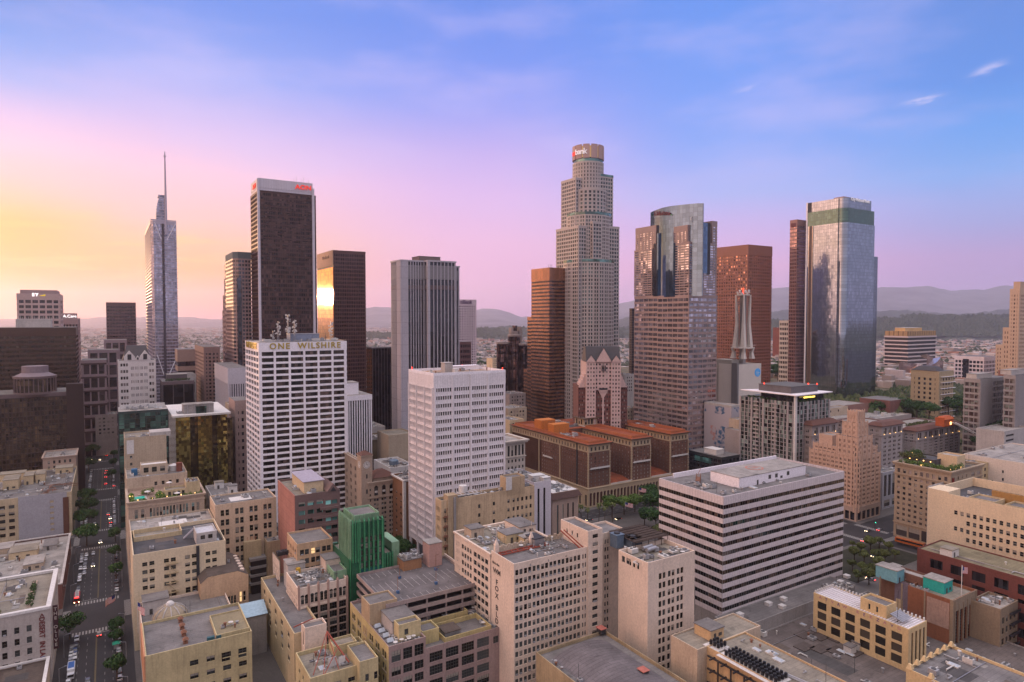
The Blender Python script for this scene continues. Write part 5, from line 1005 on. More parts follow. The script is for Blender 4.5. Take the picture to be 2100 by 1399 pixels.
L = Lot(712, 812, xl=705, xr=761.5, Y=500); rt = L.root('office_building', 'white finned mid rise with penthouse right of the white gridded tower', 'building')
tower(rt, rect(L.W, 30), 0, L.H, 1, 2.0, GL['dark'], whp, 0, .8, .5, top=4, rm=rpale); hut(rt, 0, 11, 6, 22, L.H, L.H+9.5, whp, rpale, False)
L = Lot(725, 860, xl=718, xr=800, Y=640); rt = masonry(L, 'brick_building', 'terraced brown brick building left of the finned silver tower', wall('brick_cocoa', (.14, .075, .055)), rgrey, [(3, L.W-2, 12, 40, L.H-2, 6, .5, .5)], [], 'plain', W_=L.W, L_=30)
sub(rt, wall('brick_cocoa', (.14, .075, .055)), rgrey, L.W*.55, L.W, 4, 26, 0, L.H+14, [(2, L.W*.4, 6, 42, L.H+10, 8, .5, .5)], [], 'plain', name='tower_step')
# classical corner block right of the lattice tower
L = Lot(1037, 905, xl=1030, xr=1077, Y=440, L=24); cl_ = wall('stone_ivory', (.50, .44, .38), .08, .15)
rt = masonry(L, 'office_building', 'ivory classical building with attic colonnade and deep cornice', cl_, rpale, [(1, L.W-.5, 5, L.H-11, L.H-3.4, 1, .55, .95), (1, L.W-.5, 5, 5, L.H-12, 8, .45, .45)], [], 'plain', cornice=(2.0, 2.2), belts=[(L.H-11.8, .6, .6)])
L = Lot(1095, 990, xl=1040, xr=1130, Y=360, L=34); rt = masonry(L, 'office_building', 'white block with tall dark window slots beside the red roofed hotel', wall('paint_lilac', (.58, .55, .60), .05, .1), rpale, [(L.W*.1, L.W*.78, 2, 8, L.H-3.5, 1, .36, .98)], [], 'plain', cl=8, seed=8, gm=GL['dark'], par=.6); hut(rt, 2, 10, 4, 9, L.H-.6, L.H+2.6, white, white, False); hut(rt, L.W-5, L.W-.2, .2, 5, L.H-.6, L.H+1.8, white, white, False)
L = Lot(1133, 1012, xl=1128, xr=1186, Y=382, L=26); rt = masonry(L, 'low_building', 'low building with deep brown eaves and white gravel roof beside the hotel', stone, white, [(2, L.W-2, 4, 2, L.H-5, 1, .3, .8)], [], cl=16, seed=10, par=.2); mb = MB(); mb.prism(offset(rect(L.W, L.L), 1.8), L.H-3.6, L.H-.3, poly2=rect(L.W, L.L), bottom=True); mb.obj('brown_eaves', flat('eaves_brown', (.10, .055, .045), .8), rt)
# ---------------------------------------------------------------- red roofed hotel with three wings
U0 = 367; L = UV(U0, 471, 292.5, 396, 0); H = hit(1207.6, 911.5, U=U0).z; L.H = H
rt = L.root('hotel_building', 'brown brick hotel with three wings, cream quoins and red roofs', 'building')
bk = wall('brick_hotel', (.17, .085, .06), .2, .2, panel=(1.3, 1.7, .12), jc=.72); cr = wall('stone_cream', (.43, .33, .22), .1, .2)
hg = glass('hotel_glass', (.05, .05, .05), (50, 50), .02, .9, .1, 0, c2=(.2, .17, .15))
zb = 13.5; fl_h = (H-6.5-zb)/9
xw = [(0, 20), (41.5, 60.5), (82, 101.5)]
def wing(name, x0, x1, y0, y1, fr, sr, lim=100):
    h_ = root(name, None, None, (0, 0, 0)); h_.parent = rt; mb = MB()
    f = face(mb, (x0, y0), (1, 0), (0, -1), x1-x0, zb, H-6.2, rects(*fr), .25); s_ = face(mb, (x0, y0), (0, 1), (-1, 0), y1-y0, zb, H-6.2, rects(*sr), .25)
    mb.quad((x1,y0,zb),(x1,y1,zb),(x1,y1,H),(x1,y0,H)); mb.quad((x1,y1,zb),(x0,y1,zb),(x0,y1,H),(x1,y1,H)); mb.obj('wall', bk, h_)
    place_windows(h_, [((x0, y0), (1, 0), (0, -1), f), ((x0, y0), (0, 1), (-1, 0), s_)], win_mats(hg, flat('frame_cream', (.4, .36, .3), .7), cr), 'plain', .25, lim)
    mb = MB(); n1 = 5; n2 = max(3, int((y1-y0)/3.6))
    f = face(mb, (x0-.15, y0-.15), (1, 0), (0, -1), x1-x0+.3, H-6.2, H-1, rects((1, x1-x0-.7, n1, H-5.6, H-2.2, 1, .42, .8)), .5); s_ = face(mb, (x0-.15, y0-.15), (0, 1), (-1, 0), y1-y0+.3, H-6.2, H-1, rects((1, y1-y0-.7, n2, H-5.6, H-2.2, 1, .36, .8)), .5)
    mb.quad((x1+.15,y0-.15,H-6.2),(x1+.15,y1,H-6.2),(x1+.15,y1,H-1),(x1+.15,y0-.15,H-1)); mb.obj('attic_arcade', cr, h_)
    mb = MB(); mb.box(x0+.4, x1-.4, y0+.4, y1-.4, zb, H-1.5); mb.obj('dark_interior', flat('interior_dark', (.02, .018, .016), .8), h_) if False else None
    place_windows(h_, [((x0-.15, y0-.15), (1, 0), (0, -1), f), ((x0-.15, y0-.15), (0, 1), (-1, 0), s_)], win_mats(GL['dark'], dark, cr), 'none', .5, 40, name='arched_window')
    mb = MB(); ring(mb, x0, x1, y0, y1, H-1, .5, 1.4, 0, .3); ring(mb, x0, x1, y0, y1, H-.5, .35, 1.8, 0, .3); mb.obj('cornice', flat('cornice_brown', (.11, .075, .05), .8), h_)
    mb = MB(); mb.box(x0-1.4, x1+1.4, y0-1.4, y1, H-.15, H+.1, 0); mb.obj('tile_roof', rred, h_); mb = MB(); ring(mb, x0+1.6, x1-1.6, y0+1.6, y1-1.6, H+.1, 1.7, .0, 0, .4); mb.obj('roof_parapet', flat('parapet_orange', (.36, .12, .05), .8), h_)
    for xx, yy in ((x0, y0), (x1, y0)): mb = MB(); [mb.box(xx-.28-(.2 if k % 2 else 0), xx+.28+(.2 if k % 2 else 0), yy-.3-(.05 if k % 2 else 0), yy+.8, zb+k*1.0, zb+k*1.0+1.0) for k in range(int(H-6.2-zb))]; mb.obj('quoin', cr, h_)
    return h_
F5 = lambda w: [(.8, w-.6, 5, zb+.6, H-6.6, 9, .28, .5)]
w0 = wing('left_wing', *xw[0], 0, 104, F5(20), [(1.5, 33, 11, zb+.6, H-6.6, 9, .28, .5), (36, 60, 8, zb+.6, H-6.6, 9, .28, .5), (66, 102, 12, zb+.6, H-6.6, 9, .28, .5)])
w1_ = wing('centre_wing', *xw[1], 0, 60, F5(19), [(2, 56, 16, zb+.6, H-6.6, 9, .22, .5)]); w2_ = wing('right_wing', *xw[2], 0, 60, F5(19), [(2, 56, 16, zb+.6, H-6.6, 9, .22, .5)])
for y in (34.5, 63): mb = MB(); mb.box(-.5, .05, y-.6, y+.6, zb, H-6.2); mb.obj('quoin_strip', cr, w0)
mb = MB(); mb.box(-.35, .06, 12.6, 14, zb, H-1.2); mb.obj('dark_slot', dark, w0)
for h_, (x0, x1) in ((w0, xw[0]), (w1_, xw[1]), (w2_, xw[2])):
    mb = MB(); mb.box(x0+1, x1-1, -1.4, 0, zb+14, zb+14.4); mb.box(x0+1, x1-1, -1.4, -1.3, zb+14.4, zb+15.3); mb.obj('balcony', flat('balcony_white', (.6, .57, .54), .6), h_)
mb = MB(); mb.box(-1.4, 0, 44, 56, zb+14, zb+14.4); mb.box(-1.4, -1.3, 44, 56, zb+14.4, zb+15.3); mb.obj('balcony', flat('balcony_white', (.6, .57, .54), .6), w0)
mb = MB(); mb.box(0, 103, 60, 104, zb, H-.6); mb.obj('rear_block', bk, rt); mb = MB(); mb.box(-.5, 103.5, 60, 104, H-.6, H-.1); mb.obj('rear_roof', rred, rt)
sub(rt, cr, rpale, 44, 62, 62, 74, H-.1, H+7, [(1, 17, 5, H+1.4, H+6, 1, .6, .9)], [(1, 11, 3, H+1.4, H+6, 1, .6, .9)], 'plain', name='roof_pavilion'); mb = MB(); ring(mb, 44, 62, 62, 74, H+6.4, .7, 1.5, 0, .2); mb.obj('pavilion_eaves', flat('cornice_brown', (.11, .075, .05), .8), rt)
orange = flat('orange_wrap', (.50, .16, .03), .8)
mb = MB(); mb.box(2, 17, 46, 54, H+.1, H+7.5); mb.box(4, 18, 66, 76, H+.1, H+8); mb.obj('orange_hoarding', orange, rt)
mb = MB(); [mb.tube((5+i*3, 58, H), (5+i*3, 58, H+8), .2, 4) for i in range(5)]; mb.tube((5, 58, H+8), (17, 58, H+8), .2, 4); mb.obj('roof_frame', rust, rt)
clutter(rt, 3, 17, 30, 44, H+.1, 16, 31, 1.2); clutter(rt, 22, 98, 64, 98, H, 30, 32, 1.5); clutter(rt, 84, 100, 24, 58, H+.1, 8, 34)
mb = MB(); ar = []
for i in range(31): ar.append((1.2+i*3.25, 1.2+i*3.25+2.1, 1.0, 9.6))
f = face(mb, (-1.2, -1.6), (1, 0), (0, -1), 106, 0, zb+.3, ar, .9); s_ = face(mb, (-1.2, -1.6), (0, 1), (-1, 0), 105, 0, zb+.3, [(2+i*7, 4+i*7, 1, 9) for i in range(14)], .6); mb.box(-1.2, 105, -1.6, 60, zb+.25, zb+.6); mb.obj('base_arcade', cr, rt)
place_windows(rt, [((-1.2, -1.6), (1, 0), (0, -1), f)], win_mats(flat('arch_maroon', (.07, .02, .02), .5), dark, cr), 'none', .9, 31, name='arched_opening')
for i in range(31): xc = 1.05+i*3.25; mb = MB(); mb.poly([(xc+1.05*math.cos(math.pi*k/8), -1.64, 9.6+1.05*math.sin(math.pi*k/8)) for k in range(9)]); mb.obj('arch_head', flat('arch_maroon', (.07, .02, .02), .5), rt)
mb = MB(); ring(mb, -1.2, 104.8, -1.6, 60, zb, .5, .5, 0, .3); mb.obj('base_cornice', cr, rt)
for a, b in ((20.6, 41), (61, 81.5)):
    mb = MB(); mb.quad((a, 1, zb+.7), (b, 1, zb+.7), (b, 10, zb+2.6), (a, 10, zb+2.6)); mb.quad((a, 10, zb+2.6), (b, 10, zb+2.6), (b, 58, zb+2.6), (a, 58, zb+2.6)); mb.obj('court_roof', rred, rt); mb = MB(); [mb.box(a+i*1.1, a+i*1.1+.35, -1.5, -1.1, zb+.6, zb+1.6) for i in range(18)]; mb.box(a, b, -1.5, -1.1, zb+1.5, zb+1.75); mb.obj('balustrade', white, rt)
# gabled postmodern tower
L = Lot(1232, 740, xl=1187, xr=1292, Y=545); cx = [1187, 1202, 1232, 1275, 1290]
gp_ = wall('granite_pink', (.55, .40, .37), .06, .08); bp_ = wall('brick_plum', (.16, .07, .06), .12, .12)
p = hit(1240, 712, Y=545); zt = p.z; o = hit(1232, 740, Y=548)
rt = root('office_tower', 'pink gabled tower with dark pitched roofs behind the red roofed hotel', 'building', (o.x, o.y, 0), R(3))
k = 548/F; W2 = 36*k*2.0; x0, x1 = -30*k, 42*k   # half of the frontage in metres
zs = [hit(1232, y, Y=548).z for y in (712, 738, 752, 805, 838, 870)]
def gwin(n, m, x0, x1, z0, z1, fw=.5, fh=.55): return (0, x1-x0, n, 0, z1-z0, m, fw, fh)
def gblock(name, x0, x1, y0, z0, z1, mat, n, m, fw=.5, fh=.5):
    h_ = root(name, None, None, (0, 0, 0)); h_.parent = rt; mb = MB(); f = face(mb, (x0, y0), (1, 0), (0, -1), x1-x0, z0, z1, rects((.4, x1-x0-.4, n, z0+.5, z1-.5, m, fw, fh)), .25)
    mb.quad((x0, y0+30, z0), (x0, y0, z0), (x0, y0, z1), (x0, y0+30, z1)); mb.quad((x1, y0, z0), (x1, y0+30, z0), (x1, y0+30, z1), (x1, y0, z1)); mb.quad((x0, y0, z1), (x1, y0, z1), (x1, y0+30, z1), (x0, y0+30, z1)); mb.obj('wall', mat, h_)
    place_windows(h_, [((x0, y0), (1, 0), (0, -1), f)], win_mats(hg, gp_, gp_), 'none', .25, 60)
zA, zB, zC, zD = zs[1]-1, zs[2]-14, hit(1190, 790, Y=548).z, 10
gblock('centre_bay', x0+7, x1-7, 2, zD, zs[3]+2, bp_, 6, 18); gblock('left_pier', x0, x0+8.2, 0, zD, zs[2]+4, gp_, 3, 27); gblock('right_pier', x1-8.2, x1, 0, zD, zs[2]+4, gp_, 3, 27); gblock('upper_bay', x0+7, x1-7, 1.0, zs[3]+2, zs[2]+4, gp_, 5, 7, .5, .5)
gblock('left_wing', -45*k, x0, 4, zD, hit(1190, 793, Y=548).z, bp_, 4, 20); gblock('right_wing', x1, 58*k, 4, zD, hit(1190, 793, Y=548).z, bp_, 4, 20); mbox(rt, 'centre_strip', gp_, (x0+x1)/2-.7, (x0+x1)/2+.7, 1.4, 2, zD, zs[3])
for s, xa in ((-1, x0), (1, x1)):
    for j in range(5): mbox(rt, 'stepped_shoulder', gp_, xa+(s*j*1.2), xa+s*(j+1)*1.2, 3-j*.05, 20, hit(1190, 793, Y=548).z-1, hit(1190, 793, Y=548).z+ (4-j)*2.6)
def gable(xa, xb, z0, z1, y0, y1):
    m_ = (xa+xb)/2; mb = MB(); mb.poly([(xa, y0, z0), (xb, y0, z0), (m_, y0, z1)]); mb.obj('gable_wall', gp_, rt)
    mb = MB(); mb.quad((xa-.3, y0-.2, z0), (m_, y0-.2, z1+.3), (m_, y1, z1+.3), (xa-.3, y1, z0)); mb.quad((m_, y0-.2, z1+.3), (xb+.3, y0-.2, z0), (xb+.3, y1, z0), (m_, y1, z1+.3)); mb.obj('gable_roof', flat('roof_slate', (.05, .045, .05), .6), rt)
zg = zs[2]+4; gable(x0+8, x1-8, zg, zt-1, -.5, 20); gable(x0, x0+8.2, zg, zg+5.5, -.5, 20); gable(x1-8.2, x1, zg, zg+5.5, -.5, 20)
mb = MB(); mb.prism([(x0, .5), (x1, .5), (x1, 24), (x0, 24)], zg, zt, poly2=[(x0+.4, 7), (x1-.4, 7), (x1-.4, 17), (x0+.4, 17)]); mb.obj('main_roof', flat('roof_slate', (.05, .045, .05), .6), rt)
xm = (x0+x1)/2; mb = MB(); mb.poly([(xm-4.5, 1.5, zs[3]+2), (xm+4.5, 1.5, zs[3]+2), (xm, 1.5, zs[3]-6)][::-1]); mb.box(xm-4.5, xm+4.5, .8, 1.0, zs[3]+4, zs[3]+5.5); mb.box(xm-3, xm+3, .8, 1.0, zs[3]+.5, zs[3]+1.8); mb.obj('chevron_band', gp_, rt); mbox(rt, 'slot_window', dark, xm-3.5, xm+3.5, .7, .85, zs[3]+2.2, zs[3]+3.6)
for dx in (-1.3, 0, 1.3): mbox(rt, 'tall_window', dark, xm+dx-.45, xm+dx+.45, -.6, -.45, zg-8, zg-3)
# ---------------------------------------------------------------- balcony tower with flying roof
L = Lot(1630, 826, xl=1517, xr=1701, Y=478); zt = L.H
rt = L.root('apartment_tower', 'residential tower with glass balconies under a thin flying roof', 'building')
ag = glass('apartment_glass', (.06, .08, .08), (1.8, 3.1), .03, .9, .08, .3, lit=.003, c2=(.16, .20, .18)); ac_ = wall('apartment_concrete', (.36, .33, .33), .1, .15)
mb = MB(); mb.prism(rect(L.W, L.L), 0, zt); mb.obj('curtain_wall', ag, rt)
nf = 24; h = zt/nf; mb = MB(); mb.prism(offset(rect(L.W, L.L), .12), 0, .35, bottom=True)
rnd = random.Random(9)
for i in range(14): y = 1.5+i*(L.L-3)/13; mb.box(-.5 if i % 3 else -.3, .05, y-.25, y+(1.3 if i % 3 == 1 else .3), .3, h)
for i in range(10): x = 1+i*(L.W-2)/9; mb.box(x-.3, x+(1.5 if i % 3 == 0 else .5), -.5, .05, .3, h)
for a in (.28, .62): mb.box(-1.6, 0, L.L*a, L.L*a+4.2, 0, .25); mb.box(-1.62, -1.55, L.L*a, L.L*a+4.2, .25, 1.2)
me = mb.mesh('storey', [ac_])
for k in range(nf): link('storey', me, rt, (0, 0, k*h))
mbox(rt, 'corner_blade', white, -.9, 1.1, -1.2, .2, 0, zt+5.4)
mbox(rt, 'upper_lounge', GL['dark'], 2, L.W-3, 3, L.L*.62, zt, zt+4.6); pl = [(-2.2, -3), (L.W+1.5, -1.5), (L.W-2, L.L*.5), (-2.2, L.L*.95)]; mb = MB(); mb.prism(pl, zt+5.1, zt+5.8, bottom=True); mb.obj('flying_roof', wp, rt); hut(rt, 4, L.W-6, 6, L.L*.7, zt+5.8, zt+11, wall('plant_dark', (.12, .11, .115)), flat('plant_dark2', (.1, .1, .1), .8), False)
text('LUXURY APTS NOW', 1.5, flat('sign_lit', (1, .8, .2), .5, emit=(1, .7, .12), estr=3), rt, (L.W*.45, 1.2, zt+2.8), 0, 'lettering', .1, True); planter(rt, 1, L.W-2, .8, 1.8, zt, 1.4, 50, LF, False); planter(rt, .6, 2, L.L*.3, L.L*.9, zt, 1.4, 51, LF, False)
for x, y in ((4, L.L*.6), (L.W-7, 6), (L.W-12, 10)): mb = MB(); mb.cyl(0, 0, .35, 0, 1, 8); mb.obj('warning_light', rl, rt, (x, y, zt+11))
# ---------------------------------------------------------------- stepped pink art deco tower
L = Lot(1758, 938, xl=1660, xr=1806, U=246); H = L.H; dp = wall('terracotta_blush', (.54, .37, .28), .1, .2)
rt = L.root('art_deco_tower', 'stepped blush pink art deco tower with fluted crown at the crossing', 'building')
dg = glass('deco_window', (.05, .045, .045), (50, 50), .02, .9, .12, 0, c2=(.16, .13, .12))
def dstep(name, x0, x1, y0, y1, z0, z1, nf_, ns_, rows, fw=.55, ribs_=True, frac=.42):
    h_ = sub(rt, dp, rpale, x0, x1, y0, y1, z0, z1, [(.9, x1-x0-.9, nf_, z0+1, z1-1.6, rows, fw, .52, 2, .25)] if nf_ else [], [(.9, y1-y0-.9, ns_, z0+1, z1-1.6, rows, fw, .52, 2, .25)] if ns_ else [], 'plain', gm=dg, fm=dp, name=name, limit=70)
    if ribs_:
        me = MB(); me.box(-.3, .3, -.35, .05, z0, z1+.5); me.prism([(-.3, -.35), (.3, -.35), (.3, .05), (-.3, .05)], z1+.5, z1+1.2, poly2=[(-.1, -.1), (.1, -.1), (.1, 0), (-.1, 0)]); me = me.mesh('pier', [dp])
        for i in range(max(2, nf_+1)): link('pier', me, h_, (x0+.4+(x1-x0-.8)*i/max(1, nf_), y0, 0))
        for i in range(max(2, ns_+1)): link('pier', me, h_, (x0, y0+.4+(y1-y0-.8)*i/max(1, ns_), 0), -math.pi/2)
w, l = L.W, L.L
dstep('lower_block', 0, w, 0, l, 9, H, 5, 11, 11); ZT = lambda py: L.z(py, 0); dstep('setback_block', 1.6, w-1.6, 1.6, l-1.6, H, ZT(924), 5, 9, 1)
dstep('corner_tower', -.3, w*.6, -.3, l*.42, H, ZT(898), 3, 4, 3, .4); dstep('upper_tower', w*.06, w*.5, 1.2, l*.34, ZT(898), ZT(869), 3, 3, 2, .3); dstep('crown', w*.12, w*.44, 2.6, l*.27, ZT(869), ZT(846), 3, 3, 1, .3)
dstep('rear_house', 5, w*.6, l*.6, l-4, H+3, H+11, 0, 0, 1, .3, False); mb = MB(); mb.prism([(-1.2, 1.6), (1.6, -1.2), (2.2, -.4), (-.4, 2.2)], 6, H+6); mb.obj('chamfer_corner', dp, rt)
for k in range(12): mb = MB(); mb.box(-1.2, 1.2, -.08, 0, 0, 2.0); o = mb.obj('corner_window', dg, rt, (.13, .13, 12+k*3.6)); o.rotation_euler = (0, 0, -math.pi/4)
mb = MB(); f = face(mb, (-.4, -.4), (1, 0), (0, -1), w+.8, 0, 9.2, rects((1, w, 5, .6, 6.4, 1, .8, 1)), .6); s_ = face(mb, (-.4, -.4), (0, 1), (-1, 0), l+.8, 0, 9.2, rects((1, l, 9, .6, 6.4, 1, .8, 1)), .6); mb.box(-.5, w+.5, -.5, l, 9.1, 9.5); mb.obj('shop_base', stone, rt); place_windows(rt, [((-.4, -.4), (1, 0), (0, -1), f), ((-.4, -.4), (0, 1), (-1, 0), s_)], win_mats(GL['dark'], dark, stone), 'none', .6, name='shop_window')
# low white neighbour and terminal building wings
L = Lot(1810, 970, xl=1805, xr=1846, Y=460, L=30); rt = masonry(L, 'office_building', 'white and glass low building with dark mechanical roof beside the pink tower', wall('paint_bluegrey', (.37, .37, .41)), rpale, [(1.2, L.W-.3, 4, 9, L.H-2, 1, .62, .97), (1, L.W-1, 2, 1, 7, 1, .7, .8)], [], 'grid', cl=14, seed=71, gm=glass('ribbon_glass', (.03, .04, .05))); clutter(rt, 3, L.W-2, 4, 20, L.H, 8, 9, 1.3)
ts = wall('stone_terminal', (.34, .30, .29), .1, .2)
H = hit(1813, 882, U=250).z; L = UV(290, 370, 421, 570, 40); rt = L.root('office_building', 'long stone terminal building with tiled wing roofs and wall lamps', 'building')
for i, (a, b, hh) in enumerate(((20, 52, 58), (114, 146, 49), (168, 246, 40))):
    x0, x1 = a, b; h_ = sub(rt, ts, rpale, x0, x1, 0, 40, 0, hh, [(1.5, x1-x0-1.5, 4 if b-a < 40 else 8, 8, hh-9, 9, .5, .5, 2, .4), (1.5, x1-x0-1.5, 4 if b-a < 40 else 8, hh-8, hh-2, 1, .6, .8, 2, .3)], [(1.5, 38, 8, 8, hh-3, 11, .5, .5, 2, .4)], 'plain', gm=dg, name='wing', limit=60)
    mb = MB(); ring(mb, x0, x1, 0, 40, hh-.8, .5, 1.6, 0, 2.2); mb.obj('eaves', tile, h_); mb = MB(); mb.prism([(x0-1.6, -1.6), (x1+1.6, -1.6), (x1+1.6, 12), (x0-1.6, 12)], hh-.3, hh+2.2, poly2=[(x0+1.8, 2), (x1-1.8, 2), (x1-1.8, 9), (x0+1.8, 9)]); mb.obj('tiled_roof', tile, h_); mb = MB(); ring(mb, x0, x1, 0, 40, hh-8.7, .5, .6); mb.obj('belt_course', ts, h_)
    for j in range(4 if b-a < 40 else 7): mb = MB(); mb.cyl(0, 0, .2, 0, .5, 6); mb.obj('wall_lamp', lamp, h_, (x0+3+j*(x1-x0-6)/(3 if b-a < 40 else 6), -.5, hh-7.6))
H = 46; sub(rt, ts, rpale, 20, 240, 40, 80, 0, 44, name='rear_block'); sub(rt, beige, rpale, 30, 190, 74, 84, 0, H+5, [(3, 150, 12, H, H+4, 1, .15, .5)], [], name='rear_ridge'); mb = MB(); mb.prism([(192, 70), (240, 70), (240, 86), (192, 86)], 44, 51, poly2=[(193, 77), (239, 77), (239, 79), (193, 79)]); mb.obj('tiled_roof', tile, rt); clutter(rt, 26, 230, 44, 70, 43, 40, 61, 1.5); planter(rt, 190, 226, 14, 20, 39, 2.5, 52, LF2, False)
# building with the garden roof
L = UV(186, 218, 418, 452, 47); gs = wall('stone_garden', (.36, .28, .20), .12, .25); L.W = reach(L.P(0, 0, 47), VD, 2015)
rt = masonry(L, 'office_building', 'stone building crowned by rooftop gardens at the street crossing', gs, roofm('terrace_dark', (.08, .07, .06)), [(1.5, L.W*.55, 4, 12, 44, 8, .25, .5), (L.W*.6, L.W-1, 2, 12, 44, 8, .6, .6)], [(1, L.L-.8, 9, 10, L.H-7.5, 9, .48, .5), (1, L.L-.8, 9, L.H-6.6, L.H-3.4, 1, .5, .8), (1, L.L-1, 4, .8, 8, 1, .86, .9)], 'plain', gm=dg, belts=[(L.H-7.4, .7, .5), (9, .6, .4)], cornice=(1.6, 1.2), par=1.2, sm=gs)
z = L.H-1.2; planter(rt, 1, L.W*.5, .8, 3.4, z, 3.4, 60, LFB, lamps=3); planter(rt, .6, 3.4, 3, L.L-1, z, 3.4, 61, LFB, lamps=6); sub(rt, wall('wall_charcoal', (.07, .065, .065)), rdark, 6, 22, 12, 30, z, z+5, [], [], name='roof_pavilion'); sub(rt, tan, rpale, 14, 24, 3, 14, z, z+8, name='lift_house'); planter(rt, 5, 13, 20, 32, z+3, 3.4, 62, LF2, False, 3); planter(rt, 12, 22, 26, 32, z+4, 3, 63, LF, False, 2); clutter(rt, 4, 20, 4, 30, z, 14, 5)
for k in range(4): mb = MB(); mb.cyl(0, 0, .3, 0, .4, 8); mb.obj('terrace_lamp', lamp, rt, (5.8, 14+4*k, z+3.4))
mb = MB(); mb.box(0, .9, -.5, .5, 0, 12); mb.obj('blade_sign', flat('sign_red', (.25, .03, .04), .6), rt, (1.2, -.6, L.H-16))
# tan block on the right edge
L = UV(105, 167, 352, 400, 50); rt = masonry(L, 'apartment_block', 'tan stucco block with rows of square windows at the right edge', wall('stucco_straw', (.68, .55, .38), .08, .12), rdark, [], [(1, L.L-17, 16, 3, L.H-6.6, 10, .56, .52), (L.L-17, L.L-11.6, 2, L.H-10.5, L.H-6.6, 1, .56, .52), (L.L-17, L.L-11.6, 2, L.H-18.4, L.H-14.5, 1, .56, .52)], 'sash', par=4.6, limit=100, ac=0, fm=flat('frame_pale', (.35, .33, .3), .7))
x = 1; mbox(rt, 'raised_end', wall('stucco_straw', (.68, .55, .38), .08, .12), 0.01, 12, L.L-9.5, L.L-.01, 0, L.H+.9); z = L.H-4.6
for i in range(3): sub(rt, cream, rgrey, 3+i*.2, 14, 4+i*15, 15+i*15, z, z+4.4, [], [(1, 10, 3, z+.6, z+3.2, 1, .5, .9)], name='roof_house')
mbox(rt, 'green_awning', flat('awning_green', (.02, .10, .06), .8), 4, 14, 12, 22, L.H+.2, L.H+.8); mbox(rt, 'timber_screen', flat('timber_ochre', (.34, .19, .06), .8), 15, 16, 8, 40, z, L.H+2.5); clutter(rt, 3, 30, 2, 56, z+.1, 40, 15, 1.2); planter(rt, 1.2, 2.4, 2, 30, z, 2, 70, LF2, False); mb = MB(); mb.cyl(0, 0, .3, 0, .4, 8); mb.obj('terrace_lamp', lamp, rt, (1.6, 22, L.H-1))
mb = MB(); mb.tube((0, 0, 0), (0, 0, 1.8), .06, 4); mb.cyl(0, 0, 1.8, 1.8, 2.4, 8, r2=.1); mb.obj('parasol', flat('parasol_pink', (.6, .4, .5), .7), rt, (3, 12, L.H-2))
# white long building behind
L = UV(140, 202, 470, 540, 49); rt = masonry(L, 'store_building', 'long white building with blank wall and pale roof at the right edge', wall('paint_shell', (.62, .55, .48), .05, .1), rpale, [], [(20, 60, 3, 20, 44, 5, .08, .35)], cl=30, seed=44, par=.6)
hut(rt, 2, 14, 4, 18, 48.4, 51.5, white, rgrey); L = UV(188, 216, 452.6, 470, 46); rt = masonry(L, 'office_building', 'cream narrow building with dark roof terraces between garden roof and white block', cream, rdark, [(1, 16, 3, 20, 44, 6, .5, .5)], [], cl=10, seed=46); L = UV(168, 190, 400, 436, 40); rt = masonry(L, 'low_building', 'grey roofs with green netting in front of the garden roof building', palegrey, rpale, [], [(1, 20, 5, 10, 38, 6, .4, .5)], cl=24, seed=47); mbox(rt, 'green_netting', flat('netting_green', (.01, .05, .04), .9), 8, 34, 3, 3.4, 39, 43)
# brick garage strip
L = UV(60, 152, 312, 334, 32); rt = masonry(L, 'brick_building', 'long red brick building with wide dark openings behind the turquoise sheds', wall('brick_red2', (.15, .05, .04), .15, .2), roofm('roof_moss', (.21, .18, .11)), [], [(30, 88, 7, 24.5, 29.5, 1, .62, .8), (30, 88, 7, 21, 23.4, 1, .6, .7), (30, 88, 7, 6, 19, 2, .5, .6)], 'none', gm=GL['dark'], par=.5, cl=6, seed=48)
hut(rt, 1, 7, L.L-14, L.L-9, 31.5, 35, white, rbeige); mb = MB(); mb.tube((0, 0, 0), (0, 0, 5), .3, 6); mb.obj('white_flue', white, rt, (1, L.L-48, 31))
# turquoise roof sheds group
L = Lot(1954.4, 1232, xl=1862, xr=2003, z=26)
cg = wall('concrete_olive', (.26, .20, .14), .15, .3)
rt = masonry(L, 'loft_building', 'concrete fronted brick building with tall window strips and faded wall sign', wall('brick_rust', (.24, .095, .05), .2, .3), rbeige, [(1.6, L.W-1, 5, 3, L.H-4.8, 1, .55, 1)], [], 'grid', cl=0, seed=3, par=1.2)
mbox(rt, 'front_frame', cg, -.12, .6, -.25, L.L*.0+1.0, 0, L.H+.1); mbox(rt, 'painted_sign', wall('sign_faded', (.40, .27, .22), .3, .4), -.2, -.02, 1.2, 9.5, L.H-12, L.H-1.6)
for i in range(6): mb = MB(); x = 1.3+(L.W-2.2)*i/5; mb.box(x-.3, x+.3, -.4, 0, 0, L.H-2 if 0 < i < 5 else L.H+.2); mb.obj('pier', cg, rt)
mb = MB(); mb.box(0, L.W, -.2, -.02, L.H-4.8, L.H+.1); mb.obj('parapet_panel', cg, rt)
for y in (10, 19, 28): mb = MB(); mb.box(-.25, 0, y, y+.6, 0, L.H); mb.obj('concrete_strip', cg, rt)
z = L.H-1.2; tq = flat('paint_turquoise', (.02, .34, .30), .7); tq2 = flat('paint_aqua', (.16, .36, .42), .7)
hut(rt, 6, 13, 6, 14, z, z+5, tq, rpale); sub(rt, brick, rpale, 7, 13, 14.2, 30, z, z+3.6, name='brick_shed'); hut(rt, 1.2, 7, 22, 31, z, z+5.4, tq2, rpale); 
for i in range(3): mb = MB(); mb.box(0, 1.6, 0, 1.4, .2, 1.7, 0); mb.cyl(.8, .7, .5, 1.7, 1.9, 10, 1); mb.obj('ac_unit', [flat('unit_grey', (.33, .33, .34), .6, .2), dark], rt, (1.2, 10+2.8*i, z))
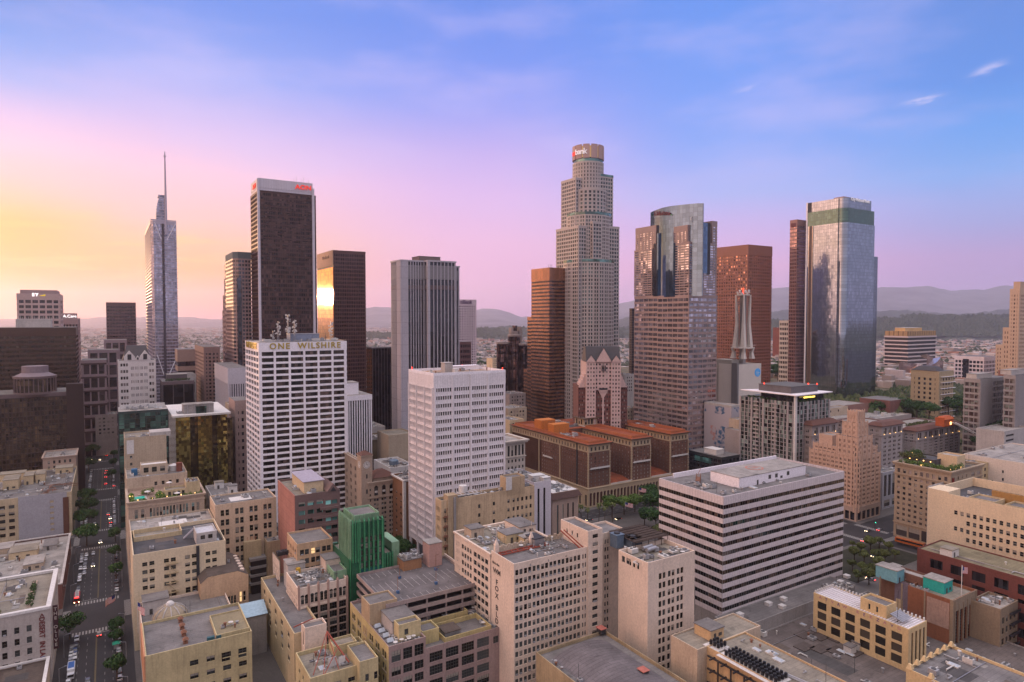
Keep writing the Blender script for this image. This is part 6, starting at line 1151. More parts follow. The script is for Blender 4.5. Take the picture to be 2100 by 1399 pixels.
mb = MB(); mb.tube((0, 0, 0), (0, 0, 13), .14, 6); mb.obj('flag_pole', white, rt, (9.5, 1.2, z))
L2 = UV(L.o.dot(UD)+L.L+.3, L.o.dot(UD)+L.L+24, L.o.dot(VD)+5, L.o.dot(VD)+22, 25); L2.L = reach(L2.P(0, 0, 25), UD, 1806)
rt = masonry(L2, 'loft_building', 'brick loft with lavender painted side and grey roof stretching to the park', wall('brick_brown2', (.22, .12, .08), .2, .3), rpale, [], [], cl=18, seed=53, par=.7); mbox(rt, 'lavender_wall', wall('paint_lavender', (.23, .20, .26)), -.15, -.02, 2, L2.L*.55, 0, 25); mbox(rt, 'patch', tan, -.2, -.16, L2.L*.3, L2.L*.5, 6, 17); hut(rt, 0.1, 9, L2.L*.68, L2.L-.4, 24, 28.5, brick, rpale, False)
L = Lot(2062, 1260, xl=2015, xr=2100, z=22) if False else UV(103, 142, 306, 311.6, 23); L = UV(112, 140, 304.2, 311.7, 23)
L = Lot(2052, 1250, xl=1990, xr=2088, z=23); rt = masonry(L, 'loft_building', 'small concrete building with iron balconies right of the tall windowed front', cg, rpale, [(1, L.W-1, 4, 3, 20, 4, .6, .62)], [], 'grid', cl=12, seed=54); mb = MB(); [mb.box(L.W*.5, L.W-.6, -1.3, 0, 6+4.4*k, 6.2+4.4*k) for k in range(4)]; [mb.box(L.W*.5, L.W-.6, -1.32, -1.25, 6.2+4.4*k, 7.2+4.4*k) for k in range(4)]; mb.obj('iron_balcony', dark, rt)
# yellow building with ribbed roof
L = Lot(1863.5, 1291, xl=1668.6, xr=1901, z=24); yb = wall('stucco_mustard', (.62, .46, .25), .12, .25)
rt = masonry(L, 'warehouse_building', 'mustard building with ribbed pale roof and painted frieze of letters', yb, flat('ribbed_roof', (.5, .47, .46), .6), [(1.4, L.W-.6, 4, 1, L.H-2, 1, .5, 1)], [(1.2, L.L-.8, 6, L.H-14.6, L.H-2.3, 3, .66, .76)], 'none', gm=glass('factory_glass', (.03, .026, .02), (50, 50), .02, .5, .2, 0, c2=(.05, .04, .03)), cl=0, par=.3)
me = MB(); me.box(0, L.W-1, -.12, .12, 0, .3); me = me.mesh('roof_rib', [wp])
for i in range(int(L.L/1.1)): link('roof_rib', me, rt, (.5, .6+i*1.1, L.H-.3))
me = MB(); me.box(-.3, .3, -.25, .25, 0, 1.1); me = me.mesh('roof_post', [white])
for i in range(26): link('roof_post', me, rt, (L.W-.5, .8+i*(L.L-1.5)/25, L.H-.1))
for i in range(9): link('roof_post', me, rt, (.6+i*(L.W-1.2)/8, L.L-.5, L.H-.1))
yy = L.L-3
for i, ch in enumerate('ATVAW REKZAVG'):
    if ch != ' ': text(ch, 1.7, flat('sign_purple' if i % 2 else 'sign_rose', (.16, .10, .20) if i % 2 else (.42, .20, .22), .8), rt, (-.06, yy-i*(L.L-5)/12.5, L.H-1.0), -math.pi/2, 'painted_letter', .03, True)
sub(rt, yb, rgrey, L.W-11, L.W-4, 9, 19, L.H-.3, L.H+4.6, [], [(2, 8, 2, L.H+.5, L.H+3.6, 1, .25, .7)], name='roof_house'); mb = MB(); [mb.box(-2.8+k*.0, 4, .6*k, .6*k+.4, 0, .3) for k in range(8)]; o = mb.obj('solar_rack', metal, rt, (L.W-9, 3, L.H+1)); o.rotation_euler = (R(18), 0, 0)
mb = MB(); mb.tube((0, 0, 0), (0, 0, 12), .08, 4); mb.obj('mast', dark, rt, (2, 5, L.H))
L = Lot(1960, 1399, xl=1850, xr=2100, z=26) if False else UV(68, 100, 213, 250, 30)
a = hit(1905, 1345, z=27); L = UV(a.dot(UD)-38, a.dot(UD), a.dot(VD)-14, a.dot(VD)+14, 27); rt = masonry(L, 'store_building', 'grey roofed building with yellow parapet finials at the bottom right', yb, rgrey, [], [], cl=16, seed=58, par=.9)
for i in range(7): mb = MB(); mb.prism([(-.9, -.7), (.9, -.7), (.9, .7), (-.9, .7)], 0, 1.4, poly2=[(-.3, -.3), (.3, -.3), (.3, .3), (-.3, .3)]); o = mb.obj('finial', yb, rt, (.7, 1+i*6, 27)); link('finial', o.data, rt, (1+i*4.4, L.L-.6, 27))
# dark glass low block and mural block behind the trees
L = Lot(1480, 938, xl=1414, xr=1516, Y=500, L=34); rt = L.root('office_building', 'dark low glass building with lit upper floor beside the hotel', 'building'); H = L.H
L.L = reach(L.P(0, 0, H), UD, 1414); tower(rt, rect(L.W, L.L), 0, H, 8, 4, GL['dark'], flat('dark_clad', (.025, .03, .035), .6), .3, .6, .3, top=1.2, rm=rgrey); mbox(rt, 'lit_windows', glass('aqua_lit', (.10, .26, .26), (3, 3), .02, .6, .1, .3), -.5, -.35, L.L*.3, L.L-6, H-7, H-3); hut(rt, 3, 12, 8, 20, H, H+4, white, white, False)
L = Lot(1500, 832, xl=1474, xr=1520, Y=560, L=30); rt = masonry(L, 'office_building', 'pale building with large blue and grey wall mural behind the balcony tower', palegrey, rpale, [], [], par=.6)
mu = MATS['mural'] = bpy.data.materials.new('mural'); mu.use_nodes = True; g = NG(mu.node_tree); tc = g.n('ShaderNodeTexCoord').outputs['Object']; vo = g.n('ShaderNodeTexVoronoi', Vector=tc, Scale=.11).outputs['Color']; sx_ = g.n('ShaderNodeSeparateColor', i0=vo); nz = g.n('ShaderNodeTexNoise', Vector=tc, Scale=.3, Detail=4.0).outputs[0]
col = g.mix(g.m('MULTIPLY', g.m('GREATER_THAN', sx_.outputs[0], .72), g.rng(nz, .4, .6)), (.40, .37, .40), (.03, .10, .20)); col = g.mix(g.m('MULTIPLY', g.m('LESS_THAN', sx_.outputs[1], .25), g.rng(nz, .45, .6)), col, (.42, .22, .2)); finish(mu, g, col)
mbox(rt, 'mural_wall', mu, -.2, L.W, -.3, -.02, 6, L.H-2); mbox(rt, 'mural_wall', mu, -.4, -.21, 0, L.L, 6, L.H-2)
# ================================================================== skyline towers
def far(name, label, x0, y0, Y, xl, xr, floors, bay, gm, sm, slab=.4, pier=.8, proud=.35, top=0, rm=None, left=False, Ld=None, group=None, pm=None, at_top=True, topm=None, cat='building', z0=0):
    L = Lot(x0, y0, xl=xl, xr=xr, Y=Y, left=left, L=Ld); rt = L.root(name, label, cat, group)
    tower(rt, rect(L.W, L.L), z0, L.H, floors, bay, gm, sm, slab, pier, proud, top=top, rm=rm or rgrey, pm=pm, at_top=at_top, topm=topm); return L, rt
mauve = wall('granite_mauve', (.36, .25, .25), .08, .1, .6); mgl = glass('mauve_glass', (.03, .025, .03), (2.5, 3.9), .02, .8, .1, .2)
# sign tower far left
L, rt = far('office_tower', 'pinkish gridded office tower with white rooftop initials far left', 122, 603, 620, 35, 128, 32, 5.0, mgl, wall('granite_rose', (.50, .36, .34), .08, .1, .6), .42, 1.2, .5, top=4, left=True)
mb = MB(); mb.prism(rect(L.W-4, L.L-4, 2, 2), L.H, L.H+3.5); mb.obj('crown_setback', mauve, rt)
text('EY', 4.0, flat('sign_glow', (1, 1, 1), .5, emit=(1, .95, .95), estr=1.6), rt, (L.W*.42, -.7, L.H-1.2), 0, 'lettering', .2, True, space=1.2); mb = MB(); mb.poly([(L.W*.5, -.7, L.H-2.2), (L.W*.66, -.7, L.H-2.2), (L.W*.66, -.7, L.H-.6)]); mb.obj('yellow_wedge', flat('sign_yellow', (.8, .6, .02), .6, emit=(.9, .6, .02), estr=.5), rt)
L, rt = far('office_tower', 'small mauve stepped tower with white lettering beside the initialed tower', 160, 653, 700, 128, 164, 20, 3, mgl, mauve, .5, .6, .2, top=3, left=True)
mbox(rt, 'crown_setback', mauve, 0, L.W*.82, 2, L.L, L.H, L.H+5.5); text('L.A.Care', 4.2, flat('sign_glow', (1, 1, 1), .5, emit=(1, .95, .95), estr=1.6), rt, (L.W*.36, 1.6, L.H+2.2), 0, 'lettering', .2)
fr_ = wall('frame_mauve', (.30, .22, .235), .08, .1, .6); bigw = glass('square_glass', (.045, .03, .035), (6, 6), .01, .7, .12, .1)
L, rt = far('office_building', 'mauve mid rise with pale square frames and bowed bays', 168, 740, 640, 164, 217, 7, 7.5, bigw, fr_, .24, 1.3, .6, Ld=30)
for k in range(7): mbox(rt, 'dark_belt', flat('belt_dark', (.06, .03, .03), .7), -1, L.W+.5, -1, -.6, (L.H/7)*(k+1)-4.2, (L.H/7)*(k+1)-2.6)
L, rt = far('office_building', 'taller pale framed wing behind the bowed mauve mid rise', 181, 719, 670, 178, 242, 8, 7.5, bigw, fr_, .22, 1.6, .6, Ld=30)
L, rt = far('office_building', 'top step of the pale framed complex below the dark slab tower', 214, 698, 700, 212, 259, 9, 7, bigw, fr_, .24, 1.5, .6, Ld=25)
far('office_tower', 'plain dark mauve slab tower between initialed tower and spired tower', 217.5, 620, 850, 216, 278, 36, 3.2, glass('plum_glass', (.035, .025, .035), (3, 3.9), .01, .6, .12, .2), wall('granite_plum', (.12, .075, .085), .06, .05, .5), .5, .5, .2, top=3, Ld=40)
# white gabled hotel on the avenue
L = Lot(242, 740, xl=240.5, xr=319, Y=560, L=24); rt = L.root('hotel_building', 'white hotel block with steep dark roof and twin gabled dormers', 'building'); wt = wall('stone_white', (.66, .60, .58), .06, .1)
h_ = masonry(L, 'hotel_building', '', wt, rdark, [(1, 8, 1, 8, L.H-1, 16, .8, .45, 3, .5), (9, L.W-6, 4, 8, L.H-4, 15, .66, .45, 3, .5), (L.W-5.5, L.W-1, 1, 8, L.H-1, 16, .8, .45, 2, .5)], [], 'none', make_root=False, gm=dg, par=.3, limit=100)
tag(rt, 'white hotel block with steep dark roof and twin gabled dormers', 'building')
mb = MB(); w = L.W; mb.prism([(3, .2), (w-3, .2), (w-3, 24), (3, 24)], L.H-.3, L.H+12.5, poly2=[(7, 9), (w-7, 9), (w-7, 15), (7, 15)]); mb.obj('steep_roof', flat('roof_slate', (.05, .045, .05), .6), rt)
def dormer(xc, hw, h): 
    mb = MB(); mb.poly([(xc-hw, -.3, L.H), (xc+hw, -.3, L.H), (xc+hw, -.3, L.H+h*.35), (xc, -.3, L.H+h), (xc-hw, -.3, L.H+h*.35)]); mb.quad((xc-hw, -.3, L.H+h*.35), (xc, -.3, L.H+h), (xc, 6, L.H+h), (xc-hw, 6, L.H+h*.35)); mb.quad((xc, -.3, L.H+h), (xc+hw, -.3, L.H+h*.35), (xc+hw, 6, L.H+h*.35), (xc, 6, L.H+h)); mb.obj('dormer', wt, rt); mbox(rt, 'dormer_window', dark, xc-hw*.35, xc+hw*.35, -.45, -.31, L.H+.5, L.H+h*.62)
dormer(w*.3, 4.2, 8.5); dormer(w*.72, 4.2, 8.5); dormer(w*.52, 2, 4)
# spired tower
L = Lot(309, 452, xl=297, xr=361, Y=775); H = L.H; sg_ = glass('silver_glass', (.34, .33, .40), (1.6, 3.6), .01, .35, .08, .75); sb_ = wall('spandrel_silver', (.42, .38, .46), .04, .05, .4)
rt = L.root('office_tower', 'slender silver skyscraper with sail crown and tall needle spire', 'building'); w, l = L.W, L.L
pl = [(2.5, 0), (w, 0), (w, l), (0, l), (0, 6)]
tower(rt, pl, 0, H, 62, 3.2, sg_, sb_, .22, .12, .25, top=3, rm=rgrey)
mbox(rt, 'dark_recess', flat('recess', (.05, .045, .06), .5), w*.42, w*.52, -.5, .1, 0, H-3)
for k, (za, zb) in enumerate(((H-22, H-2), (L.z(745)-14, L.z(745)+10))):
    mb = MB(); mb.tube((w*.15, -.6, zb), (w*.4, -.6, za), .5, 5); mb.tube((w*.98, -.6, zb), (w*.62, -.6, za), .5, 5); mb.obj('brace', whp, rt)
zc = L.z(402, w*.5); mb = MB(); n = 10; x1 = w*.62; xs0 = w*.22
pts = [(0, x1)]; prof = []
for i in range(n+1): t = i/n; prof.append((xs0+(x1-xs0)*(.06*t+.36*t**3.5), H-1+(zc-H+1)*t))
for (xa, za), (xb, zb) in zip(prof, prof[1:]):
    for y in (2, 16): mb.quad((xa, y, za), (x1, y, za), (x1, y, zb), (xb, y, zb))
    mb.quad((xa, 2, za), (xb, 2, zb), (xb, 16, zb), (xa, 16, za)); mb.quad((x1, 2, za), (x1, 16, za), (x1, 16, zb), (x1, 2, zb))
mb.box(prof[-1][0]-2, x1, 1, 17, zc-.6, zc+1.2); mb.obj('sail_crown', sg_, rt)
for k in range(9): z = H+(zc-H)*k/9; t = k/9; xa = xs0+(x1-xs0)*(.06*t+.36*t**3.5); mbox(rt, 'crown_rib', sb_, xa-.3, x1+.1, 1.6, 1.9, z, z+.9)
zs_ = L.z(311, w*.6); mb = MB(); xs_ = w*.60; mb.tube((xs_, 0, H-16), (xs_, 0, zc), 1.5, 8, r2=1.3); mb.tube((xs_, 0, zc), (xs_, 0, zs_-14), 1.2, 8, r2=.8); mb.tube((xs_, 0, zs_-14), (xs_, 0, zs_), .8, 6, r2=.5); mb.cyl(xs_, 0, 1.5, zs_-6, zs_-5, 8); mb.obj('spire', sb_, rt)
mb = MB(); ring(mb, 0, w, 0, l, H+.2, 1.5, .1, 0, .2); mb.obj('parapet_screen', sb_, rt)
far('office_building', 'low brown banded building right of the spired tower', 364, 717, 680, 362, 402, 10, 40, glass('plum_glass', (0, 0, 0)), wall('granite_tan', (.36, .24, .20), .08, .1), .5, 0, .3, top=8, Ld=30)
far('office_building', 'brown stone building with punched window grid below the stepped tower', 418, 712, 600, 400, 450, 31, 3.4, mgl, wall('granite_brown', (.26, .16, .14), .1, .15), .5, 1.6, .3, top=4)
L, rt = far('office_building', 'black glass cube with rooftop step below the spired tower', 333, 783, 560, 328, 398, 8, 8, glass('black_glass', (.008, .008, .01), (4, 4), .004, .5, .15, 0, spec=.3), flat('black_frame', (.10, .08, .09), .5), .0, .5, .2, top=3, topm=flat('parapet_mauve', (.12, .085, .09), .7), Ld=30); hut(rt, 4, L.W*.8, 6, 20, L.H, L.H+5.5, flat('black_frame', (.10, .08, .09), .5), rpale, False); planter(rt, 2, L.W-3, 2, 4, L.H, 2, 80, LF, False)
for i, (xa, xb, yt, Y) in enumerate(((362, 401, 770, 600),)): far('office_building', 'pale low building with aqua roof between the black cube and spired tower', xa, yt, Y, xa-2, xb, 5, 4, mgl, palegrey, .4, .8, .3, Ld=30)
# stepped tower behind
L = Lot(479, 516, xl=463, xr=514, Y=600); H = L.H; st_g = glass('step_glass', (.05, .055, .07), (2.4, 3.9), .01, .6, .1, .4); st_m = wall('granite_dusk', (.30, .20, .19), .06, .08, .5)
rt = L.root('office_tower', 'stepped brown granite tower with dark glass corner left of the sign tower', 'building'); w, l = L.W, L.L
tower(rt, [(4, 0), (w, 0), (w, l), (0, l), (0, 4)], 0, H, 54, 3.0, st_g, st_m, .42, .8, .35, top=6, topm=wall('crown_green', (.12, .14, .15), .1, .1), corner=False)
mbox(rt, 'glass_corner', st_g, 2.4, w*.42, -.8, .5, 0, H-24)
for k, (px, py) in enumerate(((459, 543), (455, 573), (450, 606), (446.5, 637))):
    ya = L.sy(463)+.2 if k == 0 else L.sy((459, 455, 450)[k-1]); yb = L.sy(px); zz = L.z(py, 0, yb); h_ = root('step', None, None, (0, 0, 0)); h_.parent = rt; tower(h_, rect(w-2*k-3, max(3, yb-ya), 1+k, ya), 0, zz, 30, 3.2, st_g, st_m, .42, .8, .35, top=3)
# dark tower with white crown
L = Lot(529.5, 390, xl=514, xr=647, Y=579); H = L.H; ab = glass('bronze_black', (.028, .014, .013), (1.8, 3.9), .004, .8, .13, .2, spec=.4, c2=(.06, .035, .03)); am = flat('bronze_frame', (.06, .028, .026), .5, .3)
rt = L.root('office_tower', 'tall dark bronze tower with white crown band and red lettering', 'building'); w, l = L.W, L.L
tower(rt, rect(w, l), 0, H, 62, 2.0, ab, am, .34, .3, .25, .2, top=.5, topm=am, rm=rdark)
zt = L.z(364.5); cw = wall('crown_white', (.60, .56, .62), .05, .08, .5, panel=(2.2, 60, .08), jc=.7); mb = MB(); mb.box(.2, w-2.6, .2, l-2, H+.3, zt); mb.obj('crown', cw, rt); mb = MB(); mb.box(.2, w-2.6, -.05, .15, L.z(384), zt); mb.box(-.05, .18, .2, l-2, L.z(384), zt); mb.obj('crown_front', cw, rt)
for x, y in ((-1.0, -1.0), (w-3.4, -1.0)): mbox(rt, 'corner_column', cw, x, x+2.1, y, y+1.6, 0, zt-.5 if x < 0 else L.z(388, w))
rd = flat('sign_bright_red', (.75, .05, .03), .5, emit=(1, .05, .02), estr=.5); text('AON', 5.6, rd, rt, (w-11, -.5, (zt+L.z(384))/2-.6), 0, 'lettering', .3, True, sx=1.15); text('AON', 5.6, rd, rt, (-.5, l*.45, (zt+L.z(384))/2-1), -math.pi/2, 'lettering', .3, True)
mb = MB(); [mb.tube((w*.6+i*2.2, 6, zt), (w*.6+i*2.2, 6, zt+2+i % 3*2), .15, 4) for i in range(8)]; mb.obj('antenna_row', metal, rt)
# gold-lit mirror tower
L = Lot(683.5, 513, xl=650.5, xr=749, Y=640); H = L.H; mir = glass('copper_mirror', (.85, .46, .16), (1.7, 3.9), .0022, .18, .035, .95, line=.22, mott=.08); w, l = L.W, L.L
rt = L.root('office_tower', 'dark tower whose mirrored left face glows orange with the sunset', 'building')
mb = MB(); mb.prism(rect(w, l), 0, H); mb.obj('core', flat('core_dark', (.05, .03, .03), .6), rt)
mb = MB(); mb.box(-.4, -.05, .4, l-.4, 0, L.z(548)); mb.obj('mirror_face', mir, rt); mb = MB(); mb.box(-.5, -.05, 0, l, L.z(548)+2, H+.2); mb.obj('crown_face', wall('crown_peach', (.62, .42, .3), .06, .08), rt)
h_ = root('front', None, None, (0, 0, 0)); h_.parent = rt; tower(h_, rect(w-.2, 3, .1, -.2), 0, H, 52, 1.8, glass('wine_glass', (.03, .018, .018), (1.8, 3.9), .004, .7, .13, .2, spec=.4), wall('granite_wine', (.11, .05, .045), .05, .05, .5), .35, .7, .25, top=2)
text('Wedbush', 4.2, flat('sign_brown', (.08, .02, .03), .6), rt, (-.75, l*.42, H-5.5), -math.pi/2, 'lettering', .15, True, sx=1.5)
L, rt = far('office_building', 'black block with sunlit left edge between the sunset tower and finned tower', 764, 713, 620, 752, 806, 24, 3, glass('wine_black', (.012, .008, .01), (3, 3.9), .005, .5, .15, .2, spec=.3), flat('black_frame', (.10, .08, .09), .5), .0, .3, .15, top=1)
mbox(rt, 'sunlit_face', mir, -.5, -.35, .2, L.L-.2, 10, L.H-2)  # sunlit brown of the left side put in as a copper-tinted panel
far('office_building', 'grey white building with fine vertical fins left of the white gridded tower', 468, 755, 520, 441, 506, 1, 1.8, flat('slot_dark', (.04, .04, .05), .5), wall('fin_grey', (.46, .43, .47), .05, .08), 0, .9, .5, top=13)
far('office_building', 'beige building with small square windows beside the white gridded tower', 482, 822, 470, 470, 512, 14, 3.4, GL['dark'], wall('stucco_rosebeige', (.38, .27, .24), .08, .12), .55, 1.9, .25, top=5)
L = Lot(470, 830, xl=455, xr=520, Y=500, L=20); masonry(L, 'low_building', 'planted brown roof terrace behind the gold glass tower', beige, rbrown, [], [], cl=8, seed=3)
# silver finned tower, cross shaped
L = Lot(822, 533, xl=803, xr=944, Y=555); H = L.H; w, l = L.W, L.L
rt = L.root('office_tower', 'silver metal clad tower with notched corners and dark vertical window slots', 'building')
fin = wall('metal_fin', (.43, .40, .44), .05, .06, .45, panel=(60, 9.5, .12), jc=.6); fg_ = glass('fin_glass', (.02, .018, .022), (1.4, 3.9), .004, .6, .1, .1)
xa, xb, xc = L.fx(860), L.fx(884), L.fx(926)
zb_ = L.z(584)
blocks = [(0, xb-5, 0, l), (xb-6, xc, -7, l-4), (xc-5, w, 3, l)]
for bi, (x0, x1, y0, y1) in enumerate(blocks):
    h_ = root('shaft', None, None, (0, 0, 0)); h_.parent = rt; z1 = H - (0, 0, 3)[bi]
    mb = MB(); mb.box(x0, x1, y0, y1, 0, z1-.5); mb.obj('curtain_wall', fg_, h_)
    zs = [(0, zb_-6.5, .95), (zb_-6, z1-7, .55)]
    solid = (x0, x0+(x1-x0)*(.28 if bi == 0 else .06))
    mb = MB(); mb.box(x0-.6, solid[1], y0-.6, y0+.3, 0, z1-1); 
    n = 7 if bi != 2 else 5
    for i in range(n): x = solid[1]+(x1-solid[1])*(i+1)/n; mb.box(x-(.42 if i < n-1 else .9), x+.3, y0-.6, y0+.1, 0, z1-1)
    mb.obj('fin_screen', fin, h_)
    mb = MB(); mb.box(x0-.65, x0+.2, y0-.5, y0+(y1-y0)*.42 if bi == 0 else y0+2.2, 0, z1-1)
    for i in range(1, 6): y = y0+(y1-y0)*(.42+.58*i/5 if bi == 0 else .1+.9*i/5); mb.box(x0-.6, x0+.1, y-.5, y+.3, 0, z1-1)
    mb.obj('side_fins', fin, h_)
    mb = MB(); mb.box(x0-.3, x1+.3, y0-.3, y1+.3, zb_-3.8, zb_); mb.obj('louvre_belt', flat('louvre_brown', (.10, .07, .07), .6), h_); mb = MB(); mb.box(x0-.35, x1+.35, y0-.35, y1+.3, zb_+5, z1-4); mb.obj('grey_belt', flat('belt_grey', (.20, .19, .20), .5), h_)
    mb = MB(); mb.box(x0-.9, x1+.9, y0-.9, y1+.9, z1-1, z1+.3); mb.obj('cap', fin, h_)
hut(rt, w*.36, w*.72, 8, 24, H, H+5, flat('crown_brown', (.16, .12, .11), .7), rdark, False)
L, rt = far('office_tower', 'white gridded tower with dark name on its crown behind the finned tower', 930, 614, 900, 925, 976.5, 44, 3.9, GL['dark'], wall('frame_blush', (.62, .50, .54), .05, .06), .5, 1.9, .3, top=7, Ld=30); text('nBank', 7.5, flat('sign_plum', (.10, .05, .12), .6), rt, (L.W*.55, -.6, L.H-3.6), 0, 'lettering', .2, True)
far('office_building', 'brown low tower at the foot of the far white gridded tower', 940, 702, 800, 935, 966, 16, 3, mgl, wall('granite_wine2', (.16, .08, .08)), .45, .9, .3, Ld=20)
# glass cylinder hotel
bz = glass('bronze_mirror', (.16, .10, .09), (2.0, 3.2), .02, .8, .08, .8); conc = wall('concrete_warm', (.34, .28, .26))
o = hit(1050, 700, Y=800); rt = root('hotel_building', 'cluster of dark bronze glass cylinders around a taller concrete core', 'building', (o.x, o.y, 0), TH); k = 800/F
for px, rpx, top in ((1034, 14, 705), (1072, 15, 708), (1054, 13, 690), (1088, 13, 705)):
    zz = hit(px, top, Y=800).z; mb = MB(); cx_ = (px-1050)*k; mb.cyl(cx_, -cx_*.5, rpx*k, 0, zz, 28); mb.obj('glass_cylinder', bz, rt, smooth=False); mb = MB(); mb.cyl(cx_, -cx_*.5, rpx*k+.4, zz, zz+2.4, 28); mb.obj('rim', conc, rt)
for px, y_, wd in ((1059, 672, 5), (1068, 668, 6), (1080, 671, 6)):
    zz = hit(px, y_, Y=800).z; cx_ = (px-1050)*k; mbox(rt, 'lift_shaft', conc if px != 1068 else bz, cx_-wd*k/2, cx_+wd*k/2, 8, 14, 0, zz)
mb = MB(); zz = hit(1066, 676, Y=800).z; mb.cyl((1068-1050)*k, 12, 9*k, zz-12, zz-2, 24); mb.obj('crown_drum', conc, rt)
# sunset striped tower
L = Lot(1127, 548.5, xl=1090, xr=1165, Y=700); H = L.H; w, l = L.W, L.L
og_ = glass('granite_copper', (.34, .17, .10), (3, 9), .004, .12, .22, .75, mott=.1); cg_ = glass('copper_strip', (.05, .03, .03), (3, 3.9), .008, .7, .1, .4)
rt = L.root('office_tower', 'stepped brown tower with horizontal glass strips catching orange sunset', 'building')
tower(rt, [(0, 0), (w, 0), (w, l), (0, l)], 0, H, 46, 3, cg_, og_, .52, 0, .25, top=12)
for px, py in ((1082, 650), (1074.5, 757)):
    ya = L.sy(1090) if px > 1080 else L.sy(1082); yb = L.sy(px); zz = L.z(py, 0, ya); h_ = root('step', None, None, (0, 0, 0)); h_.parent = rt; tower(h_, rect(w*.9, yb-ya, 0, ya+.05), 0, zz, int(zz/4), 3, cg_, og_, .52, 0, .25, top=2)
mb = MB(); [mb.tube((3+i*2, 6, H), (3.4+i*2, 6, H+4), .15, 4) for i in range(3)]; mb.obj('antenna_row', dark, rt)
# round crowned tallest tower
o = hit(1205, 600, Y=722); ox, oy = o.x, o.y; k = 722/F
Z = lambda py: hit(1205, py, Y=722).z
rt = root('office_tower', 'tallest tower, pale granite steps rising to a round crown', 'building', (ox, oy, 0), TH)
ug = glass('teal_grey_glass', (.05, .075, .075), (2.6, 4.1), .02, .7, .1, .35); um = wall('granite_pearl', (.44, .38, .36), .05, .07, .5); ugr = glass('crown_glass', (.10, .2, .185), (2.6, 3), .02, .4, .1, .4)
def rnd_poly(r, n=36, sq=0.0):
    out = []
    for i in range(n):
        a = 2*math.pi*i/n; c, s_ = math.cos(a), math.sin(a); q = 1/max(abs(c), abs(s_)); f = (1-sq)+sq*q; out.append((r*c*f, r*s_*f))
    return out
def tier(r, z0, z1, n=36, sq=0.0, bay=3.3, cx=0, cy=0, top=1.2, tm=None, pier=1.5):
    h_ = root('tier', None, None, (0, 0, 0)); h_.parent = rt; pl = [(x+cx, y+cy) for x, y in rnd_poly(r, n, sq)]
    tower(h_, pl, z0, z1, max(1, round((z1-z0)/4.15)), bay, ug, um, .36, min(pier, 1.05), .4, top=top, topm=tm, corner=True); return h_
a0 = 54*k
tier(31*k, Z(405), Z(338), 32, 0, top=0); tier(38*k, Z(510), Z(395), 28, .0, top=0)
def block(x0, x1, y0, y1, z0, z1, top=1.2, tm=None):
    h_ = root('tier', None, None, (0, 0, 0)); h_.parent = rt; tower(h_, [(x0, y0), (x1, y0), (x1, y1), (x0, y1)], z0, z1, max(1, round((z1-z0)/4.15)), 3.4, ug, um, .36, 1.05, .4, top=top, topm=tm)
block(-6*k, 40*k, -30*k, 30*k, Z(520), Z(361), 2.6, ugr); block(-42*k, 0, -14*k, 34*k, Z(520), Z(371)); tier(44*k, Z(600), Z(441), 24, .12, top=3, tm=ugr)
block(-14*k, 52*k, -36*k, 34*k, Z(860)+0, Z(466)); block(-50*k, 6*k, -34*k, 40*k, 10, Z(470)); block(-24*k, -2*k, -46*k, 0, Z(540), Z(461), 1.2); tier(52*k, 0, Z(536), 28, .10, top=3, tm=ugr)
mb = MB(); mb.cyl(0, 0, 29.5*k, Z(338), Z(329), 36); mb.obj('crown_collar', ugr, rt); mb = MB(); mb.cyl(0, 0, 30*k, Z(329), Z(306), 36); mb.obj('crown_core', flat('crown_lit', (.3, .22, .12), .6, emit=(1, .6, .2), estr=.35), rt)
for i in range(12):
    a = 2*math.pi*(i+.5)/12; mb = MB(); n = 5; R_ = 32*k; pl = [(R_*math.cos(a+t), R_*math.sin(a+t)) for t in [(-.215+.43*j/n) for j in range(n+1)]]; pi_ = [(x*.93, y*.93) for x, y in reversed(pl)]; mb.prism(pl+pi_, Z(331), Z(303), 0, bottom=True); mb.obj('crown_panel', wall('granite_rosy', (.45, .31, .29), .06, .08), rt)
sgn = flat('sign_white_lit', (.9, .9, .95), .5, emit=(1, .95, 1), estr=.12)
for i, ch in enumerate('usbank'):
    a = -math.pi/2 - TH - 1.02 + i*.2 - .28; R_ = 32.6*k; text(ch, 8.5, sgn if i > 1 else rd, rt, (R_*math.cos(a), R_*math.sin(a), Z(318)), a+math.pi/2, 'sign_letter', .3, True)
mb = MB(); [mb.tube((math.cos(i)*8*k, math.sin(i)*8*k, Z(303)), (math.cos(i)*8*k, math.sin(i)*8*k, Z(303)+1.5+i % 3), .25, 4) for i in range(9)]; mb.tube((0, 0, Z(303)), (0, 0, Z(296)), .15, 4); mb.obj('rooftop_mast', dark, rt)
far('office_tower', 'narrow dark slab just right of the tallest tower', 1296, 633, 900, 1291, 1312, 44, 3, GL['dark'], darkbr, .4, .5, .2)
# boat-shaped glass crown tower
L = Lot(1414, 462, xl=1302, xr=1472, Y=576); H = L.H; w, l = L.W, L.L
rt = L.root('office_tower', 'granite office tower with blue curved glass crown and dark lettering', 'building')
gr = wall('granite_grey_rose', (.30, .215, .20), .05, .06, .4); gg_ = glass('office_mirror', (.55, .52, .55), (3.2, 3.9), .01, .45, .05, .85); bl = glass('crown_blue', (.13, .20, .30), (2.4, 3.9), .004, .12, .05, .85, line=.12, mott=.08)
y1, y2, y3, y4 = L.sy(1388), L.sy(1360), L.sy(1356), L.sy(1325)
zA = L.z(462); zL = L.z(500, 0, l)
def gblk(x0, x1, y0, y1_, z1, fl, top, slab=.45, pier=1.1, bay=4.2, z0=0):
    h_ = root('shaft', None, None, (0, 0, 0)); h_.parent = rt; tower(h_, [(x0, y0), (x1, y0), (x1, y1_), (x0, y1_)], z0, z1, fl, bay, gg_, gr, slab, pier, .3, top=top)
sy_ = L.sy
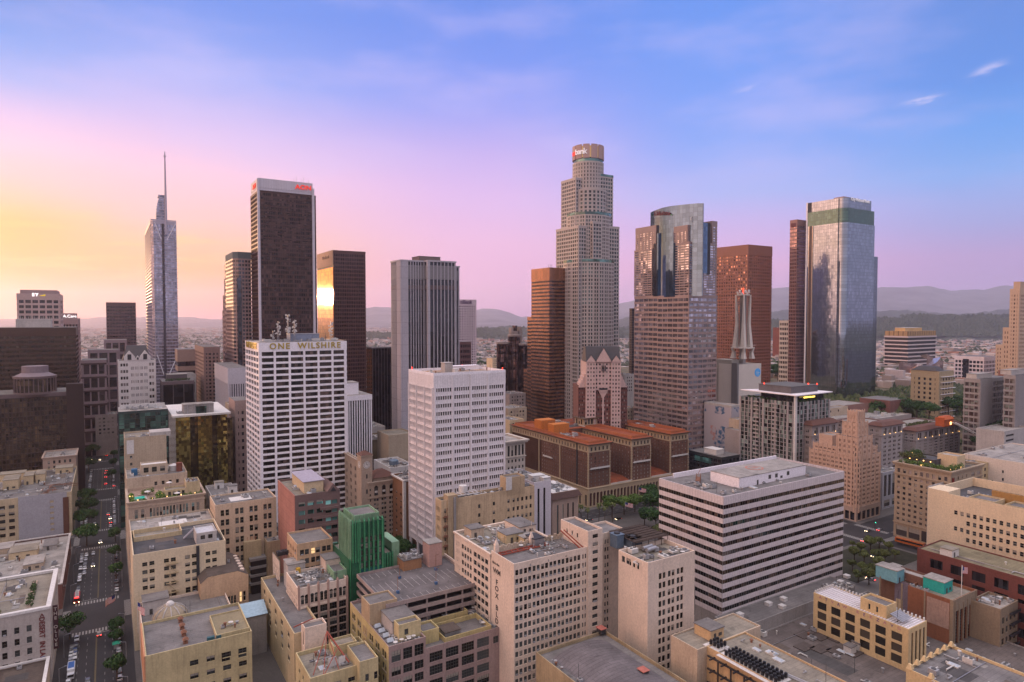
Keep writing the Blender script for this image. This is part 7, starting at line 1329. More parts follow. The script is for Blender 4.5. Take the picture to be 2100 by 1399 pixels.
zP = lambda py, px: L.z(py, 0, sy_(px))
gblk(.0, w, 0, sy_(1350), zP(605, 1400), 34, 1.0, .42, .5, 6); gblk(0.1, w*.98, sy_(1350)-.3, l-.3, zP(605, 1330)-.7, 34, 1.0, .42, .5, 6)   # lower mass
gblk(-.0, w*.86, -.0, sy_(1367), zP(497, 1400), 20, 1.5, .42, .5, 6, zP(605, 1400)); gblk(-.2, w*.8, 2, sy_(1373), zP(463, 1400), 7, 5.0, .5, 2.0, 4.4, zP(497, 1400))
gblk(-.2, w*.9, sy_(1338), l, zP(512, 1320), 20, 1.0, .42, .5, 6, zP(606, 1330)); gblk(.2, w*.9, sy_(1345), l-1.2, zP(466, 1320), 8, 5, .5, 2.0, 4.4, zP(512, 1320))
gblk(w*.82, w, 1, l*.5, L.z(454, w), 26, 4, .5, 1.6, 4.4, zP(605, 1400))
ca, cb = sy_(1372)-14, sy_(1326); xc_2 = L.fx(1443, ca-20); n = 14; arc = []
for i in range(n+1): t = i/n; arc.append((1.5+7.5*(2*t-1)**2 - 2.2 + (t < .5)*0, ca-20+(cb-ca+22)*t))
zlo, = (zP(610, 1350),)
zhi = [L.z(py, a[0], a[1]) for py, a in zip([417, 417, 418, 419, 420, 421, 422, 423, 424.5, 426, 428, 430, 432, 434, 436], arc)]
mb = MB()
for i in range(n): (xa, ya), (xb, yb) = arc[i], arc[i+1]; mb.quad((xb, yb, zlo), (xa, ya, zlo), (xa, ya, zhi[i]), (xb, yb, zhi[i+1])); mb.quad((xb, yb, zhi[i+1]), (xa, ya, zhi[i]), (xc_2, ya, zhi[i]), (xc_2, yb, zhi[i+1]))
(xa, ya) = arc[0]; mb.quad((xa, ya, zlo), (xc_2, ya, zlo), (xc_2, ya, zhi[0]), (xa, ya, zhi[0])); mb.quad((xc_2, arc[-1][1], zlo), (arc[-1][0], arc[-1][1], zlo), (arc[-1][0], arc[-1][1], zhi[-1]), (xc_2, arc[-1][1], zhi[-1])); mb.obj('glass_crown', bl, rt)
mbox(rt, 'blue_slot', bl, w*.44, w*.62, -.6, 3, zP(560, 1400), zP(456, 1400)); mbox(rt, 'dark_slot', dark, w*.62, w*.72, -.55, 3, zP(562, 1400), zP(456, 1400))
mbox(rt, 'dark_recess', flat('recess_blue', (.03, .035, .05), .2, .6), -.4, .6, sy_(1341), sy_(1349.5), zP(608, 1340), zP(500, 1340)); mbox(rt, 'glass_mullion', bl, -1.0, .6, sy_(1352), sy_(1349.5)+.2, zP(608, 1340), zP(480, 1340))
i = 10; 
ltr = 'Deloitte'
for j, ch in enumerate(ltr+'.'):
    y = sy_(1343.5+j*4.4); x = 1.5+7.5*(2*((y-ca+20)/(cb-ca+22))-1)**2-2.2; text(ch, 5.2, flat('sign_wine', (.12, .02, .03), .6) if ch != '.' else flat('sign_green', (.05, .3, .02), .6), rt, (x-.7, y, L.z(438, 0, y)), -math.pi/2, 'sign_letter', .3, True, sx=1.3)
mb = MB(); mb.cyl(0, 0, 2.2, 0, .5, 16); o = mb.obj('round_badge', white, rt, (3, -.2, zP(451, 1405))); o.rotation_euler = (R(90), 0, 0)
# brown angular tower
L = Lot(1534.6, 501.5, xl=1465, xr=1583, Y=800); H = L.H; w, l = L.W, L.L
rt = L.root('office_tower', 'reddish brown granite tower with square window grid and angled plan', 'building'); rg_ = wall('granite_russet', (.28, .115, .075), .05, .06, .4); rw = glass('copper_window', (.5, .27, .18), (3.3, 3.9), .02, .6, .07, .75)
tower(rt, [(0, 0), (w, 0), (w-8, l*.7), (w*.4, l), (-4, l)], 0, H, 54, 3.6, rw, rg_, .42, 1.5, .45, top=11)
# telephone building with tapering mast
L = Lot(1514, 748, xl=1474, xr=1561, Y=640); tc_ = wall('stucco_shell', (.62, .56, .50), .05, .08)
rt = masonry(L, 'telephone_exchange', 'windowless pale exchange building with blue globe sign and white lattice tower', tc_, rpale, [], [], W_=L.W, par=.8); w, l, H = L.W, L.L, L.H
mbox(rt, 'louvre_shaft', flat('shaft_grey', (.16, .15, .15), .7), -2.5, -.1, -.8, 6, 20, H+1.5); mbox(rt, 'rear_tall_wall', wall('stucco_dim', (.36, .33, .29), .05, .08), 2, 14, l*.4, l+6, 20, H+4)
mb = MB(); mb.cyl(0, 0, 4.2, 0, .3, 28); o = mb.obj('globe_sign', flat('sign_azure', (.01, .22, .55), .4, emit=(.0, .25, .6), estr=.3), rt, (w*.84, -.02, H-9)); o.rotation_euler = (R(90), 0, 0)
mb = MB(); 
for i, (a_, h__) in enumerate(((2.4, .28), (3.3, .4), (3.6, .5), (3.4, .5), (2.8, .4))): yy_ = 2.6-i*1.3; mb.box(-a_+.6, a_-1.2*(i % 2)-.6, yy_-h__/2, yy_+h__/2, .3, .38)
mb.obj('globe_bands', white, o)
bx_ = hit(1523, 712, Y=655); q = bx_-L.o; cx_, cy_ = q.dot(VD), q.dot(UD); k = 655/F; ZZ = lambda py: hit(1523, py, Y=655).z
def legs(z0, z1, z2, r0, r1, r2, n=4):
    for i in range(4):
        a = math.pi/4+i*math.pi/2
        mb = MB(); p0, p1, p2 = [(cx_+r*math.cos(a), cy_+r*math.sin(a)) for r in (r0, r1, r2)]
        for (pa, za), (pb, zb), wa, wb in (((p0, z0), (p1, z1), 4.2, 2.6), ((p1, z1), (p2, z2), 2.6, 1.0)):
            mb.prism([(pa[0]-wa/2, pa[1]-wa/2), (pa[0]+wa/2, pa[1]-wa/2), (pa[0]+wa/2, pa[1]+wa/2), (pa[0]-wa/2, pa[1]+wa/2)], za, zb, poly2=[(pb[0]-wb/2, pb[1]-wb/2), (pb[0]+wb/2, pb[1]-wb/2), (pb[0]+wb/2, pb[1]+wb/2), (pb[0]-wb/2, pb[1]+wb/2)])
        mb.obj('lattice_leg', tc_, tw)
tw = mbox(rt, 'mast_core', flat('mast_grey', (.30, .28, .27), .6), cx_-2.2, cx_+2.2, cy_-2.2, cy_+2.2, H, ZZ(605)); legs(ZZ(735), ZZ(722), ZZ(712), 9, 8.4, 11); legs(ZZ(712), ZZ(665), ZZ(605), 7, 5.6, 7)
for zz, r in ((ZZ(713), 11), (ZZ(605), 6.4)): mb = MB(); mb.cyl(cx_, cy_, r, zz-.6, zz+.6, 8, a0=R(22)); ring(mb, cx_-r*.8, cx_+r*.8, cy_-r*.8, cy_+r*.8, zz+2.4, .3, .05, 0, .1); mb.obj('platform', tc_, tw)
mb = MB()
for i in range(26): zz = ZZ(708)+i*(ZZ(606)-ZZ(708))/26; mb.box(cx_-4, cx_+4, cy_-4, cy_+4, zz, zz+.5)
mb.obj('lattice_grid', flat('mast_grey', (.30, .28, .27), .6), tw); mb = MB()
for i in range(14): a = i*2.4; r = 5.2; zz = ZZ(605)+1+(i % 3)*1.6; mb.tube((cx_+r*math.cos(a), cy_+r*math.sin(a), zz), (cx_+(r+1)*math.cos(a), cy_+(r+1)*math.sin(a), zz), .4, 8, r2=1.2)
mb.obj('microwave_dishes', white, tw); mb = MB(); mb.tube((cx_, cy_, ZZ(605)), (cx_, cy_, ZZ(592)), .4, 5); mb.cyl(cx_, cy_, .4, ZZ(592), ZZ(591), 8); mb.obj('warning_light', rl, tw)
far('apartment_tower', 'slim pale concrete strip tower left of the brown slab', 1617, 658, 900, 1611, 1626, 20, 3, mgl, tc_, .45, .8, .2, Ld=14)
# brown slab and big rounded glass tower
L, rt = far('office_tower', 'slim rose brown tower tucked left of the rounded glass tower', 1635, 450, 800, 1620.5, 1668, 56, 2.6, glass('rose_mirror', (.42, .27, .26), (2.6, 3.9), .008, .3, .07, .85, line=.2), wall('granite_rosebrown', (.30, .17, .15), .05, .05, .4), .35, .5, .15, top=6, pm=wall('granite_rosebrown', (.30, .17, .15)))
mbox(rt, 'dark_sign_panel', flat('panel_maroon', (.12, .03, .03), .6), -.5, -.3, L.L*.15, L.L*.85, L.H-9, L.H-4)
L = Lot(1735, 404, xl=1657, xr=1787, Y=756); w, l, H = L.W, L.L, L.H
cn = glass('sky_mirror', (.34, .38, .44), (2.3, 3.9), .0035, .1, .05, .9, line=.22, mott=.05); cnd = glass('sky_mirror_green', (.11, .18, .15), (2.3, 3.9), .0035, .12, .07, .7, line=.22, mott=.05)
rt = L.root('office_tower', 'broad mirrored glass tower with rounded corner and green crown stripe', 'building')
r = 9; arc_ = [(r-r*math.cos(t), r-r*math.sin(t)) for t in [math.pi/2*i/10 for i in range(11)]]
w2_ = L.fx(1795)
def gp_(wx, ins): return [(x, y) for x, y in [(ins+a, ins+b) for a, b in arc_]]+[(wx, ins), (wx, l-4), (8, l-4), (8, l), (0+ins, l)]
def gpr(wx, ins, z0, z1, m, name): mb = MB(); p = gp_(wx, ins); mb.prism(p, z0, z1, 0, mtop=0); mb.obj(name, m, rt)
za, zb_, zc = L.z(455), L.z(425), H
gpr(w2_, 0, 0, za, cn, 'lower_glass'); gpr(w2_-1.5, 0, za, zb_, cnd, 'green_band'); gpr(w, .0, zb_, zc, cn, 'crown_glass')
mbox(rt, 'dark_crown_slot', dark, 0-.2, 4, l-5, l+.1, zb_, zc); mbox(rt, 'white_edge', whp, -.5, 3, l, l+1.8, 10, zc+.5)
for s, yb in ((0, l-7.5), (1, l-3)): mbox(rt, 'corner_fin', flat('fin_gold', (.55, .47, .38), .25, .8), -.9, .2, yb, yb+.8, 20, za)
mbox(rt, 'recess', flat('recess_brown', (.12, .08, .07), .4), -.35, .2, l-6.7, l-3, 20, za)
cns = mbox(rt, 'lower_wing', glass('sky_mirror_dim', (.24, .27, .31), (2.3, 3.9), .0035, .1, .07, .9, line=.22, mott=.05), w2_, w2_+L.fx(1816)-L.fx(1795), 8, l*.6, 0, L.z(524, w2_)); text('City National Bank', 5.0, sgn, rt, (w*.55, -.5, L.z(411, w*.5)), 0, 'lettering', .2, True); mbox(rt, 'rooftop_plant', mauve, w*.1, w*.7, 6, 18, zc, zc+2.2)
o = hit(1735, 845, Y=640); L2 = UV(o.dot(UD), o.dot(UD)+30, o.dot(VD)-30, o.dot(VD)+36, hit(1735, 832, Y=640).z); rt = masonry(L2, 'plaza_building', 'stone podium with row of round windows under the rounded glass tower', wall('stone_podium', (.30, .25, .24)), rpale, [], [], par=.4)
for i in range(14): mb = MB(); [mb.box(2.2*math.cos(t)-.25, 2.2*math.cos(t)+.25, -.4, 0, 2.2*math.sin(t)-.25, 2.2*math.sin(t)+.25) for t in [j*math.pi/8 for j in range(16)]]; mb.obj('round_window', white, rt, (3+i*4.7, -.1, L2.H-7))
# banded government block
L, rt = far('office_building', 'dark horizontally banded office block with lit ochre attic right of the glass tower', 1862, 690, 1150, 1815, 1919, 15, 9, glass('band_black', (.01, .01, .013), (3, 4), .005, .5, .15, 0), wall('band_white', (.52, .44, .44), .05, .05), .34, 0, 1.2, top=0)
mb = MB(); mb.prism(offset(rect(L.W, L.L), .3), L.H, L.H+9); mb.obj('attic', wall('attic_ochre', (.40, .26, .12), panel=(8, 50, .9), jc=.35), rt); hut(rt, L.W*.1, L.W*.7, 10, L.L*.7, L.H+9, L.H+15, wall('attic_gold', (.62, .42, .2)), white, False)
# concert hall: curved steel sails
o = hit(1870, 760, Y=980); rt = root('concert_hall', 'curved steel clad concert hall with a panel flashing sunset orange', 'building', (o.x, o.y, 0), TH-.2); z0 = o.z; stl = flat('brushed_steel', (.50, .42, .42), .25, .95, .1)
def sail(x0, x1, y, zb, za, zc, bow, m=stl):
    mb = MB(); n = 8
    for i in range(n): t0, t1 = i/n, (i+1)/n; f0 = lambda t: (x0+(x1-x0)*t, y-bow*math.sin(math.pi*t), za+(zc-za)*t); a, b = f0(t0), f0(t1); mb.quad((a[0], a[1]+4, zb), (b[0], b[1]+4, zb), b, a); mb.quad(a, b, (b[0], b[1]+12, b[2]-3), (a[0], a[1]+12, a[2]-3))
    mb.obj('steel_sail', m, rt)
sail(-26, 22, 0, z0-22, z0+14, z0+8, 5); sail(10, 50, -8, z0-22, z0+2, z0+20, 6); sail(40, 76, 6, z0-22, z0+24, z0+12, -4); sail(-8, 14, -10, z0-24, z0-12, z0+4, 2, flat('sail_sunset_glow', (.9, .42, .15), .25, .8, emit=(1, .35, .08), estr=.6))  # front sail: sunset flash put in as orange colour and emission
L = Lot(1852, 760, xl=1815, xr=1857, Y=900); mb = MB(); rt = root('museum_building', 'white round cornered museum box right of the rounded glass tower', 'building', L.o, TH); mb.prism([(0, 0), (L.W, 0), (L.W, 20), (L.W-5, L.L), (0, L.L)], 0, L.H); mb.obj('wall', wall('museum_white', (.50, .44, .45), .05, .05, panel=(6, 5, .3), jc=.85), rt)
# beige hotel on the hill
L, rt = far('hotel_building', 'beige hotel with narrow window pairs and thin balcony lines on the hill', 1926, 762, 660, 1869, 1955, 16, 5.5, GL['dark'], wall('stucco_khaki', (.38, .30, .19), .08, .1), .46, 3.2, .3, top=5)
mb = MB(); mb.prism([(-1, 2), (L.W*.5, 2), (L.W*.5, L.L), (-1, L.L)], L.H+.3, L.H+4.5, poly2=[(4, 6), (L.W*.4, 6), (L.W*.4, L.L-6), (4, L.L-6)]); mb.obj('dark_roof', flat('roof_slate', (.05, .045, .05), .6), rt)
for kx in range(8): mb = MB(); mb.box(L.W*.1, L.W+3, -1.5, 0, 0, .3); mb.obj('balcony_line', whp, rt, (0, 0, L.H-6-kx*6))
L, rt = far('apartment_tower', 'white framed apartments with dark glass bays behind the beige hotel', 2018, 732, 900, 1958, 2045, 14, 4.6, glass('apt_navy', (.03, .04, .055), (4, 4), .02, .7, .1, .2), wall('frame_pure', (.66, .60, .64), .04, .05), .36, 1.1, .4, top=4); mbox(rt, 'glass_slot', GL['dark'], -1, .5, L.L*.5, L.L*.7, 0, L.H-4)
pt = wall('stucco_apricot2', (.54, .39, .28), .06, .06); pw = glass('peach_window', (.10, .06, .05), (3.6, 4), .02, .7, .1, .2)
L = Lot(2091, 592, xl=2072, xr=2160, Y=820); rt = L.root('apartment_tower', 'peach coloured stepped tower cut by the right edge of the picture', 'building')
tower(rt, rect(L.W, L.L), 0, L.H, 34, 3.6, pw, pt, .5, 1.9, .3, top=5); hut(rt, 4, 30, 1, 8, L.H, L.H+9, pt, pt, False)
for dx, yt in ((7.5, 672), (15, 708)): h_ = root('step', None, None, (0, 0, 0)); h_.parent = rt; tower(h_, rect(20, 7.5, 1, L.L-.5+(0 if dx == 7.5 else 7.5)), 0, L.z(yt), 20, 3.6, pw, pt, .5, 1.9, .3, top=2)
L, rt = far('office_building', 'russet brick block below the peach tower', 2100, 762, 700, 2048, 2140, 7, 5, pw, wall('brick_russet', (.30, .13, .09)), .6, 3.5, .25, top=8)
for (xa, xc_, xb, yt, Y, lab) in ((1978, 2010, 2068, 778, 560, 'grey concrete apartment slab with coloured balcony stacks on the green slope'), (2060, 2082, 2130, 770, 545, 'second grey concrete apartment slab at the right edge')):
    L, rt = far('apartment_tower', lab, xc_, yt, Y, xa, xb, 16, 4.2, glass('balcony_red', (.14, .05, .045), (2.2, 2.9), .02, .9, .3, 0, c2=(.06, .08, .07)), wall('concrete_ash', (.28, .255, .25), .08, .15), .32, .5, .5, top=1.5)
    mbox(rt, 'blank_wall', wall('concrete_ash', (.28, .255, .25), .08, .15), -.4, L.W*.42, -.6, 1, 0, L.H); hut(rt, 3, L.W*.6, 4, 12, L.H, L.H+4, palegrey, rpale, False)
L = Lot(2060, 885, xl=2045, xr=2110, Y=520, L=20); masonry(L, 'low_building', 'low pale building with paired window strips below the apartment slabs', palegrey, rpale, [(2, 18, 1, L.H-10, L.H-2, 2, .9, .4)], [], 'grid', gm=GL['dark']); L = Lot(2030, 880, xl=2000, xr=2060, Y=560, L=14)
far('low_building', 'dark red low roof with white band right of the glass tower', 1825, 822, 640, 1818, 1860, 2, 9, mgl, wall('brick_maroon', (.20, .09, .075)), .5, 0, .3, Ld=30, top=2)
# orange funicular station on the slope
o = hit(1946, 862, Y=560); rt = root('funicular_station', 'small orange funicular station with lit roof on the green slope', 'station', (o.x, o.y, o.z-5), TH); orr = flat('paint_orange', (.42, .09, .02), .7)
mb = MB(); mb.box(-7, 7, 0, 7, 0, 6, 0); mb.prism([(-8, -1), (8, -1), (8, 8), (-8, 8)], 6, 8.5, poly2=[(-6, 2), (6, 2), (6, 5), (-6, 5)]); mb.obj('station_house', orr, rt); mb = MB(); mb.box(7, 8, 0, 7, 0, 7.5); mb.box(-8, -7, 0, 7, 0, 7.5); mb.obj('gate_pillar', orr, rt); mb = MB(); mb.tube((4, -1, 3), (22, -10, -7), .5, 4); mb.tube((5, -3, 3), (23, -12, -7), .5, 4); mb.obj('track', white, rt); mb = MB(); mb.box(2, 4, -.3, 0, 1, 3.4); mb.obj('lit_doorway', lamp, rt)
# parking and low roofs in the valley behind
for i, (x0, y0, Y, xl, xr, c, lab) in enumerate((
    (1042, 838, 620, 1036, 1080, beige, 'beige low wall building left of the striped sunset tower'), (1045, 808, 700, 1036, 1078, conc, 'brown parking structure behind the lattice tower'), (1045, 862, 560, 1036, 1075, tan, 'tan flat roof block above the ivory building'),
    (1010, 735, 1300, 976, 1021, tan, 'far ochre apartment row beyond the finned tower'), (1282, 768, 720, 1274, 1300, palegrey, 'pale green grey block behind the gabled tower'), (1284, 838, 640, 1280, 1306, beige, 'stone block squeezed between gabled tower and granite tower'),
    (1462, 835, 600, 1470, 1500, white, 'white low building with roof plant left of the exchange'), (1605, 672, 1400, 1585, 1616, redbrick, 'far red roofed building between brown tower and strip tower'), (195, 852, 640, 190, 240, conc, 'dark low parking building at the bend of the avenue'),
    (280, 800, 700, 262, 300, conc, 'grey block behind the white gabled hotel'), (775, 838, 700, 765, 806, wall('brick_cocoa', (.14, .075, .055)), 'dark low block under the black block'), (1760, 905, 520, 1740, 1800, ts, 'grey roofed block behind the pink stepped tower'))):
    if xl > x0: xl = x0-2
    L = Lot(x0, y0, xl=xl, xr=xr, Y=Y, L=max(8, 24)); masonry(L, 'office_building', lab, c, rgrey if i % 2 else rpale, [(2, L.W-2, max(2, int(L.W/4)), max(3, L.H-20), L.H-2, 5, .5, .5)], [], 'none', cl=8, seed=200+i, gm=dg, limit=60)
# ================================================================== ground, streets, hill, mountains
def noise2(x, y): return (math.sin(x*.0011+1.3)*math.cos(y*.0009-.4)+.5*math.sin(x*.0031+y*.0017)+.25*math.sin(x*.0077-y*.0059+2))
asph = MATS['asphalt'] = bpy.data.materials.new('asphalt'); asph.use_nodes = True; g = NG(asph.node_tree); tc = g.n('ShaderNodeTexCoord').outputs['Object']
n1 = g.n('ShaderNodeTexNoise', Vector=tc, Scale=.06, Detail=6.0).outputs[0]; n2 = g.n('ShaderNodeTexNoise', Vector=tc, Scale=1.5, Detail=4.0).outputs[0]
f = g.m('MULTIPLY', g.rng(n1, .3, .7, .7, 1.3), g.rng(n2, .3, .7, .85, 1.15)); finish(asph, g, g.mix(1.0, (.028, .026, .028), g.n('ShaderNodeCombineXYZ', i0=f, i1=f, i2=f), 'MULTIPLY'), .8)
mb = MB(); mb.quad((-1500, -400, 0), (2600, -400, 0), (2600, 1500, 0), (-1500, 1500, 0)); tag(mb.obj('road', asph), 'dark asphalt streets between the downtown blocks', kind='structure')
farm = MATS['far_ground'] = bpy.data.materials.new('far_ground'); farm.use_nodes = True; g = NG(farm.node_tree); tc = g.n('ShaderNodeTexCoord').outputs['Object']
n1 = g.n('ShaderNodeTexNoise', Vector=tc, Scale=.004, Detail=8.0, Roughness=.7).outputs[0]; vo = g.n('ShaderNodeTexVoronoi', Vector=tc, Scale=.02).outputs['Color']
finish(farm, g, g.mix(g.rng(n1, .42, .58), g.mix(g.n('ShaderNodeRGBToBW', i0=vo), (.05, .06, .04), (.14, .12, .10)), (.03, .045, .025)), .95)
mb = MB(); mb.quad((-30000, -3000, -.5), (30000, -3000, -.5), (30000, 30000, -.5), (-30000, 30000, -.5)); tag(mb.obj('ground', farm), 'wide city basin reaching to the mountains', kind='structure')
walk = wall('pavement_concrete', (.12, .11, .105), .2, .2); us = [(-60, 103), (110, 218), (246, 340), (365, 462), (488, 580), (606, 700), (726, 820), (846, 960)]; vs = [(-240, -139), (-114, -20.5), (6.5, 190), (213, 397), (422, 600), (625, 800)]
k = 0
for a, b in us:
    for c, d in vs:
        mb = MB(); e = 4.2; mb.prism([tuple(gp(u, v)[:2]) for u, v in ((a-e, c), (a-e, d), (b+e, d), (b+e, c))], 0, .15); tag(mb.obj('pavement', walk), 'raised concrete pavement of one city block', kind='structure')
pa = flat('road_paint', (.30, .29, .28), .8, var=.4, scale=2); py_ = flat('road_paint_yellow', (.20, .15, .06), .8)
mb = MB()
def strip(u0, u1, v0, v1, m=0): mb.quad(*[tuple(gp(u, v, .006)) for u, v in ((u0, v0), (u0, v1), (u1, v1), (u1, v0))], m)
XU = [(218, 246), (340, 365), (462, 488), (580, 606), (700, 726), (820, 846)]
VL, VR = -16.3, 2.3   # kerbs of the avenue
for (a, b), (c, d) in zip(XU, XU[1:]):
    s, e = b+9, c-9
    u = s
    while u < e:
        for v in (-12.8, -9.9, -3.6, -.9): strip(u, u+2.2, v-.07, v+.07)
        u += 6
    strip(s, e, -6.95, -6.82, 1); strip(s, e, -6.65, -6.52, 1); strip(s, e, 0.9, 1.0); strip(s-1, s-.6, VL, -7); strip(e+.6, e+1, -6.5, VR)
    for uu in (b+3, c-7): 
        for i in range(15): strip(uu, uu+3.6, VL+.5+i*1.22, VL+1.15+i*1.22)
for vv in (-20.3, 4.0):
    for a, b in XU:
        for i in range(16): strip(a+5+i*1.2, a+5.6+i*1.2, vv, vv+3)
for v0 in (398, 418):
    for i in range(18): strip(222+i*1.2, 222.7+i*1.2, v0-7 if v0 < 400 else v0-1, v0-3 if v0 < 400 else v0+3)
for i in range(14): strip(213, 217, 399+i*1.3, 399.7+i*1.3); strip(247, 251, 399+i*1.3, 399.7+i*1.3)
for i in range(30): strip(300+i*0, 303, 200, 201) if i == 0 else None
u = 250
while u < 395 and False: u += 1
for v in (215+i*6 for i in range(30)): strip(351.5, 351.8, v, v+2.5); strip(347, 347.2, v, v+2.5); strip(356, 356.2, v, v+2.5)
tag(mb.obj('road_markings', [pa, py_]), 'white and yellow lane lines and zebra crossings', kind='structure')
# plaza surface with walls at the crossing (open lots)
mb = MB(); mb.prism([tuple(gp(u, v)[:2]) for u, v in ((250, 200), (250, 390), (338, 390), (338, 200))], 0, .4); tag(mb.obj('plaza', wall('plaza_paving', (.09, .08, .075), .25, .2)), 'paved public square among trees', kind='structure')
L = UV(286, 306, 238, 262, 5); rt = masonry(L, 'plaza_pavilion', 'low pale plaza pavilion beside the banded office block', tan, rbeige, [(1, 20, 3, .5, 4, 1, .6, .8)], [], par=.4); mbox(rt, 'canopy', palegrey, 4, 23.5, -5, 0, 4.2, 4.6)
mb = MB(); mb.box(0, 60, 0, .8, 0, 5.5); tag(mb.obj('plaza_wall', wall('paint_violet', (.22, .20, .28)), None, gp(318, 205), TH), 'long low violet plaza wall before the hotel trees', 'wall')
mb = MB(); mb.prism([tuple(gp(u, v)[:2]) for u, v in ((188, 326), (188, 394), (219, 394), (219, 326))], 0, .3); tag(mb.obj('park_ground', flat('park_soil', (.03, .03, .018), .95, var=.5, scale=.3)), 'dark planted ground of the small corner park', kind='structure')
# hill
def smooth(a, b, x): t = min(1, max(0, (x-a)/(b-a))); return t*t*(3-2*t)
def hillz(U, V): return 42*smooth(268, 360, U)*smooth(600, 650, V)+42*smooth(480, 560, U)*smooth(395, 450, V)*smooth(650, 600, V)
hm = MATS['hill_scrub'] = bpy.data.materials.new('hill_scrub'); hm.use_nodes = True; g = NG(hm.node_tree); tc = g.n('ShaderNodeTexCoord').outputs['Object']; n1 = g.n('ShaderNodeTexNoise', Vector=tc, Scale=.05, Detail=7.0, Roughness=.7).outputs[0]
finish(hm, g, g.mix(g.rng(n1, .42, .58), (.04, .05, .02), (.14, .10, .055)), .95)
mb = MB(); st_ = 12; us_ = [250+st_*i for i in range(60)]; vs_ = [390+st_*i for i in range(85)]; ix = {}
for i, u in enumerate(us_):
    for j, v in enumerate(vs_):
        z = hillz(u, v); p = gp(u, v, z-.3 + (1.2*noise2(u*20, v*20) if 1 < z < 41 else 0)); ix[i, j] = len(mb.v); mb.v.append(tuple(p))
for i in range(len(us_)-1):
    for j in range(len(vs_)-1): mb.f.append((ix[i, j], ix[i, j+1], ix[i+1, j+1], ix[i+1, j])); mb.mi.append(0)
tag(mb.obj('hill', hm, smooth=True), 'scrubby green slope rising to the upper plaza', kind='structure')
# ridges and mountains: heights follow the ridge lines of the place
def ridge(name, label, Y, pts, mat, base=-1, depth=2200, seed=1, rough=1.0):
    rnd = random.Random(seed); mb = MB(); cols = []
    def yrow(px):
        for (x0, y0), (x1, y1) in zip(pts, pts[1:]):
            if x0 <= px <= x1: t = (px-x0)/(x1-x0); t = t*t*(3-2*t); return y0+(y1-y0)*t
        return pts[-1][1]
    n = 260; xa, xb = pts[0][0], pts[-1][0]; rows = 12
    for i in range(n+1):
        px = xa+(xb-xa)*i/n; top = max(0.5, hit(px, yrow(px), Y=Y).z + rough*9*(math.sin(i*.9+seed)+.6*math.sin(i*2.3)+.5*rnd.uniform(-1, 1)))
        col = []
        for j in range(rows+1):
            t = j/rows; yy = Y - depth*(1-t); f = t**1.15; z = top*f*(1+.10*math.sin(i*.55+j*1.7+seed)*(1-t))+base*(1-t); col.append(((px-1050)/F*yy*1.0, yy, z))
        col.append(((px-1050)/F*(Y+depth), Y+depth, base)); cols.append(col)
    for c in cols: mb.v += c
    m = rows+2
    for i in range(n):
        for j in range(m-1): a = i*m+j; mb.f.append((a, a+m, a+m+1, a+1)); mb.mi.append(0)
    return tag(mb.obj(name, mat, smooth=True), label, kind='structure')
mt = flat('mountain_rock', (.15, .14, .14), .95, var=.5, scale=.002); mt2 = flat('hill_green', (.045, .055, .035), .95, var=.6, scale=.006)
ridge('mountains', 'hazy mountain range along the whole horizon', 12500, [(-500, 655), (-200, 650), (120, 655), (250, 650), (330, 653), (395, 650), (440, 656), (520, 660), (640, 650), (740, 632), (800, 630), (880, 640), (950, 638), (1000, 633), (1030, 637), (1075, 650), (1130, 655), (1260, 625), (1300, 616), (1420, 612), (1500, 604), (1590, 592), (1610, 588), (1700, 590), (1800, 590), (1900, 588), (1960, 596), (2010, 594), (2050, 587), (2200, 592), (2500, 600)], mt, depth=4200, seed=3)
ridge('mountains', 'nearer blue foothills on the right', 7200, [(1230, 668), (1290, 650), (1400, 646), (1560, 640), (1640, 634), (1760, 640), (1850, 636), (1960, 644), (2100, 632), (2400, 640)], mt2, depth=1800, seed=8, rough=.5)
ridge('hills', 'dark tree covered hills beyond the right hand districts', 4300, [(1480, 672), (1560, 664), (1640, 660), (1790, 656), (1840, 656), (1900, 652), (1960, 647), (2020, 646), (2080, 650), (2300, 652)], mt2, depth=600, seed=5, rough=.25)
ridge('hills', 'low wooded hills beyond the finned tower', 4600, [(720, 690), (830, 684), (980, 674), (1050, 668), (1110, 676), (1240, 676), (1300, 668), (1420, 690)], mt2, depth=600, seed=6, rough=.3)
# far districts: thousands of low roofs that read as one mass
rnd = random.Random(11); cs_ = [(.42, .36, .33), (.30, .25, .23), (.52, .46, .44), (.36, .20, .15), (.24, .22, .21)]
cm = [wall('far_roof_%s' % n, c, .1, .1) for n, c in zip(('sand', 'brown', 'white', 'red', 'slate'), cs_)]
mb = MB()
def fbox(x, y, w, l, z, h, m):
    ca, sa = math.cos(TH), math.sin(TH); q = [(x+ca*a-sa*b, y+sa*a+ca*b) for a, b in ((-w/2, -l/2), (w/2, -l/2), (w/2, l/2), (-w/2, l/2))]; mb.prism(q, z-2, z+h, m)
def hz(x, y): return 0
for i in range(19000):
    y = 850*math.exp(rnd.random()*2.3); px = rnd.uniform(-60, 2160); x = (px-1050)/F*y
    q = Vector((x, y, 0)); U, V = q.dot(UD), q.dot(VD)
    if y < 1250 and U < 1000 and 0 < V < 900: continue
    z = hillz(U, V) if U < 900 else 0
    s = .7+y/4200; fbox(x, y, rnd.uniform(8, 26)*s, rnd.uniform(8, 24)*s, z, rnd.choice((5, 6, 8, 9, 12, 16 if rnd.random() < .15 else 7)), rnd.choice((0, 0, 1, 2, 2, 3, 4)))
for i in range(500):
    y = rnd.uniform(3700, 4200); px = rnd.uniform(1500, 2100); t = (y-3700)/600; z = max(0, t**1.15*70); fbox((px-1050)/F*y, y, 16, 12, z, 7, rnd.choice((0, 2, 2)))
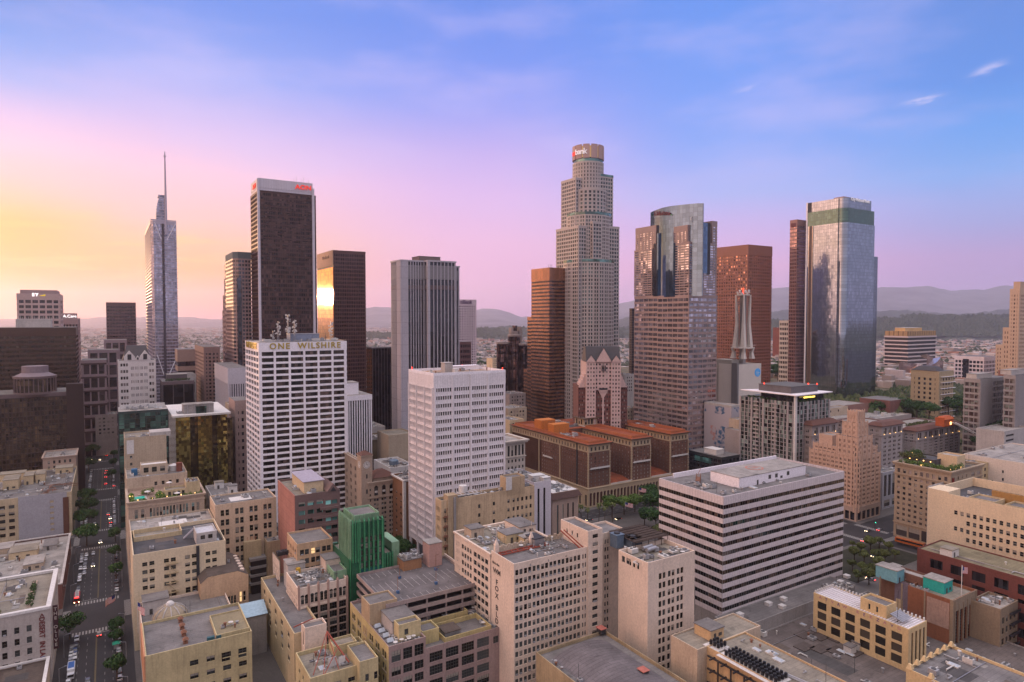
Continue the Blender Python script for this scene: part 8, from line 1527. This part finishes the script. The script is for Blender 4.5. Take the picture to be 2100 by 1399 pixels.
tag(mb.obj('distant_city', cm), 'endless low roofs of the far districts', kind='stuff')
mb = MB()
def clump(x, y, z, r):
    n = 5
    for k in range(3):
        a, b, c = rnd.uniform(-r, r), rnd.uniform(-r, r), rnd.uniform(0, r*.6); rr = r*rnd.uniform(.5, .9); top = (x+a, y+b, z+c+rr*1.3); ring_ = [(x+a+rr*math.cos(2*math.pi*i/n+k), y+b+rr*math.sin(2*math.pi*i/n+k), z+c+rr*.35*rnd.uniform(0, 1)) for i in range(n)]
        for i in range(n): mb.poly([ring_[i], ring_[(i+1) % n], top])
for i in range(9000):
    y = 800*math.exp(rnd.random()*1.75); px = rnd.uniform(-60, 2160); x = (px-1050)/F*y; q = Vector((x, y, 0)); U, V = q.dot(UD), q.dot(VD)
    if y < 1250 and U < 900 and 0 < V < 900: continue
    clump(x, y, (hillz(U, V) if U < 900 else 0)-1, rnd.uniform(4, 8)*(1+y/5000))
for i in range(4200):  # woods on the right hand hills
    t = rnd.uniform(.2, 1.0); px = rnd.uniform(1490, 2140); y = 4300-600*(1-t)
    top = hit(px, 660 if px < 1640 else 655 if px < 1850 else 649, Y=4300).z; clump((px-1050)/F*y, y, top*t**1.15-3, rnd.uniform(8, 20))
for i in range(1500):
    t = rnd.uniform(.2, 1.0); px = rnd.uniform(740, 1330); y = 4600-600*(1-t); top = hit(px, 684 if px < 900 else 674, Y=4600).z; clump((px-1050)/F*y, y, top*t**1.15-3, rnd.uniform(8, 17))
tag(mb.obj('distant_trees', leaf_mat('leaves_far', (.025, .04, .02), (.07, .085, .045))), 'scattered tree cover over the far districts and hills', kind='stuff')
mb = MB()
for i in range(900):
    U, V = rnd.uniform(262, 372), rnd.uniform(596, 900); z = hillz(U, V)
    if rnd.random() < .75: p = gp(U, V, z-.5); clump(p.x, p.y, p.z, rnd.uniform(2, 4.5))
for i in range(500):
    U, V = rnd.uniform(340, 460), rnd.uniform(590, 900); z = hillz(U, V); p = gp(U, V, z-.5)
    clump(p.x, p.y, p.z, rnd.uniform(3, 6))
tag(mb.obj('hillside_shrubs', leaf_mat('leaves_scrub', (.025, .045, .015), (.09, .10, .035))), 'dense scrub on the slope under the apartment slabs', kind='stuff')
# haze
mb = MB(); mb.box(-24000, 24000, -2500, 19500, -3, 900); hz_ = mb.obj('haze', bpy.data.materials.new('haze_air')); m = hz_.data.materials[0]; m.use_nodes = True; g = NG(m.node_tree)
v = g.n('ShaderNodeVolumePrincipled', Color=(.92, .87, 1, 1), Density=HAZE_D, Anisotropy=.6); g.n('ShaderNodeOutputMaterial', Volume=v); tag(hz_, 'thin pink evening haze over the whole city', kind='stuff')
# ================================================================== street trees, palms, vehicles, poles
def make_tree(name, seed, h, r, mat, squash=.8, n=11, leaf=.36, per=190):
    rnd = random.Random(seed); rt = root(name, None, None, (0, 0, -500)); mb = MB(); th = h*.42
    mb.tube((0, 0, 0), (.1, 0, th), .32, 7, r2=.22)
    tips = []
    for i in range(5): a = i*1.26+rnd.random(); p = (r*.5*math.cos(a), r*.5*math.sin(a), h*.68+rnd.uniform(-.5, .5)); mb.tube((.1, 0, th*.85), p, .16, 5, r2=.06); tips.append(p)
    mb.obj('trunk', BARK, rt); mb = MB()
    for i in range(n):
        a = 2*math.pi*i/n+rnd.uniform(-.3, .3); q = r*rnd.uniform(.25, .72); rr = r*rnd.uniform(.24, .52)
        leafblob(mb, q*math.cos(a), q*math.sin(a), h*rnd.uniform(.58, .82), rr, rr, rr*squash, per, leaf, rnd)
    leafblob(mb, 0, 0, h*.74, r*.6, r*.6, r*.55*squash, per*2, leaf, rnd)
    mb.obj('crown', mat, rt); return rt
def make_palm(seed, h):
    rnd = random.Random(seed); rt = root('palm_tree', None, None, (0, 0, -500)); mb = MB(); mb.tube((0, 0, 0), (.3, .1, h), .25, 7, r2=.18); mb.obj('trunk', BARK, rt); mb = MB()
    for i in range(26):
        a = rnd.uniform(0, 6.28); e = rnd.uniform(-.7, 1.0); L_ = rnd.uniform(1.8, 2.6); p = [(.3, .1, h)]
        for k in range(1, 5): t = k/4; p.append((.3+math.cos(a)*L_*t, .1+math.sin(a)*L_*t, h+math.sin(e)*L_*t-1.5*t*t))
        for u_, v_ in zip(p, p[1:]): sx_, sy_2 = -math.sin(a)*.28, math.cos(a)*.28; mb.quad((u_[0]-sx_, u_[1]-sy_2, u_[2]-.1), (v_[0]-sx_, v_[1]-sy_2, v_[2]-.15), (v_[0]+sx_, v_[1]+sy_2, v_[2]-.15), (u_[0]+sx_, u_[1]+sy_2, u_[2]-.1))
    mb.obj('crown', LF2, rt); return rt
LFX = leaf_mat('leaves_ficus', (.012, .036, .010), (.04, .095, .02))
PR = {'big': make_tree('street_tree', 1, 12, 6.2, LFX), 'mid': make_tree('street_tree', 2, 9, 4.4, LFX, n=8), 'small': make_tree('street_tree', 3, 7, 3.2, LF2, n=7, per=120), 'green': make_tree('street_tree', 4, 12, 6.0, LFB, .7), 'wide': make_tree('street_tree', 6, 11, 6.4, LFX, .65), 'olive': make_tree('street_tree', 5, 8, 4.5, LF2, n=8), 'p1': make_palm(1, 14), 'p2': make_palm(2, 11)}
rndt = random.Random(77)
def plant(kind, U, V, label, group=None, s=1.0, z=.15):
    c = copy_tree(PR[kind]); c.location = gp(U, V, z); c.rotation_euler = (0, 0, rndt.uniform(0, 6.28)); c.scale = (s, s, s*rndt.uniform(.92, 1.08)); tag(c, label, 'tree', group); return c
def at(px, py, z=0): q = hit(px, py, z=z); return q.dot(UD), q.dot(VD)
Gt = 'ficus trees along the avenue'
# left pavement clusters
plant('big', *at(143, 1312), 'large round tree at the crossing below the fire engine', Gt, 1.0)
for i, (px, py, s, lab) in enumerate(((178, 1120, .95, 'nearest tree of the dark row on the left pavement'), (172, 1085, 1., 'second tree of the dark row on the left pavement'), (180, 1060, 1., 'third tree of the dark row, beside the blue grey wall'), (176, 1036, .9, 'farthest tree of the dark row beside the blue grey wall'), (182, 968, .9, 'small dark tree on left pavement past the second crossing'), (190, 938, .9, 'lone tree on left pavement above the red brake lights'), (193, 917, .9, 'far left pavement tree near the distant crossing'))): plant('wide', *at(px, py), lab, Gt, s*1.3)
for i, (px, py, s, lab) in enumerate(((237, 1112, .95, 'low round tree at right kerb by the third crossing'), (236, 1150, .95, 'tree on the right pavement before the cream building'), (238, 1192, 1.0, 'tree by the hanging flags on the right pavement'), (241, 1303, .9, 'tree right of the lower crossing'), (240, 1325, .8, 'small tree below the lower crossing at right kerb'), (240, 1396, 1.05, 'tree cut off by the bottom edge beside the yellow theatre'),
    (231, 985, 1., 'nearest of the dark far trees on the right pavement'), (232, 962, 1., 'second of the dark far trees on the right pavement'), (233, 942, .95, 'third of the dark far trees on the right pavement'), (234, 925, .9, 'fourth of the dark far trees on the right pavement'), (236, 905, .9, 'farthest dark tree on the right pavement of the avenue'))): plant('mid', *at(px, py), lab, Gt, s*1.05)
Gp = 'trees in front of the red roofed hotel'
for px, py, kind, s, lab in ((1167, 1075, 'green', 1.0, 'bright green tree left of the arcade'), (1126, 1080, 'mid', 1.2, 'dark tree at the foot of the white block'), (1255, 1062, 'green', 1.0, 'left tree of the bright trio before the arcade'), (1280, 1056, 'green', .95, 'middle tree of the bright trio before the arcade'), (1302, 1050, 'green', .9, 'right tree of the bright trio before the arcade'), (1338, 1060, 'big', 1.1, 'large dark tree behind the banded block corner'), (1330, 1035, 'big', .9, 'dark tree under the centre wing'), (1345, 1085, 'big', .9, 'dark tree touching the banded block'), (1322, 1078, 'mid', 1., 'olive tree over the plaza road'), (1350, 1110, 'olive', 1, 'low tree at the plaza edge')): plant(kind, *at(px, py), lab, Gp, s*1.35)
for px, py, k_, lab in ((1132, 1098, 'p1', 'leftmost palm in the row before the arcade'), (1156, 1094, 'p1', 'second palm in the row before the arcade'), (1192, 1084, 'p1', 'third palm from the left before the arcade'), (1205, 1080, 'p2', 'fourth palm from the left before the arcade'), (1228, 1078, 'p1', 'palm before the second arch of the hotel'), (1240, 1074, 'p2', 'palm before the third arch of the hotel'), (1256, 1072, 'p1', 'rightmost palm in the row before the arcade'), (1335, 1052, 'p1', 'single palm right of the bright green trees')): plant(k_, *at(px, py), lab, 'palms before the arcade', 1.0)
for px, py, s in ((1215, 1115, .7), (1232, 1112, .7), (1320, 1095, .6), (1335, 1096, .6), (1344, 1102, .6)): plant('small', *at(px, py), 'small potted tree on the low plaza roofs', 'small plaza trees', s)
Gq = 'park trees right of the banded block'
spots = [(1748, 1128), (1766, 1135), (1785, 1130), (1803, 1125), (1822, 1132), (1752, 1150), (1772, 1155), (1795, 1150), (1815, 1155), (1748, 1172), (1768, 1176), (1788, 1180), (1760, 1196), (1782, 1200), (1800, 1170), (1835, 1148)]
for i, (px, py) in enumerate(spots): plant('olive' if i % 3 else 'small', *at(px, py), 'thin olive green park tree between banded block and crossing', Gq, rndt.uniform(.75, 1.15))
for i, (px, py, z) in enumerate(((2035, 905, 30), (2052, 900, 32), (2070, 895, 34), (2088, 890, 36), (2020, 925, 22), (2062, 918, 24), (2085, 915, 26))): plant('wide', *at(px, py, z), 'dark bushy tree on the slope below the apartment slabs', 'slope trees', 1.6, z-2)
for i, (px, py, z) in enumerate(((1945, 842, 42), (1962, 838, 42), (1975, 850, 40), (1830, 842, 42), (1850, 845, 42), (1880, 850, 42), (1905, 852, 42), (1800, 850, 40), (1590, 765, 50), (1600, 760, 50), (1610, 768, 50), (1595, 775, 48), (1605, 750, 50), (985, 748, 10), (1000, 752, 10), (975, 755, 10))): plant('wide', *at(px, py, z), 'dark tree mass on the upper hill terrace', 'upper terrace trees', 1.8, z-4)
for px, py, z in ((1972, 832, 44), (1985, 828, 44)): plant('p2', *at(px, py, z), 'palm on the upper terrace left of the apartment slab', 'terrace palms', 1.4, z-6)
for px, py in ((490, 975), (486, 990), (497, 1000), (488, 1040), (505, 985)): plant('mid', *at(px, py, 0), 'dark tree in the side street left of the white gridded tower', 'side street trees', 1.1)
for px, py in ((822, 1135), (835, 1120), (828, 1150)): plant('wide', *at(px, py), 'dark tree in the gap under the stilted tower', 'trees under the stilted tower', 1.1)
for px, py in ((1905, 1285),): pass
# ---------------------------------------------------------------- vehicles
PAINT = {}
def paint(n, c): 
    if n not in PAINT: PAINT[n] = flat('car_paint_'+n, c, .3, .2, .05, spec=.6)
    return PAINT[n]
carglass = flat('car_glass', (.015, .017, .02), .08, 0, .1, spec=.8); tyre = flat('tyre', (.015, .015, .015), .9); rim = flat('rim', (.3, .3, .3), .4, .7)
hl = flat('headlight', (1, .9, .7), .3, emit=(1, .78, .45), estr=14); tl = flat('taillight', (1, .05, .03), .3, emit=(1, .02, .015), estr=9); tloff = flat('taillight_dull', (.3, .02, .02), .4); hloff = flat('headlight_off', (.6, .6, .6), .3)
BM = {}
def car_meshes():
    prof = [(-2.2, .35), (-2.25, .75), (-2.0, .92), (-1.2, .98), (1.15, 1.0), (2.05, .86), (2.2, .6), (2.15, .33)]
    mb = MB(); n = len(prof)
    for s in (-.88, .88): mb.poly([(s*(1 if .3 < z < .8 else .94), y, z) for y, z in (prof if s > 0 else prof[::-1])])
    for (ya, za), (yb, zb) in zip(prof, prof[1:]+prof[:1]): fa, fb = (.88 if .3 < za < .8 else .83), (.88 if .3 < zb < .8 else .83); mb.quad((-fa, ya, za), (fa, ya, za), (fb, yb, zb), (-fb, yb, zb))
    rf = MB(); rf.prism([(-.7, -1.25), (.7, -1.25), (.7, .55), (-.7, .55)], 1.42, 1.46, poly2=[(-.62, -1.1), (.62, -1.1), (.62, .4), (-.62, .4)], bottom=True)
    gl_ = MB(); gl_.prism([(-.82, -1.9), (.82, -1.9), (.82, 1.25), (-.82, 1.25)], .96, 1.43, poly2=[(-.68, -1.25), (.68, -1.25), (.68, .55), (-.68, .55)])
    wh_ = MB()
    wh_.tube((-.12, 0, 0), (.12, 0, 0), .33, 12)
    rm_ = MB(); rm_.tube((-.13, 0, 0), (.13, 0, 0), .18, 8)
    li = MB(); li.box(-.18, .18, -.05, .05, -.09, .09)
    return mb, rf, gl_, wh_.mesh('tyre', [tyre]), rm_.mesh('rim', [rim]), li
cb_, rf_, cg_2, wme, rme, li_ = car_meshes()
gme = cg_2.mesh('glass', [carglass]); LI = {k: li_.mesh('light', [m]) for k, m in (('hl', hl), ('tl', tl), ('ho', hloff), ('to', tloff))}
CM = {}
def car(U, V, face_, col, label, lights=True, group='cars on the avenue', far_=False, sz=1.0):
    """face_ = +1 drives away from the camera (along U), -1 towards it"""
    if col[0] not in CM: CM[col[0]] = (cb_.mesh('body', [paint(*col)]), rf_.mesh('roof', [paint(*col)]))
    rt = root('car', label, 'car', gp(U, V, .012), TH if face_ > 0 else TH+math.pi, group); rt.scale = (sz, sz, sz)
    b = link('body', CM[col[0]][0], rt); link('roof_panel', CM[col[0]][1], rt); link('windows', gme, rt)
    if not far_:
        for x in (-.8, .8):
            for y in (-1.35, 1.35): w_ = link('wheel', wme, rt, (x, y, .33)); link('rim', rme, w_, (0, 0, 0))
    for x in (-.62, .62):
        link('headlight', LI['hl' if lights else 'ho'], rt, (x, 2.2, .66)); link('taillight', LI['tl' if lights else 'to'], rt, (x, -2.25, .72))
    return rt
Wt, Bk, Gy, Sv, Rd, Bl, Be = ('white', (.62, .62, .62)), ('black', (.015, .015, .018)), ('grey', (.12, .12, .13)), ('silver', (.38, .38, .4)), ('red', (.30, .02, .02)), ('blue', (.03, .06, .16)), ('beige', (.35, .30, .22))
for px, py, f_, c, lt, lab in (
    (206, 1113, -1, Wt, True, 'white car with lights on waiting past the third crossing'), (191.5, 1137, -1, Sv, False, 'silver car below the third crossing, left of the lane line'), (177.5, 1140, -1, Wt, False, 'white car at the head of the left lane queue'), (176, 1149, -1, Sv, False, 'silver car second in the left lane queue'), (174.5, 1158, -1, Gy, False, 'grey car third in the left lane queue'), (174, 1167, -1, Wt, False, 'white car fourth in the left lane queue'), (173, 1177, -1, Sv, False, 'silver car last in the left lane queue'), (191, 1161, -1, Gy, True, 'grey car alone in the lane beside the queue'),
    (203.5, 1302, 1, Be, True, 'beige car driving away just below the lower crossing'), (157.5, 1312, -1, Wt, False, 'white car parked under the large round tree'), (156, 1327, -1, Bk, False, 'black car parked below the white car'), (154, 1337, -1, Bl, False, 'blue car in the parked row near the truck'), (153, 1349, -1, Wt, False, 'white car just above the blue roofed truck'),
    (194, 1077, -1, Wt, True, 'white van like car with bright lamps by the dark tree row'), (193, 1090, -1, Gy, True, 'grey car with tail lights by the third crossing'), (226, 1064, -1, Wt, True, 'white car heading the right side queue'), (227, 1072, 1, Gy, True, 'grey car second in the right side queue'), (226.5, 1080, 1, Wt, False, 'white car third in the right side queue'), (222, 1056, 1, Be, True, 'yellowish taxi like car left of the right queue'),
    (218, 966, 1, Bk, True, 'dark car with brake lights, uppermost of the red cluster'), (217, 971, 1, Gy, True, 'grey car with brake lights, second of the red cluster'), (217, 979, 1, Bk, True, 'dark car with brake lights, third of the red cluster'), (217, 993, 1, Rd, True, 'red car with brake lights above the second crossing'), (234, 997, 1, Bk, True, 'dark car with red lamps at right kerb'), (185, 986, -1, Sv, True, 'silver car coming down the left lane'), (205, 944, -1, Wt, True, 'white car high up the avenue between crossings'), (219, 935, 1, Bk, True, 'far dark car with red lamps, right lane'), (187, 943, -1, Rd, True, 'far red lit car on the left kerb'), (206, 924, -1, Be, True, 'far car with warm headlights in mid avenue'), (213, 917, -1, Wt, True, 'far white car near the top of the avenue'), (220, 915, -1, Be, True, 'far bus like car with yellow lamps'), (205, 914, -1, Wt, True, 'far pale car left of the yellow lamps'), (172, 1000, 1, Rd, True, 'red lit car under the dark trees at left kerb'), (167, 983, -1, Gy, False, 'grey car parked on the left kerb by the blank wall'), (180, 1400, -1, Gy, False, 'grey car at the very bottom of the avenue')):
    u, v = at(px, py); car(u, v, f_, c, lab, lt, far_=py < 1000)
for i in range(6): car(484+i*6.4+84*0, -17.4, 1, (Bk, Gy, Sv)[i % 3], 'dark car parked along the left kerb beside the tree row', False, 'cars parked beside the tree row')
for a, b in XU[:-2]:
    for i in range(16):
        u_ = b+14+i*6.1
        if u_ > b+84: break
        for v_, q_, sd_ in ((-15.2, 'left', -1), (1.2, 'right', 1)):
            if rndt.random() < .72: car(u_, v_, sd_, (Bk, Gy, Sv, Wt, Gy)[rndt.randrange(5)], 'car parked along the %s kerb of the avenue' % q_, False, 'cars parked at the %s kerb' % q_, far_=u_ > 500)
def xcar(px, py, ang, col, label, lt=True, z=0): u, v = at(px, py, z); c = car(u, v, 1, col, label, lt, 'cars at the right hand crossing'); c.rotation_euler[2] = ang; return c
xcar(1770, 1110, TH+R(-75), Wt, 'white car turning below the right hand crossing'); xcar(1803, 1088, TH+R(-80), Sv, 'silver car on the zebra stripes at the right'); xcar(1779, 1090, TH+R(95), Gy, 'dark grey car beside the traffic island'); xcar(1769, 1183, TH, Wt, 'white car parked among the park trees'); xcar(1785, 1190, TH+R(10), Sv, 'silver car parked behind the brick loft'); xcar(1793, 1142, TH+R(90), Gy, 'grey car half hidden in the park trees')
for px, py, c, lab in ((1208, 1068, Gy, 'grey car on the road below the arcade'), (1299, 1036, Wt, 'white car passing below the bright trees'), (1341, 1045, Bk, 'dark car with lights near the banded block'), (1268, 1066, Bk, 'dark car on the street before the hotel')): xcar(px, py, TH+R(90), c, lab)
for px, py, c, lab in ((503, 1010, Sv, 'silver car in the side street left of white tower'), (499, 998, Wt, 'white car in the side street left of white tower'), (563, 1078, Wt, 'white car under the white gridded tower'), (551, 1080, Gy, 'grey car under the white gridded tower'), (480, 965, Gy, 'grey car far up the side street')): xcar(px, py, TH, c, lab)
# fire engine, delivery truck, city bus
def bigbox(name, label, cat, px, py, ang, parts, z=.012):
    u, v = at(px, py); rt = root(name, label, cat, gp(u, v, z), ang)
    for nm, mat, bxs in parts:
        mb = MB(); [mb.box(*b) for b in bxs]; mb.obj(nm, mat, rt)
    for x in (-1.05, 1.05):
        for y in (-2.6, -1.6, 2.9): w_ = link('wheel', wme, rt, (x, y, .42)); w_.scale = (1.4, 1.35, 1.35); link('rim', rme, w_)
    return rt
fr2 = paint('fire_red', (.42, .03, .02))
rt = bigbox('fire_engine', 'red ladder fire engine with warm lamps in the left lane', 'fire engine', 158, 1232, TH+math.pi, [('body', fr2, [(-1.2, 1.2, -5, 2.2, .5, 2.6)]), ('cab', fr2, [(-1.2, 1.2, 2.4, 4.6, .5, 2.7)]), ('windscreen', carglass, [(-1.05, 1.05, 4.58, 4.66, 1.5, 2.5), (-1.24, 1.24, 2.7, 4.2, 1.55, 2.45)]), ('ladder', white, [(-.7, -.5, -6, 3.4, 2.75, 3.0), (.5, .7, -6, 3.4, 2.75, 3.0)]+[(-.6, .6, -5.8+i*.55, -5.65+i*.55, 2.8, 2.95) for i in range(17)])])
for x in (-.9, .9): link('headlight', LI['hl'], rt, (x, 4.7, .9)); 
mb = MB(); mb.box(-.8, .8, 3.2, 3.6, 2.7, 2.9); mb.obj('beacon_bar', tl, rt)
rt = bigbox('delivery_truck', 'white box truck with blue roof panel near the bottom of the avenue', 'truck', 146, 1385, TH+math.pi, [('cargo_box', paint('white', (.62, .62, .62)), [(-1.2, 1.2, -5, 2, .6, 3.2)]), ('roof_panel', paint('cobalt', (.02, .10, .32)), [(-1.0, 1.0, -4.6, .6, 3.2, 3.26)]), ('cab', paint('white', (.62, .62, .62)), [(-1.1, 1.1, 2.2, 4.4, .5, 2.4)]), ('windscreen', carglass, [(-1.0, 1.0, 4.38, 4.46, 1.3, 2.2), (-1.14, 1.14, 2.6, 4.0, 1.4, 2.2)])])
rt = bigbox('bus', 'orange city bus standing at the right hand crossing', 'bus', 1866, 1122, TH+R(4), [('body', paint('bus_orange', (.50, .13, .03)), [(-1.3, 1.3, -8, 8, .4, 3.0)]), ('roof_panel', paint('bus_orange_pale', (.52, .20, .09)), [(-1.2, 1.2, -7.8, 7.8, 3.0, 3.15)]), ('windows', carglass, [(-1.33, 1.33, -7.4, 7.2, 1.5, 2.5), (-1.1, 1.1, 7.98, 8.04, 1.2, 2.6), (-1.1, 1.1, -8.04, -7.98, 1.4, 2.5)])])
rt.location.z = 1.2
# flags
def flag(px, py, zt, Lp, rz, label):
    q = hit(px, py, z=zt); rt = root('flag', label, 'flag', q, rz); mb = MB(); W_, H_ = 5.2, 2.9; n = 8
    red, wht, bl_ = flat('flag_red', (.45, .03, .04), .8), flat('flag_white', (.7, .68, .68), .8), flat('flag_blue', (.02, .03, .16), .8)
    for i in range(13):
        for j in range(n):
            a, b = j/n, (j+1)/n; z0, z1 = -H_*i/13, -H_*(i+1)/13; w = lambda t: .35*math.sin(t*7); s_ = lambda t: -t*1.0
            m = 2 if (i < 7 and b <= .4) else (0 if i % 2 == 0 else 1); mb.quad((W_*a, w(a), z1+s_(a)), (W_*b, w(b), z1+s_(b)), (W_*b, w(b), z0+s_(b)), (W_*a, w(a), z0+s_(a)), m)
    mb.obj('cloth', [red, wht, bl_], rt); mb = MB(); mb.tube((0, 0, -Lp), (0, 0, .5), .08, 5); mb.obj('pole', white, rt); return rt
flag(771, 1150, 36, 10, TH+.2, 'striped flag waving in front of the green tower'); f_ = flag(282, 1235, 30, 12, TH-1.2, 'limp striped flag over the corner roofs by the dome'); f_ = flag(236, 1218, 14, 1, TH-2.4, 'striped flag hanging over the right pavement'); f2 = flag(1974, 1163, 34, 1, TH, 'small flag on the pole above the concrete loft')
flag(1310, 1000, 17, 6, TH-.6, 'small flag on the hotel terrace by the right court'); flag(1282, 1030, 14, 5, TH-.6, 'small flag on the hotel terrace by the left court')
# street lamps and signals
def lamp_post(U, V, side, label, group, h=9, on=False):
    rt = root('street_lamp', label, 'street lamp', gp(U, V, .15), TH, group); mb = MB(); mb.tube((0, 0, 0), (0, 0, h), .12, 6, r2=.08); mb.tube((0, 0, h), (2.2*side, 0, h+.5), .06, 5); mb.obj('pole', metal, rt); mb = MB(); mb.box(1.9*side-.3, 1.9*side+.5, -.15, .15, h+.35, h+.55); mb.obj('lamp_head', lamp if on else metal, rt)
for i, U in enumerate((256, 285, 314, 372, 402, 432, 495, 530, 565)):
    lamp_post(U, -17.6, 1, 'grey street lamp on the left kerb of the avenue', 'street lamps on the left kerb'); lamp_post(U+10, 3.6, -1, 'grey street lamp on the right kerb of the avenue', 'street lamps on the right kerb')
gl2 = flat('signal_green', (.1, 1, .6), .4, emit=(.05, 1, .55), estr=10)
def signal(px, py, label):
    q = hit(px, py, z=6.2); rt = root('traffic_light', label, 'traffic light', (q.x, q.y, .15), TH); mb = MB(); mb.tube((0, 0, 0), (0, 0, 6.2), .1, 6); mb.box(-.2, .2, -.2, .2, 5.2, 6.4); mb.obj('post', dark, rt); mb = MB(); mb.cyl(0, 0, .16, 0, .08, 8); o = mb.obj('green_lamp', gl2, rt, (0, -.22, 5.5)); o.rotation_euler = (R(90), 0, 0)
for px, py, lab in ((216, 892.5, 'left of two green traffic lights high up the avenue'), (223.5, 892.5, 'right of two green traffic lights high up the avenue'), (186, 855, 'farthest green traffic light up the avenue'), (490, 965, 'green traffic light in the side street by the gold tower'), (1795, 1070, 'traffic light post before the pink stepped tower')): signal(px, py, lab)
Gl = 'warm lamps on the parking roof at the avenue bend'
for i, (px, py) in enumerate(((185, 831), (191, 832.5), (197, 833), (203, 830), (203, 836), (211, 835), (214, 838), (218, 837), (227, 834), (233, 835), (238, 836), (210, 849), (216, 842), (199, 834.5))):
    q = hit(px, py, z=22); rt = root('street_lamp', 'warm glowing lamp on the parking roof where the avenue bends', 'street lamp', (q.x, q.y, 16), 0, Gl); mb = MB(); mb.tube((0, 0, 0), (0, 0, 6), .15, 5); mb.obj('pole', dark, rt); mb = MB(); mb.cyl(0, 0, .7, 6, 6.8, 8); mb.obj('lamp_head', lamp, rt)
u, v = at(205, 838, 16); L = UV(u-20, u+55, v-32, v+60, 16.2); rt = masonry(L, 'parking_garage', 'broad dark parking roof with warm lamps where the avenue bends', grey, rdark, [], [], par=.6, cl=10, seed=99, make_root=True)
# temporary screen on the pavement: parasol stall and banners
u, v = at(239, 1330); rt = root('kiosk', 'small green canopy kiosk on the right pavement', 'kiosk', gp(u, v, .15), TH); mb = MB(); mb.box(-1, 1, -1, 1, 0, 2.2, 0); mb.prism([(-1.5, -1.5), (1.5, -1.5), (1.5, 1.5), (-1.5, 1.5)], 2.2, 3.0, 1, poly2=[(-.3, -.3), (.3, -.3), (.3, .3), (-.3, .3)]); mb.obj('stall', [grey, flat('canopy_green', (.02, .30, .18), .7)], rt)
for p in PR.values():
    for ch in list(p.children): bpy.data.objects.remove(ch)
    bpy.data.objects.remove(p)
